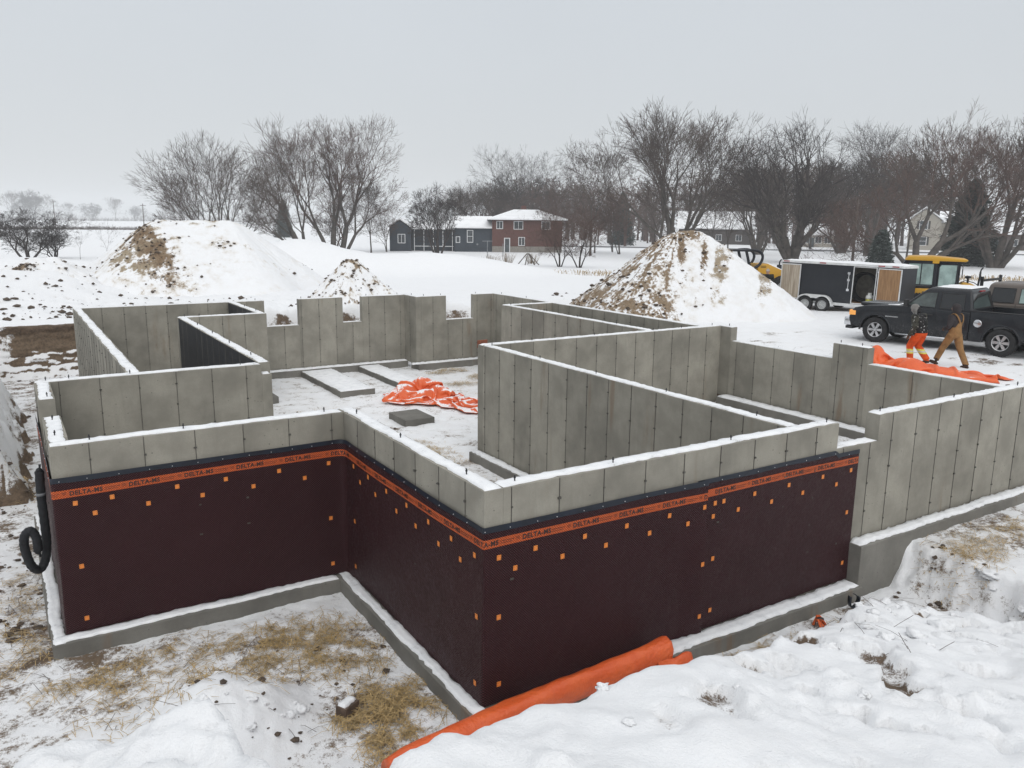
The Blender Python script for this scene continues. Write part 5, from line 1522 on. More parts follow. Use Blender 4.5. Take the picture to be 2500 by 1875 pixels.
# ---- the wood behind: one mass
def woodland():
    protos = []
    for sd in range(5):
        P = dict(BASE)
        g = Grow(100 + sd); g.branch(Vector((0, 0, -.3)), Vector((0, 0, 1)), 9.0, .22, 0, P)
        V = np.array(g.V[0] + g.V[1]); F = np.array(g.F[0] + [tuple(i + len(g.V[0]) for i in f) for f in g.F[1]])
        V = V * (12.0 / V[:, 2].max()); protos.append((V, F))
    rg = random.Random(5); Vs, Fs, Ms = [], [], []; k = 0
    for i in range(390):
        u = rg.random()
        az = math.radians(31 + 37 * u); d = rg.uniform(165, 260) if az > math.radians(38) else rg.uniform(210, 300)
        if d < 216 and any(abs(math.degrees(az) - q) < w_ for q, w_ in ((59.3, 2.6), (46.1, 3.0), (52.6, 1.6), (63.5, 2.5))): continue
        x, y = CAM.x + d * math.sin(az), CAM.y + d * math.cos(az)
        h = (0.95 + 0.5 * rg.random()) * (.88 + .30 * ss(math.radians(38), math.radians(58), az)) * d / 200
        if i >= 250: h = h * rg.uniform(.22, .42)
        V, F = protos[i % 5]
        a = rg.random() * 6.28; c, s_ = math.cos(a), math.sin(a)
        W_ = V @ np.array([[c, s_, 0], [-s_, c, 0], [0, 0, 1]]) * np.array([h * 1.15, h * 1.15, h])
        Vs.append(W_ + np.array([x, y, tz(x, y)])); Fs.append(F + k); k += len(V)
        Ms += [0 if rg.random() < .55 else 1] * len(F)
    o = link('woodland', np_mesh('woodland', np.concatenate(Vs), np.concatenate(Fs), [M_TWIGR, M_TWIGG], fmat=Ms))
    tag(o, 'leafless wood standing beyond the road and houses', 'wood', kind='stuff')
woodland()
def hedge():
    rg = random.Random(9); V, F = [], []
    def strand(x, y, h):
        b = len(V); z = -2.9
        dx, dy = rg.gauss(0, h * .5), rg.gauss(0, h * .5)
        w_ = .16
        V.extend([(x - w_, y, z - .1), (x + w_, y, z - .1), (x + dx, y + dy, z + h)]); F.append((b, b + 1, b + 2))
    for i in range(5200):
        t_ = rg.random()
        if i % 3 == 0: x, y, h = -20 + 75 * t_, 372 + 20 * math.sin(t_ * 3), rg.uniform(.5, 1.8)
        else: x, y, h = -130 + 520 * t_, 1120 + 80 * math.sin(t_ * 5), rg.uniform(1.5, 11.0 + 5 * math.sin(t_ * 23))
        strand(x + rg.gauss(0, 1), y + rg.gauss(0, 4), h)
    o = link('hedgerow', np_mesh('hedgerow', np.array(V), np.array(F), M_TWIGG))
    tag(o, 'low hedgerows and brush lines across the far fields', 'hedgerow', kind='stuff')
hedge()

# ---- stubble
def stubble():
    rg = random.Random(3); V, F = [], []
    def stalk(x, y, h):
        z = far_z(x, y); b = len(V); a = rg.random() * 3.14; w_ = .022
        c, s_ = math.cos(a) * w_, math.sin(a) * w_; lx, ly = rg.gauss(0, .10), rg.gauss(0, .10)
        V.extend([(x - c, y - s_, z - .02), (x + c, y + s_, z - .02), (x + c + lx, y + s_ + ly, z + h), (x - c + lx, y - s_ + ly, z + h)]); F.append((b, b + 1, b + 2, b + 3))
    for row in range(4):
        for i in range(150):
            t_ = i / 150
            if .44 < t_ < .5: continue
            stalk(24.3 + 10.4 * t_ + row * .45 + rg.gauss(0, .05), 44.3 - 6.6 * t_ + row * .7 + rg.gauss(0, .05), rg.uniform(.12, .36))
    for row in range(7):
        for i in range(120):
            t_ = i / 120
            stalk(50.5 + 12.5 * t_ + row * .45, 29.5 - 12.0 * t_ + row * .7 + rg.gauss(0, .06), rg.uniform(.1, .4))
    o = link('corn_stubble', np_mesh('corn_stubble', np.array(V), np.array(F), plain('stubble', (.40, .30, .18), .8, var=.35, nscale=2)))
    tag(o, 'pale cut corn stubble poking through the snow', 'stubble', kind='stuff')
stubble()

# ---- road
def road():
    pts = [(70, 150), (93.7, 123.8), (112, 105.5), (127.2, 90.1), (141, 73), (154.5, 54.9), (170, 30)]
    P = smooth_path([Vector((x, y, 0)) for x, y in pts], 10)
    vs, fs = [], []
    for i, p in enumerate(P):
        d = (P[min(i + 1, len(P) - 1)] - P[max(i - 1, 0)]).normalized(); n = Vector((-d.y, d.x, 0))
        for j, o_ in enumerate((-3.4, -1.1, 1.1, 3.4)):
            q = p + n * o_; vs.append((q.x, q.y, tz(q.x, q.y) + .06))
    for i in range(len(P) - 1):
        for j in range(3): fs.append((i * 4 + j, i * 4 + j + 1, (i + 1) * 4 + j + 1, (i + 1) * 4 + j))
    o = MB().add(vs, fs).build('road', plain('wet_asphalt', (.085, .087, .092), .6, var=.25, nscale=.6), None, smooth=True)
    tag(o, kind='structure')
road()

# ---------------------------------------------------------------- houses
M_SID_B = plain('blue_siding', (0.028, 0.038, 0.052), 0.7, var=0.15)
M_WHITE = plain('white_trim', (0.72, 0.73, 0.74), 0.6, var=0.06)
M_GLASS = plain('window_glass', (0.05, 0.058, 0.065), 0.12, var=0.3, nscale=2)
M_ROOFSN = plain('roof_snow', (0.84, 0.85, 0.865), 0.75, var=0.04, nscale=1, bumps=0.3)
M_EAVE = plain('eave_dark', (0.05, 0.045, 0.042), 0.8)
M_FNDG = plain('foundation_grey', (0.24, 0.225, 0.20), 0.9, var=0.15)
M_CREAM = plain('cream_siding', (0.34, 0.315, 0.27), 0.75, var=0.1)
M_DOOR = plain('door_dark', (0.05, 0.065, 0.07), 0.5)
def brick_mat():
    m, t, b = new_mat('house_brick')
    tcn = t.nodes.new('ShaderNodeTexCoord')
    br = N(t, 'ShaderNodeTexBrick', Scale=4.2)
    br.inputs['Color1'].default_value = (.125, .042, .032, 1); br.inputs['Color2'].default_value = (.085, .032, .027, 1); br.inputs['Mortar'].default_value = (.16, .13, .115, 1)
    br.inputs['Mortar Size'].default_value = .012
    mp = N(t, 'ShaderNodeMapping'); mp.inputs['Rotation'].default_value = (math.pi / 2, 0, 0)
    t.links.new(tcn.outputs['Object'], mp.inputs['Vector']); t.links.new(mp.outputs[0], br.inputs['Vector'])
    t.links.new(br.outputs['Color'], b.inputs['Base Color']); b.inputs['Roughness'].default_value = .9
    return m
M_BRICK = brick_mat()
def window(parent, x0, x1, z0, z1, y, bars=1, shutter=None):
    f = MB()
    t_ = .09
    f.box(x0 - t_, x1 + t_, y - .05, y, z1, z1 + t_).box(x0 - t_, x1 + t_, y - .07, y, z0 - t_, z0).box(x0 - t_, x0, y - .05, y, z0, z1).box(x1, x1 + t_, y - .05, y, z0, z1)
    if bars: f.box((x0 + x1) / 2 - .03, (x0 + x1) / 2 + .03, y - .045, y - .005, z0, z1) if bars == 1 else f.box(x0, x1, y - .045, y - .005, (z0 + z1) / 2 - .03, (z0 + z1) / 2 + .03)
    o = f.build('window', M_WHITE, parent)
    MB().box(x0, x1, y - .03, y + .005, z0, z1).build('pane', M_GLASS, o)
    if shutter:
        MB().box(x0 - t_ - .42, x0 - t_ - .03, y - .04, y, z0, z1).build('shutter', shutter, o)
        MB().box(x1 + t_ + .03, x1 + t_ + .42, y - .04, y, z0, z1).build('shutter', shutter, o)
def hip_roof(parent, x0, x1, y0, y1, z, h, ov=.55, hip=True, ridge='x'):
    X0, X1, Y0, Y1 = x0 - ov, x1 + ov, y0 - ov, y1 + ov
    m = MB(); th = .22
    ym = (Y0 + Y1) / 2; xm = (X0 + X1) / 2
    if ridge == 'x':
        k = (Y1 - Y0) / 2 * .9 if hip else 0
        ra, rb_ = (X0 + k, ym, z + h), (X1 - k, ym, z + h)
        v = [(X0, Y0, z), (X1, Y0, z), (X1, Y1, z), (X0, Y1, z), ra, rb_]
        fs = [(0, 1, 5, 4), (2, 3, 4, 5), (1, 2, 5), (3, 0, 4)]
    else:
        k = (X1 - X0) / 2 * .9 if hip else 0
        ra, rb_ = (xm, Y0 + k, z + h), (xm, Y1 - k, z + h)
        v = [(X0, Y0, z), (X1, Y0, z), (X1, Y1, z), (X0, Y1, z), ra, rb_]
        fs = [(0, 1, 4), (1, 2, 5, 4), (2, 3, 5), (3, 0, 4, 5)]
    v2 = [(a, b, c + th) for a, b, c in v]
    eave = MB().add(v, fs + [(0, 3, 2, 1)]).build('roof', M_EAVE, parent)
    MB().add([(a, b, c + .02) for a, b, c in v] + v2, [tuple(i + 6 for i in f) for f in fs] + [(0, 1, 7, 6), (1, 2, 8, 7), (2, 3, 9, 8), (3, 0, 6, 9)]).build('roof_snow', M_ROOFSN, eave)
    return eave
# brick and blue split-level house
hx, hy = 59.5, 104.5
HS = empty('house', (hx, hy, tz(hx, hy) - .05), -math.radians(29.7), 'split-level house, brick upper half with hip roof and dark blue sided wing and gable', 'house')
MB().box(2.4, 13.4, 0, 8, .95, 5.0).build('brick_wall', M_BRICK, HS)
MB().box(2.42, 13.38, .02, 7.98, -.3, .95).build('foundation_wall', M_FNDG, HS)
hip_roof(HS, 2.4, 13.4, 0, 8, 5.0, 1.45, .75)
MB().box(7.2, 8.0, 5.2, 6.0, 5.3, 7.3).build('chimney', M_BRICK, HS)
window(HS, 3.15, 4.0, 3.7, 4.75, 0.0); window(HS, 5.85, 7.15, 3.65, 4.75, 0.0); window(HS, 6.6, 7.45, 1.15, 2.3, 0.0); window(HS, 10.2, 11.4, 3.65, 4.75, 0.0)
dr_ = MB().box(4.4, 5.1, -.06, .0, .05, 2.15).build('door', M_DOOR, HS)
MB().box(4.28, 4.4, -.08, .0, .05, 2.25).box(5.1, 5.22, -.08, .0, .05, 2.25).box(4.4, 5.1, -.08, 0, 2.15, 2.25).build('frame', M_WHITE, dr_)
MB().box(4.52, 4.98, -.075, -.055, 1.15, 2.0).build('pane', M_GLASS, dr_)
MB().box(-3.5, 2.4, .6, 7.2, -.3, 3.65).build('blue_wall', M_SID_B, HS)
hip_roof(HS, -3.5, 2.0, .6, 7.2, 3.65, 1.7, .45, hip=False)
window(HS, -1.45, -.65, 1.55, 3.3, .6, 2); window(HS, -3.2, -2.7, 1.5, 2.3, .6, 0)
MB().lathe([(.16, 0), (.16, .05)], 12, Matrix.Translation((.1, .6, 1.2)) @ Matrix.Rotation(math.pi / 2, 4, 'X')).build('vent', M_STEELG, HS)
# porch and the blue gable end
MB().box(-10.3, -3.5, 3.2, 7.2, -.3, 3.4).build('blue_wall', M_SID_B, HS)
hip_roof(HS, -10.3, -3.5, 2.0, 7.2, 3.4, 1.2, .3, hip=False)
for k in range(5): MB().box(-9.9 + k * 1.5, -9.8 + k * 1.5, 1.7, 1.8, -.2, 3.3).build('porch_post', M_WHITE, HS)
MB().box(-9.9, -3.7, 1.7, 1.76, .75, .85).build('porch_rail', M_WHITE, HS)
MB().prism([(-13.6, -.3), (-10.3, -.3), (-10.3, 3.5), (-11.95, 4.75), (-13.6, 3.8)], .4, 6.0, 'y').build('blue_gable', M_SID_B, HS)
gr_ = MB().add([(-13.9, .1, 3.72), (-11.95, .1, 4.9), (-10.0, .1, 3.55), (-13.9, 6.2, 3.72), (-11.95, 6.2, 4.9), (-10.0, 6.2, 3.55), (-13.9, .1, 3.9), (-11.95, .1, 5.1), (-10.0, .1, 3.75), (-13.9, 6.2, 3.9), (-11.95, 6.2, 5.1), (-10.0, 6.2, 3.75)],
         [(0, 1, 4, 3), (1, 2, 5, 4), (6, 9, 10, 7), (7, 10, 11, 8), (0, 6, 7, 1), (1, 7, 8, 2), (0, 3, 9, 6), (2, 8, 11, 5)]).build('roof', M_ROOFSN, HS)
window(HS, -12.25, -11.25, 1.35, 2.6, .4, 1)
# cream two-storey house by the road
HC = empty('house', (154.6, 88.7, tz(154.6, 88.7) - .1), -math.radians(59), 'cream two-storey house with white gable roof behind the pale-trunked tree', 'house')
MB().prism([(-3.2, -.5), (2.6, -.5), (2.6, 6.1), (-.3, 8.3), (-3.2, 6.1)], 0, 9, 'y').build('wall', M_CREAM, HC)
MB().add([(-3.7, -.4, 5.85), (-.3, -.4, 8.45), (3.1, -.4, 5.85), (-3.7, 9.4, 5.85), (-.3, 9.4, 8.45), (3.1, 9.4, 5.85), (-3.7, -.4, 6.15), (-.3, -.4, 8.75), (3.1, -.4, 6.15), (-3.7, 9.4, 6.15), (-.3, 9.4, 8.75), (3.1, 9.4, 6.15)],
         [(0, 1, 4, 3), (1, 2, 5, 4), (6, 9, 10, 7), (7, 10, 11, 8), (0, 6, 7, 1), (1, 7, 8, 2), (0, 3, 9, 6), (2, 8, 11, 5)]).build('roof', M_ROOFSN, HC)
MB().box(2.6, 9.5, 2.0, 8.0, -.5, 5.6).build('wing_wall', M_CREAM, HC)
hip_roof(HC, 2.6, 9.5, 2.0, 8.0, 5.6, 2.1, .4, hip=False)
MB().box(2.6, 6.5, .4, 2.0, 2.9, 3.15).build('porch_roof', M_ROOFSN, HC)
for zz in (1.1, 4.3): window(HC, -1.2, .2, zz, zz + 1.6, 0.0, 2, M_EAVE)
window(HC, 4.0, 5.2, 3.9, 5.1, 2.0, 2, M_EAVE); window(HC, 6.8, 8.0, 3.9, 5.1, 2.0, 2, M_EAVE); window(HC, 6.8, 8.0, .9, 2.3, 2.0, 2)
# bungalow, small white house and barn half hidden by the trees
def cottage(loc, az, w_, d_, h_, rh, wallm, label, hip=False):
    e = empty('house', (loc[0], loc[1], tz(*loc) - .1), -math.radians(az), label, 'house')
    MB().box(-w_ / 2, w_ / 2, 0, d_, -.4, h_).build('wall', wallm, e)
    hip_roof(e, -w_ / 2, w_ / 2, 0, d_, h_, rh, .5, hip=hip)
    for k in (-.3, .05, .32): window(e, w_ * k - .6, w_ * k + .6, 1.0, 2.3, 0.0)
    MB().box(-w_ * .14 - .5, -w_ * .14 + .5, -.05, 0, 0, 2.1).build('door', M_DOOR, e)
    return e
cottage((140.2, 132.0), 46, 17, 9, 3.6, 4.0, plain('dark_wall', (.06, .05, .045), .8), 'low dark bungalow with a broad snowy roof among the roadside trees')
cottage((147.0, 108.7), 52.6, 7, 6, 2.6, 2.3, M_CREAM, 'small pale house with a steep snowy roof beyond the road')
cottage((175.1, 82.5), 63.5, 16, 9, 3.3, 2.4, plain('brown_wall', (.085, .065, .055), .85), 'long brown building past the spruces beyond the road', hip=True)
# ---------------------------------------------------------------- vehicles
def paint(name, col, rough=0.28, dust=0.10):
    m, t, b = new_mat(name)
    geo = t.nodes.new('ShaderNodeNewGeometry')
    tcn = t.nodes.new('ShaderNodeTexCoord')
    n1 = noise_(t, tcn.outputs['Object'], 2.2, 5, 0.65)
    n2 = noise_(t, tcn.outputs['Object'], 25, 4, 0.7)
    sp = N(t, 'ShaderNodeSeparateXYZ'); t.links.new(tcn.outputs['Object'], sp.inputs[0])
    low = ramp(t, sp.outputs['Z'], 0.9, 0.2, 0.0, 1.0)
    f = math_(t, 'MULTIPLY', math_(t, 'ADD', math_(t, 'MULTIPLY', low, 0.16), dust), ramp(t, math_(t, 'ADD', math_(t, 'MULTIPLY', n1, .5), math_(t, 'MULTIPLY', n2, .5)), 0.42, 0.68))
    c = mixc(t, f, col, (0.26, 0.245, 0.23))
    t.links.new(c, b.inputs['Base Color'])
    t.links.new(ramp(t, f, 0, .5, rough, 0.7), b.inputs['Roughness'])
    b.inputs['Coat Weight'].default_value = 0.12; b.inputs['Coat Roughness'].default_value = 0.12; b.inputs['Specular IOR Level'].default_value = 0.3
    return m
M_RUBBER = plain('tyre_rubber', (0.016, 0.016, 0.017), 0.85, var=0.3, nscale=12, bumps=0.3)
M_CHROME = plain('chrome', (0.62, 0.63, 0.65), 0.22, 1.0, var=0.06)
M_ALLOY = plain('alloy', (0.50, 0.50, 0.51), 0.35, 0.8, var=0.15, nscale=10)
M_BLACKP = plain('black_plastic', (0.014, 0.014, 0.015), 0.6, var=0.2)
M_TINT = plain('tinted_glass', (0.008, 0.010, 0.012), 0.06, var=0.1, spec=0.6)
M_CARGLASS = plain('cab_glass', (0.060, 0.075, 0.072), 0.08, var=0.35, nscale=3, spec=0.6)
M_FROST = plain('frosted_glass', (0.30, 0.40, 0.38), 0.25, var=0.30, nscale=1.6)
M_RED = plain('red_lens', (0.30, 0.012, 0.015), 0.25, var=0.1)
M_CARSNOW = plain('car_snow', (0.82, 0.83, 0.845), 0.75, var=0.05, nscale=3, bumps=0.4)
M_SEAM = plain('panel_gap', (0.004, 0.004, 0.005), 0.9, var=0.1)
def amber():
    m, t, b = new_mat('amber_lamp')
    b.inputs['Base Color'].default_value = (.8, .35, .08, 1); b.inputs['Roughness'].default_value = .3
    b.inputs['Emission Color'].default_value = (1.0, .42, .10, 1); b.inputs['Emission Strength'].default_value = .25
    return m
M_AMBER = amber()

def wheel(parent, x, y, r, w_, rim_r, side, spokes=6, steel=False, holes=0):
    """wheel on an axle along y; side = +1 outer face to +y"""
    Rm = Matrix.Translation((x, y, r)) @ Matrix.Rotation(-math.pi / 2 * side, 4, 'X')
    # local z = outward
    h = w_ / 2
    tyre = MB()
    prof = [(rim_r, -h * .9), (r * .90, -h), (r * .985, -h * .82), (r, -h * .5), (r, h * .5), (r * .985, h * .82), (r * .90, h), (rim_r * 1.06, h * .92), (rim_r, h * .80)]
    n = 36
    rings = [[Rm @ Vector((a * math.cos(6.28318 * k / n), a * math.sin(6.28318 * k / n), b)) for k in range(n)] for a, b in prof]
    tyre.loft(rings, True, False)
    t_ = tyre.build('wheel', M_RUBBER, parent, smooth=True)
    # tread blocks
    tb = MB()
    for k in range(n):
        a = 6.28318 * k / n
        Mx = Rm @ Matrix.Rotation(a, 4, 'Z')
        for q in (-.45, .05, .5):
            tb.box(r - .004, r + .008, -.018, .018, (q - .18) * h, (q + .18) * h, M=Mx)
    o = tb.build('tread', M_RUBBER, t_); o['kind'] = 'stuff'
    rim = MB()
    rp = [(rim_r * 1.0, h * .80), (rim_r * .93, h * .72), (rim_r * .88, h * .2), (rim_r * .86, -h * .6)]
    rings = [[Rm @ Vector((a * math.cos(6.28318 * k / n), a * math.sin(6.28318 * k / n), b)) for k in range(n)] for a, b in rp]
    rim.loft(rings, True, False)
    if steel:
        rim.lathe([(rim_r * .9, h * .30), (rim_r * .55, h * .55), (rim_r * .3, h * .42), (.001, h * .42)], 28, Rm)
    else:
        for k in range(spokes):
            Mx = Rm @ Matrix.Rotation(6.28318 * k / spokes, 4, 'Z')
            rim.prism([(rim_r * .16, -rim_r * .13), (rim_r * .93, -rim_r * .19), (rim_r * .93, rim_r * .19), (rim_r * .16, rim_r * .13)], h * .50, h * .70, 'z', M=Mx)
        rim.lathe([(rim_r * .30, h * .45), (rim_r * .30, h * .72), (rim_r * .18, h * .80), (.001, h * .8)], 20, Rm)
    rim.build('rim', M_ALLOY if not steel else plain('steel_rim', (.42, .43, .43), .5, .3, var=.2), t_, auto=.6)
    back = MB().lathe([(rim_r * .86, -h * .5), (rim_r * .86, -h * .45)], 24, Rm).build('brake', M_BLACKP, t_)
    ct = MB()
    for k in range(6):
        a = 6.28318 * (k + .5) / 6
        ct.lathe([(.013 * r / .4, h * .6), (.013 * r / .4, h * .84 if not steel else h * .66)], 8, Rm @ Matrix.Translation((rim_r * .24 * math.cos(a) if not steel else rim_r * .42 * math.cos(a), rim_r * .24 * math.sin(a) if not steel else rim_r * .42 * math.sin(a), 0)))
    o = ct.build('lug_nuts', M_SEAM, t_); o['kind'] = 'stuff'
    return t_

def arc(cx, cz, r, a0, a1, n=12):
    return [(cx + r * math.cos(a0 + (a1 - a0) * k / n), cz + r * math.sin(a0 + (a1 - a0) * k / n)) for k in range(n + 1)]

def pickup(name, loc, rz, label, body, snow=True, rack=False, lift=0.0, glassF=None):
    root = empty(name, loc, rz, label, 'pickup truck')
    WB, R = 1.82, 0.40
    off = Vector((0, 0, lift))
    def B(mb, n, m, parent=None, **k):
        o = mb.build(n, m, parent or root, **k)
        if parent is None: o.location = off
        return o
    RA = .49
    front = [(2.62, .46)] + arc(WB, .40, RA, 0.10, math.pi - .08) + [(1.30, .36), (-.93, .36), (-.95, 1.20), (1.02, 1.235), (1.5, 1.215), (2.15, 1.16), (2.50, 1.07), (2.66, .95), (2.70, .70)]
    mb = MB().prism(front[::-1], -.985, .985, 'y')
    B(mb, 'body', body, bevel=.045, seg=3, auto=.6)
    B(MB().box(1.1, 2.52, -.62, .62, 1.10, 1.225), 'hood_bulge', body, bevel=.05, seg=2, auto=.6)
    # box: sides, tailgate, floor, front panel
    side = [(-.955, .36), (-.955, 1.24), (-3.02, 1.24), (-3.04, .62), (-2.95, .50)] + arc(-WB, .40, RA, math.pi - .15, .08)[0:] + [(-1.30, .36)]
    for s_ in (1, -1):
        mb = MB().prism(side, .87 * s_, .99 * s_, 'y')
        B(mb, 'bed_side', body, bevel=.02, seg=2, auto=.6)
        # flared arches
        for cx in (WB, -WB):
            fl = MB(); pr_ = arc(cx, .40, RA + .005, -.05, math.pi + .05, 20)
            fl.tube([(a, .972 * s_, b) for a, b in pr_], .034, 6)
            B(fl, 'wheel_arch', body, smooth=True)
            il = MB(); rg_ = arc(cx, .40, RA - .004, 0.0, math.pi, 14)
            il.loft([[Vector((a, .98 * s_, b)), Vector((a, .62 * s_, b))] for a, b in rg_], False, False)
            B(il, 'arch_liner', M_SEAM)
    B(MB().box(-3.06, -2.98, -.87, .87, .60, 1.24), 'tailgate', body, bevel=.015)
    B(MB().box(-2.98, -.96, -.87, .87, .66, .74), 'bed_floor', M_BLACKP)
    for s_ in (1, -1): B(MB().box(-3.0, -.97, .92 * s_ - .055, .92 * s_ + .055, 1.243, 1.262), 'bed_rail_cap', M_BLACKP)
    # greenhouse
    def gh(z):
        t_ = (z - 1.18) / (1.80 - 1.18)
        return 1.13 + (.40 - 1.13) * t_, -.97 + (-.84 + .97) * t_, .945 + (.765 - .945) * t_
    rings = []
    for z in (1.18, 1.45, 1.72, 1.80):
        a, b, c = gh(z); rings.append([Vector((a, -c, z)), Vector((a, c, z)), Vector((b, c, z)), Vector((b, -c, z))])
    a, b, c = gh(1.8); rings.append([Vector((a - .16, -c + .13, 1.865)), Vector((a - .16, c - .13, 1.865)), Vector((b + .08, c - .13, 1.865)), Vector((b + .08, -c + .13, 1.865))])
    cab = MB().loft(rings)
    B(cab, 'cab', body, bevel=.05, seg=3, auto=.7)
    def sidewin(poly, s_, n, m):
        v = [Vector((x, s_ * (gh(z)[2] + .004), z)) for x, z in poly]
        k = len(v)
        inn = [p - Vector((0, .03 * s_, 0)) for p in v]
        o = B(MB().add(v + inn, [tuple(range(k)), tuple(range(2 * k - 1, k - 1, -1))] + [(i, (i + 1) % k, (i + 1) % k + k, i + k) for i in range(k)]), n, m)
        fr = MB().tube([p + Vector((0, .002 * s_, 0)) for p in v + [v[0]]], .012, 5).build('window_trim', M_BLACKP, o)
        return o
    for s_ in (1, -1):
        sidewin([(.90, 1.275), (.08, 1.255), (.08, 1.70), (.38, 1.70), (.52, 1.62)], s_, 'front_window', glassF or M_CARGLASS)
        sidewin([(-.06, 1.255), (-.74, 1.255), (-.70, 1.70), (-.06, 1.70)], s_, 'rear_window', M_TINT)
        # door seams, handles, mirror, step
        sm = MB()
        for xx, z0, z1 in ((1.0, .50, 1.22), (.01, .45, 1.22), (-.82, .62, 1.22)): sm.box(xx - .006, xx + .006, .984 * s_ - .004, .984 * s_ + .004, z0, z1)
        sm.box(-.80, 1.0, .984 * s_ - .004, .984 * s_ + .004, .455, .465)
        B(sm, 'door_gaps', M_SEAM)
        for xx in (.20, -.62): B(MB().box(xx - .11, xx + .09, .985 * s_, 1.015 * s_, 1.02, 1.06) if s_ > 0 else MB().box(xx - .11, xx + .09, -1.015, -.985, 1.02, 1.06), 'door_handle', M_BLACKP, bevel=.008)
        y0, y1 = sorted((.98 * s_, 1.20 * s_))
        mi = B(MB().box(.80, .92, y0 + .04, y1, 1.24, 1.46), 'mirror', M_BLACKP, bevel=.03)
        B(MB().tube([(1.15, 1.0 * s_, .36), (-.75, 1.0 * s_, .36)], .038, 8), 'running_board', M_CHROME, smooth=True)
        B(MB().box(1.12, 1.52, .986 * s_ - .003, .986 * s_ + .004, .855, .885), 'badge', M_CHROME)
        hl = MB().box(2.46, 2.70, s_ * .83 - .16, s_ * .83 + .16, .80, .98)
        B(hl, 'headlight', M_AMBER if s_ > 0 else M_CHROME, bevel=.03)
        B(MB().box(-3.055, -2.93, s_ * .93 - .066, s_ * .93 + .066, .86, 1.2), 'tail_light', M_RED, bevel=.01)
    B(MB().lathe([(.115, 0), (.115, .012), (.10, .018)], 22, Matrix.Translation((-1.17, .985, .90)) @ Matrix.Rotation(-math.pi / 2, 4, 'X')), 'fuel_door', M_CHROME, smooth=True)
    # windscreen and rear glass
    a0, b0, c0 = gh(1.27); a1, b1, c1 = gh(1.74)
    B(MB().add([(a0 + .008, -c0 + .10, 1.27), (a0 + .008, c0 - .10, 1.27), (a1 + .008, c1 - .08, 1.74), (a1 + .008, -c1 + .08, 1.74)], [(0, 1, 2, 3)]), 'windscreen', M_CARGLASS)
    B(MB().add([(b0 - .006, -c0 + .14, 1.30), (b0 - .006, c0 - .14, 1.30), (b1 - .006, c1 - .10, 1.72), (b1 - .006, -c1 + .10, 1.72)], [(0, 1, 2, 3)]), 'rear_glass', M_TINT)
    B(MB().box(-.90, -.84, -.14, .14, 1.765, 1.80), 'brake_light', M_RED)
    # ends
    B(MB().box(2.60, 2.86, -.97, .97, .46, .74), 'front_bumper', M_CHROME, bevel=.05, seg=3, auto=.6)
    B(MB().box(2.55, 2.80, -.96, .96, .36, .45), 'air_dam', M_BLACKP, bevel=.02)
    B(MB().box(2.66, 2.74, -.56, .56, .76, 1.02), 'grille', M_BLACKP, bevel=.02)
    B(MB().box(-3.22, -3.04, -.95, .95, .48, .64), 'rear_bumper', M_CHROME, bevel=.03)
    B(MB().box(-2.9, 2.4, -.5, .5, .36, .50), 'chassis', M_BLACKP)
    for sx in (WB, -WB):
        for s_ in (1, -1): wheel(root, sx, .86 * s_, R, .26, .235, s_)
        MB().tube([(sx, -.8, R), (sx, .8, R)], .05, 8).build('axle', M_BLACKP, root)
    if snow:
        sr = MB()
        g = []
        a, b, c = gh(1.8)
        for i in range(14):
            for j in range(9):
                u, v = i / 13, j / 8
                ed = min(u, 1 - u, v, 1 - v)
                g.append((b + .06 + (a - b - .25) * u, (-c + .12) + (2 * c - .24) * v, 1.862 + (.035 if ed > 0 else 0) * random.uniform(.7, 1.2)))
        sr.add(g, [(i * 9 + j, (i + 1) * 9 + j, (i + 1) * 9 + j + 1, i * 9 + j + 1) for i in range(13) for j in range(8)])
        B(sr, 'roof_snow', M_CARSNOW, smooth=True)
        hs = MB(); g = []
        for i in range(16):
            for j in range(9):
                u, v = i / 15, j / 8
                x = 1.22 + .45 * u * (1 - .5 * abs(math.sin(v * 7)))
                g.append((x, -.8 + 1.6 * v, 1.232 - .03 * u + (.012 if 0 < v < 1 else -.01) - .012 * (i == 15)))
        hs.add(g, [(i * 9 + j, (i + 1) * 9 + j, (i + 1) * 9 + j + 1, i * 9 + j + 1) for i in range(15) for j in range(8)])
        B(hs, 'hood_snow', M_CARSNOW, smooth=True)
    if rack:
        rk = MB()
        for s_ in (1, -1): rk.box(-1.12, -1.04, s_ * .82 - .04, s_ * .82 + .04, 1.25, 2.02)
        rk.box(-1.12, -1.04, -.86, .86, 1.86, 1.93)
        B(rk, 'headache_rack', M_BLACKP)
        B(MB().box(-2.95, -1.15, -.9, .9, 1.265, 1.31), 'bed_cover', M_BLACKP, bevel=.01)
    return root
M_BLKPAINT = paint('black_paint', (0.009, 0.011, 0.015), .25, .05)
M_BROWNPAINT = paint('taupe_paint', (0.125, 0.105, 0.092), .32, .06)
pickup('pickup_truck', (20.85, 7.16, -1.005), math.radians(99.26), 'black crew cab pickup with snow on its roof, beside the walking workers', M_BLKPAINT)
pickup('pickup_truck', (23.75, 6.35, -1.005), math.radians(-81.0), 'taupe crew cab pickup parked behind the black one', M_BROWNPAINT, snow=False, rack=True, lift=.08, glassF=M_FROST)

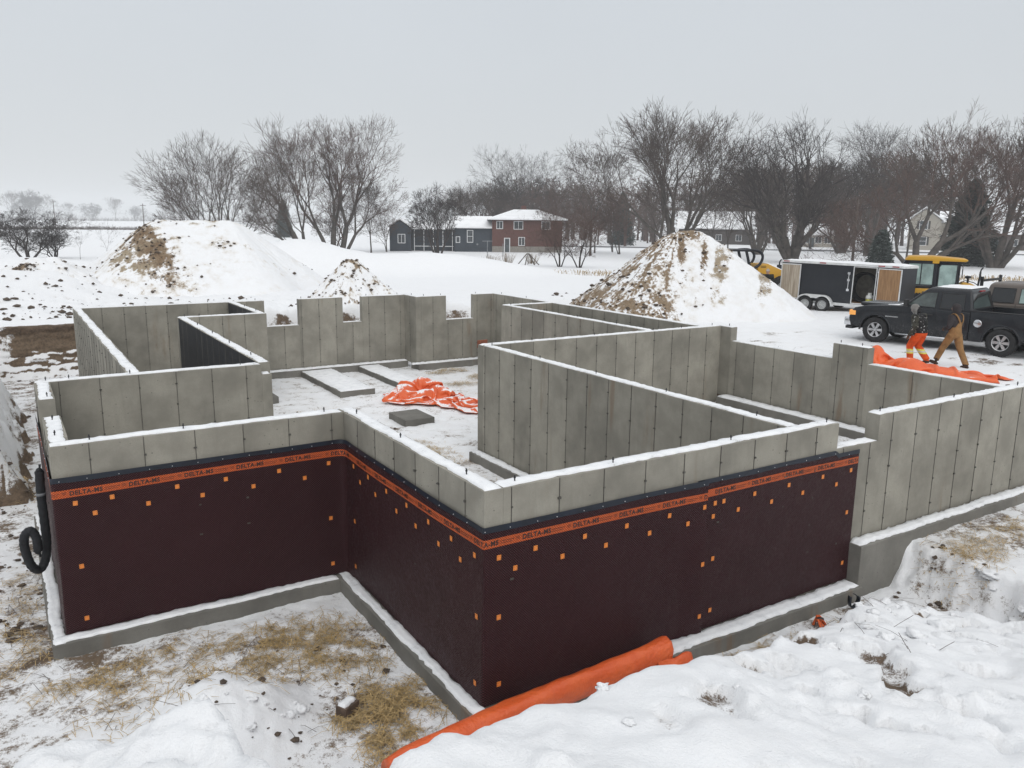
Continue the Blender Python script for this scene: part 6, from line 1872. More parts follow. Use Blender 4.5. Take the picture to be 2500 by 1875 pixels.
# ---------------------------------------------------------------- cargo trailer
def trailer():
    root = empty('cargo_trailer', (25.94, 16.29, -1.005), math.radians(-72), 'black enclosed cargo trailer with side door open and plywood-backed doors swung out', 'trailer')
    M_TR = paint('trailer_skin', (0.010, 0.0125, 0.018), .4, .03)
    M_TRIM = plain('white_rail', (.62, .63, .63), .5, .2, var=.1)
    M_PLY = None
    m, t, b = new_mat('plywood')
    tcn = t.nodes.new('ShaderNodeTexCoord'); mp = N(t, 'ShaderNodeMapping'); mp.inputs['Scale'].default_value = (9, 9, .7)
    t.links.new(tcn.outputs['Object'], mp.inputs[0]); n1 = noise_(t, mp.outputs[0], 2.2, 5, .6)
    t.links.new(mixc(t, ramp(t, n1, .3, .7), (.20, .105, .045), (.31, .18, .085)), b.inputs['Base Color']); b.inputs['Roughness'].default_value = .7
    M_PLY = m
    m, t, b = new_mat('weathered_ply')
    tcn = t.nodes.new('ShaderNodeTexCoord'); mp = N(t, 'ShaderNodeMapping'); mp.inputs['Scale'].default_value = (7, 7, .5)
    t.links.new(tcn.outputs['Object'], mp.inputs[0]); n1 = noise_(t, mp.outputs[0], 2.6, 5, .65)
    t.links.new(mixc(t, ramp(t, n1, .3, .72), (.24, .19, .14), (.46, .40, .32)), b.inputs['Base Color']); b.inputs['Roughness'].default_value = .8
    M_PLY2 = m
    X0, X1, Wd, Zb, Zt = -1.31, 3.72, 1.9, .40, 2.03
    # near wall round the door opening
    d0, d1, dz0, dz1 = 1.81, 2.69, .47, 1.97
    w_ = MB().box(X0, d0, 0, .05, Zb, Zt).box(d1, X1, 0, .05, Zb, Zt).box(d0, d1, 0, .05, dz1, Zt).box(d0, d1, 0, .05, Zb, dz0)
    w_.build('near_wall', M_TR, root)
    MB().box(X0, X1, Wd - .05, Wd, Zb, Zt).build('far_wall', M_TR, root)
    MB().box(X0 + .05, X1 - .05, Wd - .07, Wd - .052, Zb + .05, Zt - .05).build('wall_liner', plain('liner', (.33, .31, .27), .8, var=.2), root)
    MB().box(X0, X1, .05, Wd - .05, Zb, Zb + .06).build('floor', M_PLY, root)
    MB().prism([(X1, 0.0), (X1 + .30, Wd / 2), (X1, Wd)], Zb, Zt, 'z').build('nose', M_TR, root)
    # roof and rails
    MB().box(X0, X1, 0.02, Wd - .02, Zt, Zt + .05).build('roof', M_TRIM, root)
    MB().box(X0 - .02, X1 + .0, -.035, .012, Zt - .015, Zt + .085).build('top_rail', M_TRIM, root, bevel=.01)
    MB().prism([(X1, -.03), (X1 + .34, Wd / 2), (X1, Wd + .03)], Zt - .012, Zt + .07, 'z').build('nose_cap', M_TRIM, root)
    MB().box(X0, X1, -.03, .03, Zb - .10, Zb + .02).build('bottom_rail', M_TRIM, root, bevel=.01)
    MB().box(X0 - .03, X0 + .02, -.03, Wd, Zb - .08, Zt + .05).build('rear_frame', M_TR, root) if False else None
    sn = MB(); g = []
    nx_, ny_ = 26, 9
    for i in range(nx_ + 1):
        for j in range(ny_ + 1):
            u, v = i / nx_, j / ny_
            ed = 0 if (i in (0, nx_) or j in (0, ny_)) else 1
            g.append((X0 + .05 + (X1 + .05 - X0) * u, .03 + (Wd - .06) * v, Zt + .055 + ed * (.045 + .02 * math.sin(u * 19 + v * 5)) * random.uniform(.8, 1.1)))
    sn.add(g, [(i * (ny_ + 1) + j, (i + 1) * (ny_ + 1) + j, (i + 1) * (ny_ + 1) + j + 1, i * (ny_ + 1) + j + 1) for i in range(nx_) for j in range(ny_)])
    sn.build('roof_snow', M_CARSNOW, root, smooth=True)
    for xx in (-1.24, .35, 2.75, 3.30): MB().box(xx, xx + .26, -.045, -.033, Zt + .02, Zt + .06).build('marker_light', M_RED, root)
    # door frame, leaf and bar lock
    f = MB(); k = .035
    f.box(d0 - k, d0, -.02, .03, dz0 - k, dz1 + k).box(d1, d1 + k, -.02, .03, dz0 - k, dz1 + k).box(d0, d1, -.02, .03, dz1, dz1 + k).box(d0, d1, -.02, .03, dz0 - k, dz0)
    f.build('door_frame', M_TRIM, root)
    L = MB().box(.03, .90, -.02, .02, .52, 1.95).build('side_door', M_PLY, root)
    L.location = (2.79, -.07, 0); L.rotation_euler = (0, 0, math.radians(-3))
    fr = MB().box(0, .035, -.03, .03, .49, 1.98).box(.895, .93, -.03, .03, .49, 1.98).box(.035, .895, -.03, .03, 1.945, 1.98).box(.035, .895, -.03, .03, .49, .525).build('leaf_frame', M_TRIM, L)
    MB().tube([(1.62, -.06, .95), (1.62, -.06, 1.75)], .016, 6).build('lock_bar', M_CHROME, root)
    for zz in (1.0, 1.42, 1.7): MB().box(1.57, 1.68, -.08, -.005, zz - .05, zz + .05).build('bar_keeper', M_CHROME, root)
    for zz in (.62, 1.82): MB().box(2.70, 2.83, -.05, -.005, zz - .03, zz + .03).build('hinge', M_CHROME, root)
    # rear door swung against the side
    RD = MB().box(-.80, 0, -.02, .02, .50, 1.93).build('rear_door', M_PLY2, root)
    RD.location = (-.46, -.075, 0)
    MB().box(-.83, -.80, -.03, .03, .46, 1.97).box(0, .03, -.03, .03, .46, 1.97).box(-.80, 0, -.03, .03, 1.93, 1.97).box(-.80, 0, -.03, .03, .46, .50).build('leaf_frame', M_TRIM, RD)
    # interior furnishings fixed to the trailer
    MB().box(2.45, 3.4, 1.5, 2.03, 1.0, 1.04).box(2.45, 3.4, 1.5, 2.03, 1.4, 1.44).build('shelf', M_PLY, root)
    MB().box(X0, X1, -.02, Wd, Zt - .03, Zt - .005).build('headliner', M_BLACKP, root)
    # running gear
    wh = []
    for xx in (-.08, .66): wheel(root, xx, -.13, .30, .21, .19, -1, steel=True); wheel(root, xx, Wd + .13, .30, .21, .19, 1, steel=True)
    out = [(-.51, .30)] + arc(-.08, .30, .41, math.pi - .25, math.pi / 2, 8) + arc(.66, .30, .41, math.pi / 2, .25, 8) + [(1.09, .30)]
    inn = [(1.03, .30)] + arc(.66, .30, .355, .25, math.pi - .80, 9) + [(.29, .57)] + arc(-.08, .30, .355, .80, math.pi - .25, 9) + [(-.45, .30)]
    MB().prism(out + inn, -.262, -.01, 'y').build('fender', M_TRIM, root, bevel=.012)
    MB().box(X0, X1, .3, .4, .28, .40).box(X0, X1, Wd - .4, Wd - .3, .28, .40).build('frame_rail', M_BLACKP, root)
    MB().tube([(X1 + .2, Wd / 2, .40), (X1 + 1.7, Wd / 2, .40)], .05, 8).build('tongue', M_BLACKP, root)
    MB().tube([(X1 + 1.4, Wd / 2, .0), (X1 + 1.4, Wd / 2, .75)], .035, 8).build('jack', M_BLACKP, root)
    return root
TRL = trailer()
TRL.rotation_euler = (0, math.radians(.9), math.radians(-72))
TM = Matrix.Translation((25.94, 16.29, -1.005)) @ Matrix.Rotation(math.radians(-72), 4, 'Z')
pt = empty('propane_tank', TM @ Vector((2.46, .30, .43)), 0, 'yellow and white propane cylinder standing inside the trailer door', 'gas cylinder')
MB().lathe([(.11, 0), (.155, .03), (.155, .19)], 20).build('lower_shell', plain('propane_yellow', (.45, .42, .05), .5, var=.2), pt, smooth=True)
MB().lathe([(.155, .192), (.155, .28), (.13, .34), (.05, .37)], 20).build('upper_shell', plain('propane_white', (.62, .63, .60), .5), pt, smooth=True)
MB().lathe([(.085, .36), (.085, .45)], 14).build('collar', plain('propane_collar', (.62, .63, .60), .5), pt)
MB().tube([(0, 0, .36), (0, 0, .44)], .02, 8).build('valve', M_CHROME, pt)
co = TM @ Vector((2.18, .85, 1.10))
cr = empty('hose_coil', TM @ Vector((2.05, .85, .435)), math.radians(-72), 'big black coil of drain hose inside the trailer', 'hose coil')
for k in range(4):
    pts = [(.52 * math.cos(a) * (1 - .04 * k), -.16 + .11 * k + .05 * math.sin(a), .64 + .60 * math.sin(a) * (1 - .02 * k)) for a in (6.28318 * i / 30 for i in range(31))]
    MB().tube(pts, .056, 8).build('loop', M_PIPE, cr, smooth=True)

# ---------------------------------------------------------------- yellow machines
M_YEL = paint('machine_yellow', (0.56, 0.30, 0.022), .4, .08)
M_MBLK = paint('machine_black', (0.012, 0.014, 0.020), .5, .03)
def dozer():
    gz = tz(30.6, 13.7)
    root = empty('bulldozer', (30.62, 13.48, gz), math.radians(-57), 'yellow bulldozer with a black framed glass cab behind the trailer and trucks', 'bulldozer')
    H = 1.05
    # cab frame
    for (x, y) in ((-1.32, -.8), (-1.32, .8), (-.02, -.82), (-.02, .82), (1.05, -.70), (1.05, .70)):
        MB().box(x - .07, x + .07, y - .06, y + .06, .95, 2.16).build('cab_pillar', M_MBLK, root, bevel=.015)
    MB().prism([(-1.62, 1.88), (-1.30, 1.60), (-1.30, 2.16), (-1.42, 2.16)][::-1], -.86, .86, 'y').build('rear_frame', M_MBLK, root)
    MB().box(-1.38, 1.12, -.86, .86, 2.08, 2.17).box(-1.38, 1.1, -.86, .86, .90, 1.0).build('cab_beams', M_MBLK, root, bevel=.01)
    MB().prism([(-1.45, 2.17), (1.30, 2.15), (1.42, 2.20), (1.36, 2.26), (-.2, 2.36), (-1.28, 2.34)], -.95, .95, 'y').build('roof', M_YEL, root, bevel=.03, seg=2, auto=.6)
    MB().box(-.18, .12, -.965, -.93, 2.06, 2.20).build('roof_bracket', M_YEL, root)
    for y in (-.83, .83):
        w1 = MB().box(-1.24, -.10, y - .012, y + .012, 1.14, 2.05).build('side_window', M_FROST, root)
        MB().box(-.68, -.63, y - .022, y + .022, 1.14, 2.05).box(-1.25, -.09, y - .022, y + .022, 1.10, 1.15).box(-1.25, -.09, y - .022, y + .022, 2.03, 2.08).build('sash', M_MBLK, w1)
        dr2 = MB().prism([(.16, .62), (.80, .62), (.96, 1.3), (.96, 2.0), (.24, 2.0), (.16, 1.9)], y - .012, y + .012, 'y').build('cab_door', M_FROST, root)
        MB().tube([(q[0], y * 1.012, q[1]) for q in ((.16, .62), (.80, .62), (.98, 1.3), (.98, 2.03), (.24, 2.03), (.14, 1.9), (.14, .62))], .04, 6).build('door_frame', M_MBLK, dr2)
    MB().box(-.06, .14, -.86, -.70, .55, 1.0).box(.0, .1, -.84, .84, .95, 2.1).build('b_pillar', M_MBLK, root, bevel=.01)
    MB().box(1.0, 1.04, -.68, .68, 1.05, 2.05).build('windscreen', M_FROST, root)
    MB().box(-1.33, -1.29, -.72, .72, 1.15, 2.05).build('rear_window', M_FROST, root)
    MB().box(-1.35, -.16, -.93, .93, .40, .98).build('rear_body', M_YEL, root, bevel=.04, seg=2, auto=.6)
    MB().box(-.52, -.22, -.945, -.925, .58, .86).build('vent_grille', plain('grille_brown', (.16, .11, .03), .7), root)
    V, F_ = text_mesh('KOMATSU', .02)
    lt = MB().add([Vector((-1.28 + .62 * x, -.937, .45 + .62 * z)) for x, z, _ in V], F_).build('lettering', M_SEAM, root)
    MB().prism([(1.05, .95), (1.10, 1.12), (1.32, 1.28), (1.75, 1.20), (2.2, 1.0), (2.62, .72), (2.62, .3), (1.0, .3)][::-1], -.55, .55, 'y').build('hood', M_YEL, root, bevel=.06, seg=3, auto=.6)
    MB().box(1.62, 1.82, -.56, -.552, .98, 1.06).build('sticker', M_WHITE, root)
    ex = MB().tube([(2.02, -.25, 1.02), (2.02, -.25, 1.20), (2.06, -.25, 1.55), (2.06, -.25, 1.72)], [.035, .05, .05, .05], 10).build('exhaust', M_MBLK, root, smooth=True)
    MB().tube([(2.06, -.25, 1.72), (2.08, -.25, 1.82), (2.16, -.25, 1.92)], .035, 8).build('exhaust_tip', M_MBLK, ex, smooth=True)
    pc = MB().lathe([(.05, 1.22), (.05, 1.42), (.15, 1.44), (.15, 1.52), (.10, 1.54)], 14, Matrix.Translation((1.55, -.1, 0))).build('precleaner', M_MBLK, root)
    MB().tube([(1.15, -.48, 1.22), (1.4, -.5, 1.36), (1.8, -.5, 1.28), (2.2, -.5, 1.06), (2.25, -.5, .9)], .018, 6).build('grab_rail', M_MBLK, root, smooth=True)
    for y in (-.84, .84):
        tk = MB(); o_ = arc(-1.3, .38, .38, math.pi / 2, 3 * math.pi / 2, 8) + arc(1.9, .38, .38, -math.pi / 2, math.pi / 2, 8)
        tr_ = MB().prism(o_[::-1], y - .24, y + .24, 'y').build('track', M_MBLK, root, bevel=.01)
        for i in range(24):
            x = -1.3 + 3.2 * i / 23
            for zz in (.0, .76): tk.box(x - .05, x + .02, y - .26, y + .26, zz - .03, zz + .03)
        q = tk.build('grousers', M_MBLK, tr_); q['kind'] = 'stuff'
        for i in range(5): MB().lathe([(.16, -.26), (.16, .26)], 14, Matrix.Translation((-1.0 + .65 * i, y, .26)) @ Matrix.Rotation(math.pi / 2, 4, 'X')).build('roller', M_MBLK, tr_)
    bl = [Vector((3.0 + .12 * math.cos(a), 0, .45 + .5 * math.sin(a))) for a in (-1.5, -1, -.5, 0, .5, 1, 1.5)]
    vs = []
    for s_ in (-1.5, 1.5):
        for a in range(7): vs.append((3.05 - .16 * math.cos((a - 3) * .45), s_, .05 + .15 * a))
    bo = MB().add(vs, [(i, i + 1, i + 8, i + 7) for i in range(6)]).build('blade', M_YEL, root, smooth=True)
    md = bo.modifiers.new('t', 'SOLIDIFY'); md.thickness = .05
    for y in (-1.1, 1.1): MB().box(-.3, 3.0, y - .06, y + .06, .25, .38).build('push_arm', M_YEL, root)
    MB().box(1.18, 1.22, -1.0, -.9, 1.5, 1.85).build('mirror', M_MBLK, root); MB().tube([(1.08, -.75, 2.0), (1.2, -.95, 1.95), (1.2, -.95, 1.8)], .014, 6).build('mirror_arm', M_MBLK, root)
dozer()
bpy.data.objects['bulldozer'].scale = (.84, .9, 1.0)
def compactor():
    gz = tz(28.0, 20.9)
    root = empty('soil_compactor', (27.9, 20.75, gz), math.radians(-30), 'yellow machine with sloped hood and black looped roll frame behind the pointed heap', 'compactor')
    MB().prism([(-.35, .55), (-.35, 1.78), (.15, 1.80), (1.35, 1.28), (1.75, 1.10), (1.78, .55)][::-1], -.62, .62, 'y').build('hood', M_YEL, root, bevel=.04, seg=2, auto=.6)
    sn = MB(); g = []
    for i in range(12):
        for j in range(7):
            u, v = i / 11, j / 6
            g.append((.12 + 1.5 * u, -.55 + 1.1 * v, 1.80 - .64 * u + (.06 if 0 < i < 11 and 0 < j < 6 else .012) + .01 * random.random()))
    sn.add(g, [(i * 7 + j, (i + 1) * 7 + j, (i + 1) * 7 + j + 1, i * 7 + j + 1) for i in range(11) for j in range(6)]).build('hood_snow', M_CARSNOW, root, smooth=True)
    for k in range(8): MB().box(1.28 + .015 * k, 1.42 + .015 * k, -.632, -.618, 1.16 - .07 * k, 1.19 - .07 * k).build('vent_slot', M_SEAM, root)
    for zz in (1.62, 1.68): MB().box(-.22, .05, -.632, -.618, zz, zz + .02).build('vent_slot', M_SEAM, root)
    MB().lathe([(.12, 1.35), (.12, 1.72)], 14, Matrix.Translation((1.0, .2, 0))).build('muffler', M_MBLK, root, smooth=False)
    MB().tube([(1.0, .2, 1.72), (1.0, .2, 1.85), (1.06, .2, 1.95), (1.12, .2, 1.97)], .035, 8).build('exhaust_tip', M_MBLK, root, smooth=True)
    for y in (-.62, .62):
        MB().tube(smooth_path([(-.75, y, 1.20), (-.80, y, 1.75), (-.98, y, 2.42)], 4), .07, 8).build('roll_post', M_MBLK, root, smooth=True)
        MB().tube(smooth_path([(-.98, y, 2.43), (-.5, y, 2.44), (-.22, y, 2.30), (-.16, y, 2.05), (-.30, y, 1.75), (-.60, y, 1.55)], 6), .07, 8).build('roll_loop', M_MBLK, root, smooth=True)
    MB().box(-2.1, -.85, -.75, .75, 2.38, 2.48).build('canopy', M_MBLK, root, bevel=.02)
    MB().box(-1.5, -.35, -.6, .6, .75, 1.2).build('operator_deck', M_MBLK, root, bevel=.03)
    MB().box(-1.1, -.75, -.25, .25, 1.2, 1.7).build('seat', M_MBLK, root, bevel=.05)
    for y in (-.62, .62): wheel(root, .9, y, .62, .42, .32, 1 if y > 0 else -1, steel=True)
    MB().lathe([(.70, -.85), (.72, -.8), (.72, .8), (.70, .85)], 32, Matrix.Translation((-2.6, 0, .72)) @ Matrix.Rotation(math.pi / 2, 4, 'X')).build('drum', M_ALLOY, root, auto=.6)
    MB().box(-3.4, -1.4, -.98, -.88, .55, .95).box(-3.4, -1.4, .88, .98, .55, .95).box(-3.5, -3.38, -.98, .98, .55, .95).build('drum_frame', M_YEL, root, bevel=.02)
compactor()
# ---------------------------------------------------------------- people
M_SKIN = plain('skin', (0.42, 0.24, 0.17), 0.6, var=0.08)
def cloth(name, col, var=0.18, camo=None, stripe=None):
    m, t, b = new_mat(name)
    tcn = t.nodes.new('ShaderNodeTexCoord')
    n1 = noise_(t, tcn.outputs['Object'], 9, 4, .6); n2 = noise_(t, tcn.outputs['Object'], 45, 3, .6)
    c = mixc(t, ramp(t, n1, .3, .7), tuple(x * (1 - var) for x in col), tuple(x * (1 + var) for x in col))
    if camo:
        n3 = noise_(t, tcn.outputs['Object'], 13, 3, .5)
        c = mixc(t, ramp(t, n3, .55, .58), c, camo[0]); n4 = noise_(t, tcn.outputs['Object'], 17, 2, .5)
        c = mixc(t, ramp(t, n4, .64, .66), c, camo[1])
    t.links.new(c, b.inputs['Base Color']); b.inputs['Roughness'].default_value = .85; b.inputs['Specular IOR Level'].default_value = .2
    bump(t, b, math_(t, 'ADD', math_(t, 'MULTIPLY', n1, .8), math_(t, 'MULTIPLY', n2, .2)), .5, .03)
    return m
C_CAMO = cloth('camo_jacket', (.045, .046, .036), camo=((.016, .016, .015), (.33, .34, .33)))
C_BLACKJ = cloth('black_jacket', (.018, .018, .019), camo=((.012, .012, .013), (.5, .5, .5)))
C_ORANGE = cloth('orange_trousers', (.60, .085, .016))
C_TAN = cloth('tan_canvas', (.255, .145, .060))
C_HOOD = cloth('charcoal_hoodie', (.040, .036, .038))
C_GREYH = cloth('grey_hood', (.20, .195, .185))
C_DARK = cloth('dark_coat', (.018, .020, .018))
C_HAT = cloth('light_cap', (.34, .31, .29))
C_BOOT = cloth('boot_leather', (.055, .032, .022))
C_YEL = plain('reflex_yellow', (.62, .62, .10), .5); C_SILV = plain('reflex_silver', (.50, .52, .52), .35)
C_GLOVE = cloth('glove', (.10, .06, .04))

def ell(cx, cy, z, rx, ry, n=18, tilt=0.0, p=2.0):
    out = []
    for k in range(n):
        a = 6.28318 * k / n
        x = rx * math.copysign(abs(math.cos(a)) ** (2 / p), math.cos(a)); y = ry * math.copysign(abs(math.sin(a)) ** (2 / p), math.sin(a))
        out.append(Vector((cx + x, cy + y, z + tilt * y)))
    return out
def hand(mb, wrist, dirv, palm_n, s_=1.0):
    """palm with four unequal curled fingers and a thumb leaving the side near its base"""
    d = dirv.normalized(); n = (palm_n - d * palm_n.dot(d)).normalized(); sd = d.cross(n)
    w0 = wrist
    rings = []
    for t_, w_, th in ((0, .026, .018), (.03, .036, .018), (.065, .041, .016), (.09, .040, .014)):
        c = w0 + d * t_ * s_
        rings.append([c + (sd * math.cos(a) * w_ + n * math.sin(a) * th) * s_ for a in (6.28318 * k / 10 for k in range(10))])
    mb.loft(rings)
    for i, (o, L) in enumerate(((-.030, .066), (-.010, .076), (.011, .071), (.031, .056))):
        p0 = w0 + (d * .082 + sd * o) * s_
        p1 = p0 + (d * .9 + n * .25).normalized() * L * .45 * s_
        p2 = p1 + (d * .6 + n * .8).normalized() * L * .33 * s_
        p3 = p2 + (d * .1 + n * 1.0).normalized() * L * .27 * s_
        mb.tube([p0, p1, p2, p3], [.0098 * s_, .0092 * s_, .0085 * s_, .007 * s_], 7)
    q0 = w0 + (d * .025 - sd * .028) * s_
    q1 = q0 + (d * .5 - sd * .75 + n * .3).normalized() * .035 * s_
    q2 = q1 + (d * .85 - sd * .2 + n * .5).normalized() * .030 * s_
    mb.tube([q0, q1, q2], [.013 * s_, .0115 * s_, .009 * s_], 7)

def person(loc, rz, label, J, mats, pick, parts=None, voxel=.0125):
    """J: joints. body is one continuous surface, materials by garment"""
    root = empty('person', loc, rz, label, 'person')
    mb = MB()
    pv = J['pelvis']; ch = J['chest']; nk = J['neck']; hd = J['head']
    bulk = J.get('bulk', 1.0)
    def mid(a, b, t_): return a.lerp(b, t_)
    def ring(c, rx, ry, sx=0.0, n=18):
        ax = J.get('yaw', 0.0)
        return [c + Vector((rx * math.cos(a), ry * math.sin(a), 0)) for a in (6.28318 * k / n for k in range(n))]
    rings = [ring(pv + Vector((0, 0, -.10)), .145 * bulk, .115 * bulk), ring(pv + Vector((0, 0, -.02)), .178 * bulk, .135 * bulk), ring(pv + Vector((0, 0, .07)), .172 * bulk, .132 * bulk), ring(mid(pv, ch, .45), .168 * bulk, .130 * bulk), ring(mid(pv, ch, .8), .190 * bulk, .138 * bulk), ring(ch, .205 * bulk, .138 * bulk), ring(mid(ch, nk, .5), .185 * bulk, .115 * bulk), ring(mid(ch, nk, .85), .115 * bulk, .085 * bulk), ring(nk + Vector((0, 0, .02)), .060, .062)]
    mb.loft(rings)
    mb.tube([mid(ch, nk, .8), nk, mid(nk, hd, .6)], [.07, .06, .058], 12)
    # head with a face
    hM = Matrix.Translation(hd) @ J.get('headrot', Matrix.Identity(4))
    def hp(x, y, z): return hM @ Vector((x, y, z))
    hr = []
    for z, rx, ry, oy in ((-.115, .030, .035, .035), (-.10, .050, .062, .022), (-.06, .066, .082, .010), (-.01, .074, .094, .002), (.04, .077, .098, -.004), (.08, .068, .086, -.006), (.11, .044, .056, -.006), (.122, .012, .016, -.006)):
        hr.append([hp(rx * math.cos(a), oy + ry * math.sin(a), z) for a in (6.28318 * k / 18 for k in range(18))])
    mb.loft(hr)
    mb.tube([hp(0, .090, .010), hp(0, .110, -.025), hp(0, .096, -.035)], [.009, .015, .010], 7)          # nose
    mb.tube([hp(-.022, .082, -.062), hp(0, .088, -.060), hp(.022, .082, -.062)], [.006, .008, .006], 6)   # lips
    mb.tube([hp(-.045, .078, .018), hp(0, .094, .022), hp(.045, .078, .018)], [.008, .009, .008], 6)       # brow
    for s_ in (-1, 1): mb.tube([hp(.074 * s_, -.005, .025), hp(.086 * s_, -.012, .01), hp(.078 * s_, -.004, -.03)], [.008, .012, .007], 6)
    if J.get('hood'):
        hr = []
        for z, rx, ry, oy in ((-.14, .095, .09, -.03), (-.08, .100, .105, -.03), (-.01, .098, .112, -.022), (.06, .096, .110, -.016), (.105, .075, .088, -.012), (.135, .03, .035, -.01)):
            hr.append([hp(rx * math.cos(a), oy + ry * math.sin(a), z) for a in (6.28318 * k / 18 for k in range(18))])
        mb.loft(hr)
    if J.get('cap'):
        hr = []
        for z, rx, ry in ((.03, .085, .106), (.07, .083, .102), (.11, .066, .08), (.14, .02, .025)):
            hr.append([hp(rx * math.cos(a), -.004 + ry * math.sin(a), z) for a in (6.28318 * k / 18 for k in range(18))])
        mb.loft(hr)
        if J['cap'] == 'peak': mb.prism([(-.06, .07), (.06, .07), (.05, .17), (-.05, .17)], .035, .05, 'z', M=hM)
    # arms
    for s_ in ('L', 'R'):
        sh, el, wr = J['sh' + s_], J['el' + s_], J['wr' + s_]
        k = bulk
        mb.tube([mid(sh, ch, .35), sh, mid(sh, el, .5), el, mid(el, wr, .5), wr], [.085 * k, .082 * k, .068 * k, .058 * k, .052 * k, .042 * k], 14)
        d = (wr - el).normalized()
        hand(mb, wr, d, J.get('palm' + s_, Vector((0, 1, 0)) if s_ == 'L' else Vector((0, 1, 0))), 1.08)
    # legs and boots
    lb = J.get('legbulk', 1.0)
    for s_ in ('L', 'R'):
        hp_, kn, an = J['hip' + s_], J['kn' + s_], J['an' + s_]
        mb.tube([mid(hp_, pv, .3) + Vector((0, 0, .03)), hp_, mid(hp_, kn, .5), kn, mid(kn, an, .35), mid(kn, an, .8), an], [.10 * lb, .105 * lb, .092 * lb, .075 * lb, .074 * lb, .070 * lb, .068 * lb], 14)
        toe, heel = J['toe' + s_], J['heel' + s_]
        mb.tube([heel + Vector((0, 0, .035)), mid(heel, toe, .3) + Vector((0, 0, .045)), mid(heel, toe, .7) + Vector((0, 0, .032)), toe + Vector((0, 0, .026))], [.040, .050, .048, .034], 10)
        mb.tube([an + Vector((0, 0, .06)), mid(an, heel, .6) + Vector((0, 0, .05))], [.052, .048], 10)
    tmp = mb.build('tmp', mats, None)
    rm = tmp.modifiers.new('r', 'REMESH'); rm.mode = 'VOXEL'; rm.voxel_size = voxel
    sm = tmp.modifiers.new('s', 'SMOOTH'); sm.factor = .5; sm.iterations = 2
    dg = bpy.context.evaluated_depsgraph_get()
    me = bpy.data.meshes.new_from_object(tmp.evaluated_get(dg))
    bpy.data.objects.remove(tmp)
    me.name = 'body'
    me.materials.clear()
    for m in mats: me.materials.append(m)
    n = len(me.polygons)
    cen = np.zeros(n * 3, dtype=np.float32); me.polygons.foreach_get('center', cen); cen = cen.reshape(-1, 3)
    me.polygons.foreach_set('material_index', np.array([pick(c) for c in cen], dtype=np.int32))
    me.polygons.foreach_set('use_smooth', [True] * n)
    me.update()
    link('body', me, root)
    return root
V3 = Vector
def seg_d(c, a, b):
    ab = b - a; t_ = max(0, min(1, (c - a).dot(ab) / ab.length_squared)); return (c - a - ab * t_).length

# -- worker in tan bib overalls, mid-stride
J2 = dict(pelvis=V3((0, 0, .90)), chest=V3((0, .02, 1.27)), neck=V3((0, .035, 1.43)), head=V3((0, .055, 1.57)), headrot=Matrix.Rotation(.1, 4, 'Z'),
          shL=V3((-.19, .02, 1.36)), elL=V3((-.25, .02, 1.10)), wrL=V3((-.16, .20, 1.02)), palmL=V3((1, 0, 0)), shR=V3((.19, .02, 1.36)), elR=V3((.24, -.0, 1.10)), wrR=V3((.13, .20, 1.03)), palmR=V3((-1, 0, 0)),
          hipL=V3((-.10, .02, .86)), knL=V3((-.12, .22, .50)), anL=V3((-.11, .38, .16)), toeL=V3((-.12, .56, .07)), heelL=V3((-.11, .33, .0)),
          hipR=V3((.10, -.01, .86)), knR=V3((.12, -.12, .48)), anR=V3((.12, -.33, .10)), toeR=V3((.13, -.18, -.005)), heelR=V3((.12, -.40, .0)), hood=True, bulk=1.06, legbulk=1.12)
def pick2(c):
    x, y, z = c
    if z < .12 + (.08 if y > .3 else 0): return 2
    v = V3((x, y, z))
    if min(seg_d(v, J2['wrL'], J2['wrL'] + (J2['wrL'] - J2['elL']).normalized() * .2), seg_d(v, J2['wrR'], J2['wrR'] + (J2['wrR'] - J2['elR']).normalized() * .2)) < .05 and z < 1.08 and y > .21: return 3
    if min(seg_d(v, J2['shL'], J2['elL']), seg_d(v, J2['elL'], J2['wrL']), seg_d(v, J2['shR'], J2['elR']), seg_d(v, J2['elR'], J2['wrR'])) < .088 and abs(x) > .135: return 0
    if z < 1.08: return 1
    if z < 1.22 and abs(x) < .14 - (z - 1.08) * .55: return 1
    if y > .06 and z < 1.28 and abs(x) < .12: return 1
    if z > 1.47 and y > .125: return 4
    return 0
face2 = math.atan2(.99, .10) - math.pi / 2
p2 = person((17.45, 5.03, tz(17.45, 5.03)), face2, 'person in tan bib overalls and dark hooded top, striding past the black pickup', J2, [C_HOOD, C_TAN, C_BOOT, C_GLOVE, M_SKIN], pick2)
def strap(root, pts, w_, m, name):
    P = smooth_path(pts, 6); vs, fs = [], []
    for i, p in enumerate(P):
        d = (P[min(i + 1, len(P) - 1)] - P[max(i - 1, 0)]).normalized(); s_ = d.cross(V3((0, 1, .3))).normalized() * w_ / 2
        vs += [p - s_, p + s_]
    o = MB().add(vs, [(2 * i, 2 * i + 1, 2 * i + 3, 2 * i + 2) for i in range(len(P) - 1)]).build(name, m, root, smooth=True)
    md = o.modifiers.new('t', 'SOLIDIFY'); md.thickness = .012; md.offset = 0
for s_ in (-1, 1):
    strap(p2, [(.045 * s_, -.142, 1.19), (.075 * s_, -.138, 1.27), (.115 * s_, -.098, 1.38), (.13 * s_, -.03, 1.432), (.125 * s_, .06, 1.42), (.10 * s_, .135, 1.30), (.09 * s_, .155, 1.20)], .042, C_TAN, 'strap')
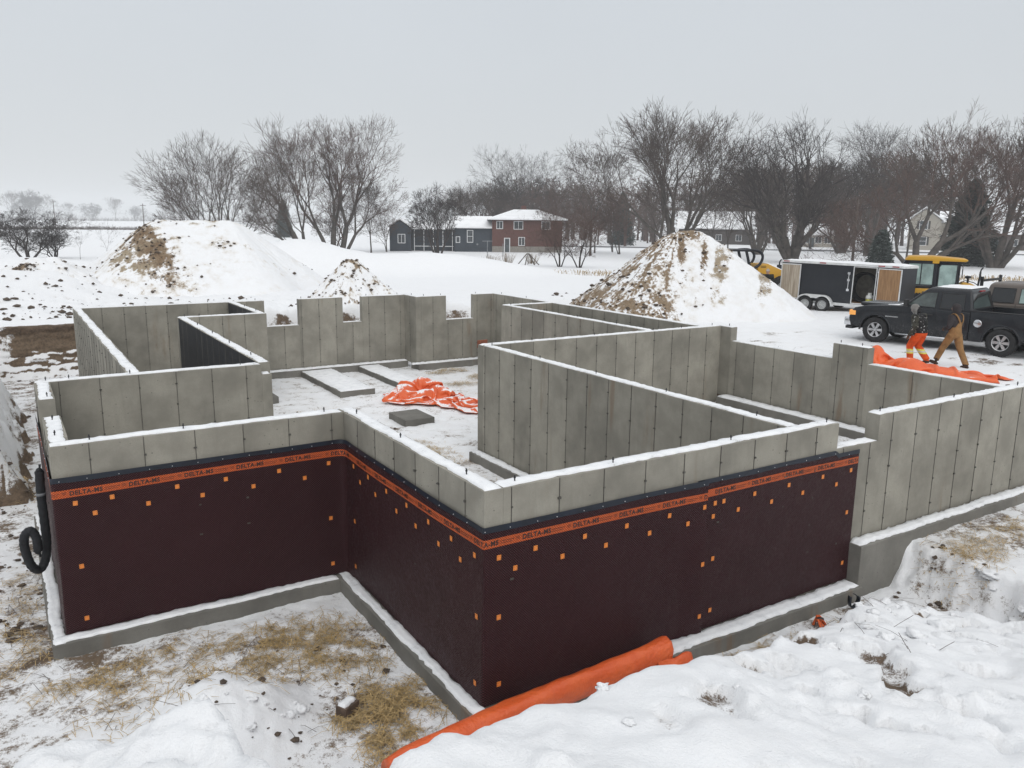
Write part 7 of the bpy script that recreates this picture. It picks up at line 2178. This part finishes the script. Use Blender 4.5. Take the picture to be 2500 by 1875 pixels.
# -- worker in orange trousers, stooping slightly
J1 = dict(pelvis=V3((0, -.03, .86)), chest=V3((0, .05, 1.20)), neck=V3((0, .12, 1.36)), head=V3((0, .19, 1.475)), headrot=Matrix.Rotation(-.45, 4, 'X'),
          shL=V3((-.20, .05, 1.29)), elL=V3((-.28, .0, 1.02)), wrL=V3((-.27, .12, .78)), palmL=V3((1, 0, 0)), shR=V3((.20, .05, 1.29)), elR=V3((.28, .02, 1.02)), wrR=V3((.24, .14, .80)), palmR=V3((-1, 0, 0)),
          hipL=V3((-.10, -.02, .82)), knL=V3((-.12, .16, .47)), anL=V3((-.11, .12, .12)), toeL=V3((-.12, .29, .0)), heelL=V3((-.11, .05, .0)),
          hipR=V3((.10, -.03, .82)), knR=V3((.11, .06, .47)), anR=V3((.11, -.22, .14)), toeR=V3((.12, -.08, .0)), heelR=V3((.11, -.29, .05)), hood=True, bulk=1.22, legbulk=1.22)
def pick1(c):
    x, y, z = c; v = V3((x, y, z))
    if z < .11: return 2
    arm = min(seg_d(v, J1['shL'], J1['elL']), seg_d(v, J1['elL'], J1['wrL']), seg_d(v, J1['shR'], J1['elR']), seg_d(v, J1['elR'], J1['wrR']))
    if arm < .105 and abs(x) > .17 and z > .775: return 5
    if z < .80 and abs(x) > .19 and arm < .25 and z > .55 and seg_d(v, J1['hipL'], J1['knL']) > .13 and seg_d(v, J1['hipR'], J1['knR']) > .13: return 3
    if z < .86:
        if .36 < z < .40 or .28 < z < .32: return 6
        if .32 <= z <= .36: return 7
        return 1
    if z > 1.36 and y > .08:
        return 4
    return 0
face1 = face2 + .15
person((16.95, 5.72, tz(16.95, 5.72)), face1, 'person in orange reflective trousers and dark patterned jacket, walking by the tarp', J1, [C_BLACKJ, C_ORANGE, C_BOOT, C_GLOVE, C_GREYH, C_CAMO, C_YEL, C_SILV], pick1)
# -- man in a dark coat leaning behind the heap
J3 = dict(pelvis=V3((0, -.12, .84)), chest=V3((0, .06, 1.15)), neck=V3((0, .14, 1.29)), head=V3((0, .19, 1.42)), headrot=Matrix.Rotation(-.15, 4, 'X'),
          shL=V3((-.20, .06, 1.23)), elL=V3((-.27, .14, .98)), wrL=V3((-.18, .34, .88)), palmL=V3((1, 0, 0)), shR=V3((.20, .06, 1.23)), elR=V3((.27, .14, .98)), wrR=V3((.18, .34, .88)), palmR=V3((-1, 0, 0)),
          hipL=V3((-.10, -.10, .80)), knL=V3((-.13, .08, .46)), anL=V3((-.13, -.02, .10)), toeL=V3((-.14, .15, .0)), heelL=V3((-.13, -.09, .0)),
          hipR=V3((.10, -.10, .80)), knR=V3((.13, .08, .46)), anR=V3((.13, -.02, .10)), toeR=V3((.14, .15, .0)), heelR=V3((.13, -.09, .0)), cap='peak', bulk=1.18, legbulk=1.1)
def pick3(c):
    x, y, z = c
    if z < .1: return 2
    if z > 1.44: return 3
    if z > 1.30 and abs(x) < .1: return 1
    if y > .33 and z < .93: return 1
    return 0
p3 = person((25.1, 17.9, -.72), math.atan2(-.62, -.80) - math.pi / 2, 'person in a dark coat and light cap leaning over behind the pointed heap', J3, [C_DARK, M_SKIN, C_BOOT, C_HAT], pick3)
p3.scale = (.93, .93, .93)
# ---------------------------------------------------------------- winter haze
hz = MB().box(-1700, 1700, -260, 1700, -6.5, 36).build('haze', None, None)
hm = bpy.data.materials.new('haze'); hm.use_nodes = True
ht = hm.node_tree; ht.nodes.clear()
ho = ht.nodes.new('ShaderNodeOutputMaterial'); hv = ht.nodes.new('ShaderNodeVolumePrincipled')
hv.inputs['Color'].default_value = (0.96, 0.98, 1.0, 1)
hv.inputs['Density'].default_value = 0.00055
hv.inputs['Anisotropy'].default_value = 0.0
ht.links.new(hv.outputs[0], ho.inputs['Volume'])
hz.data.materials.clear(); hz.data.materials.append(hm)
hz['kind'] = 'stuff'; hz['label'] = 'thin winter haze over the fields'; hz['category'] = 'haze'
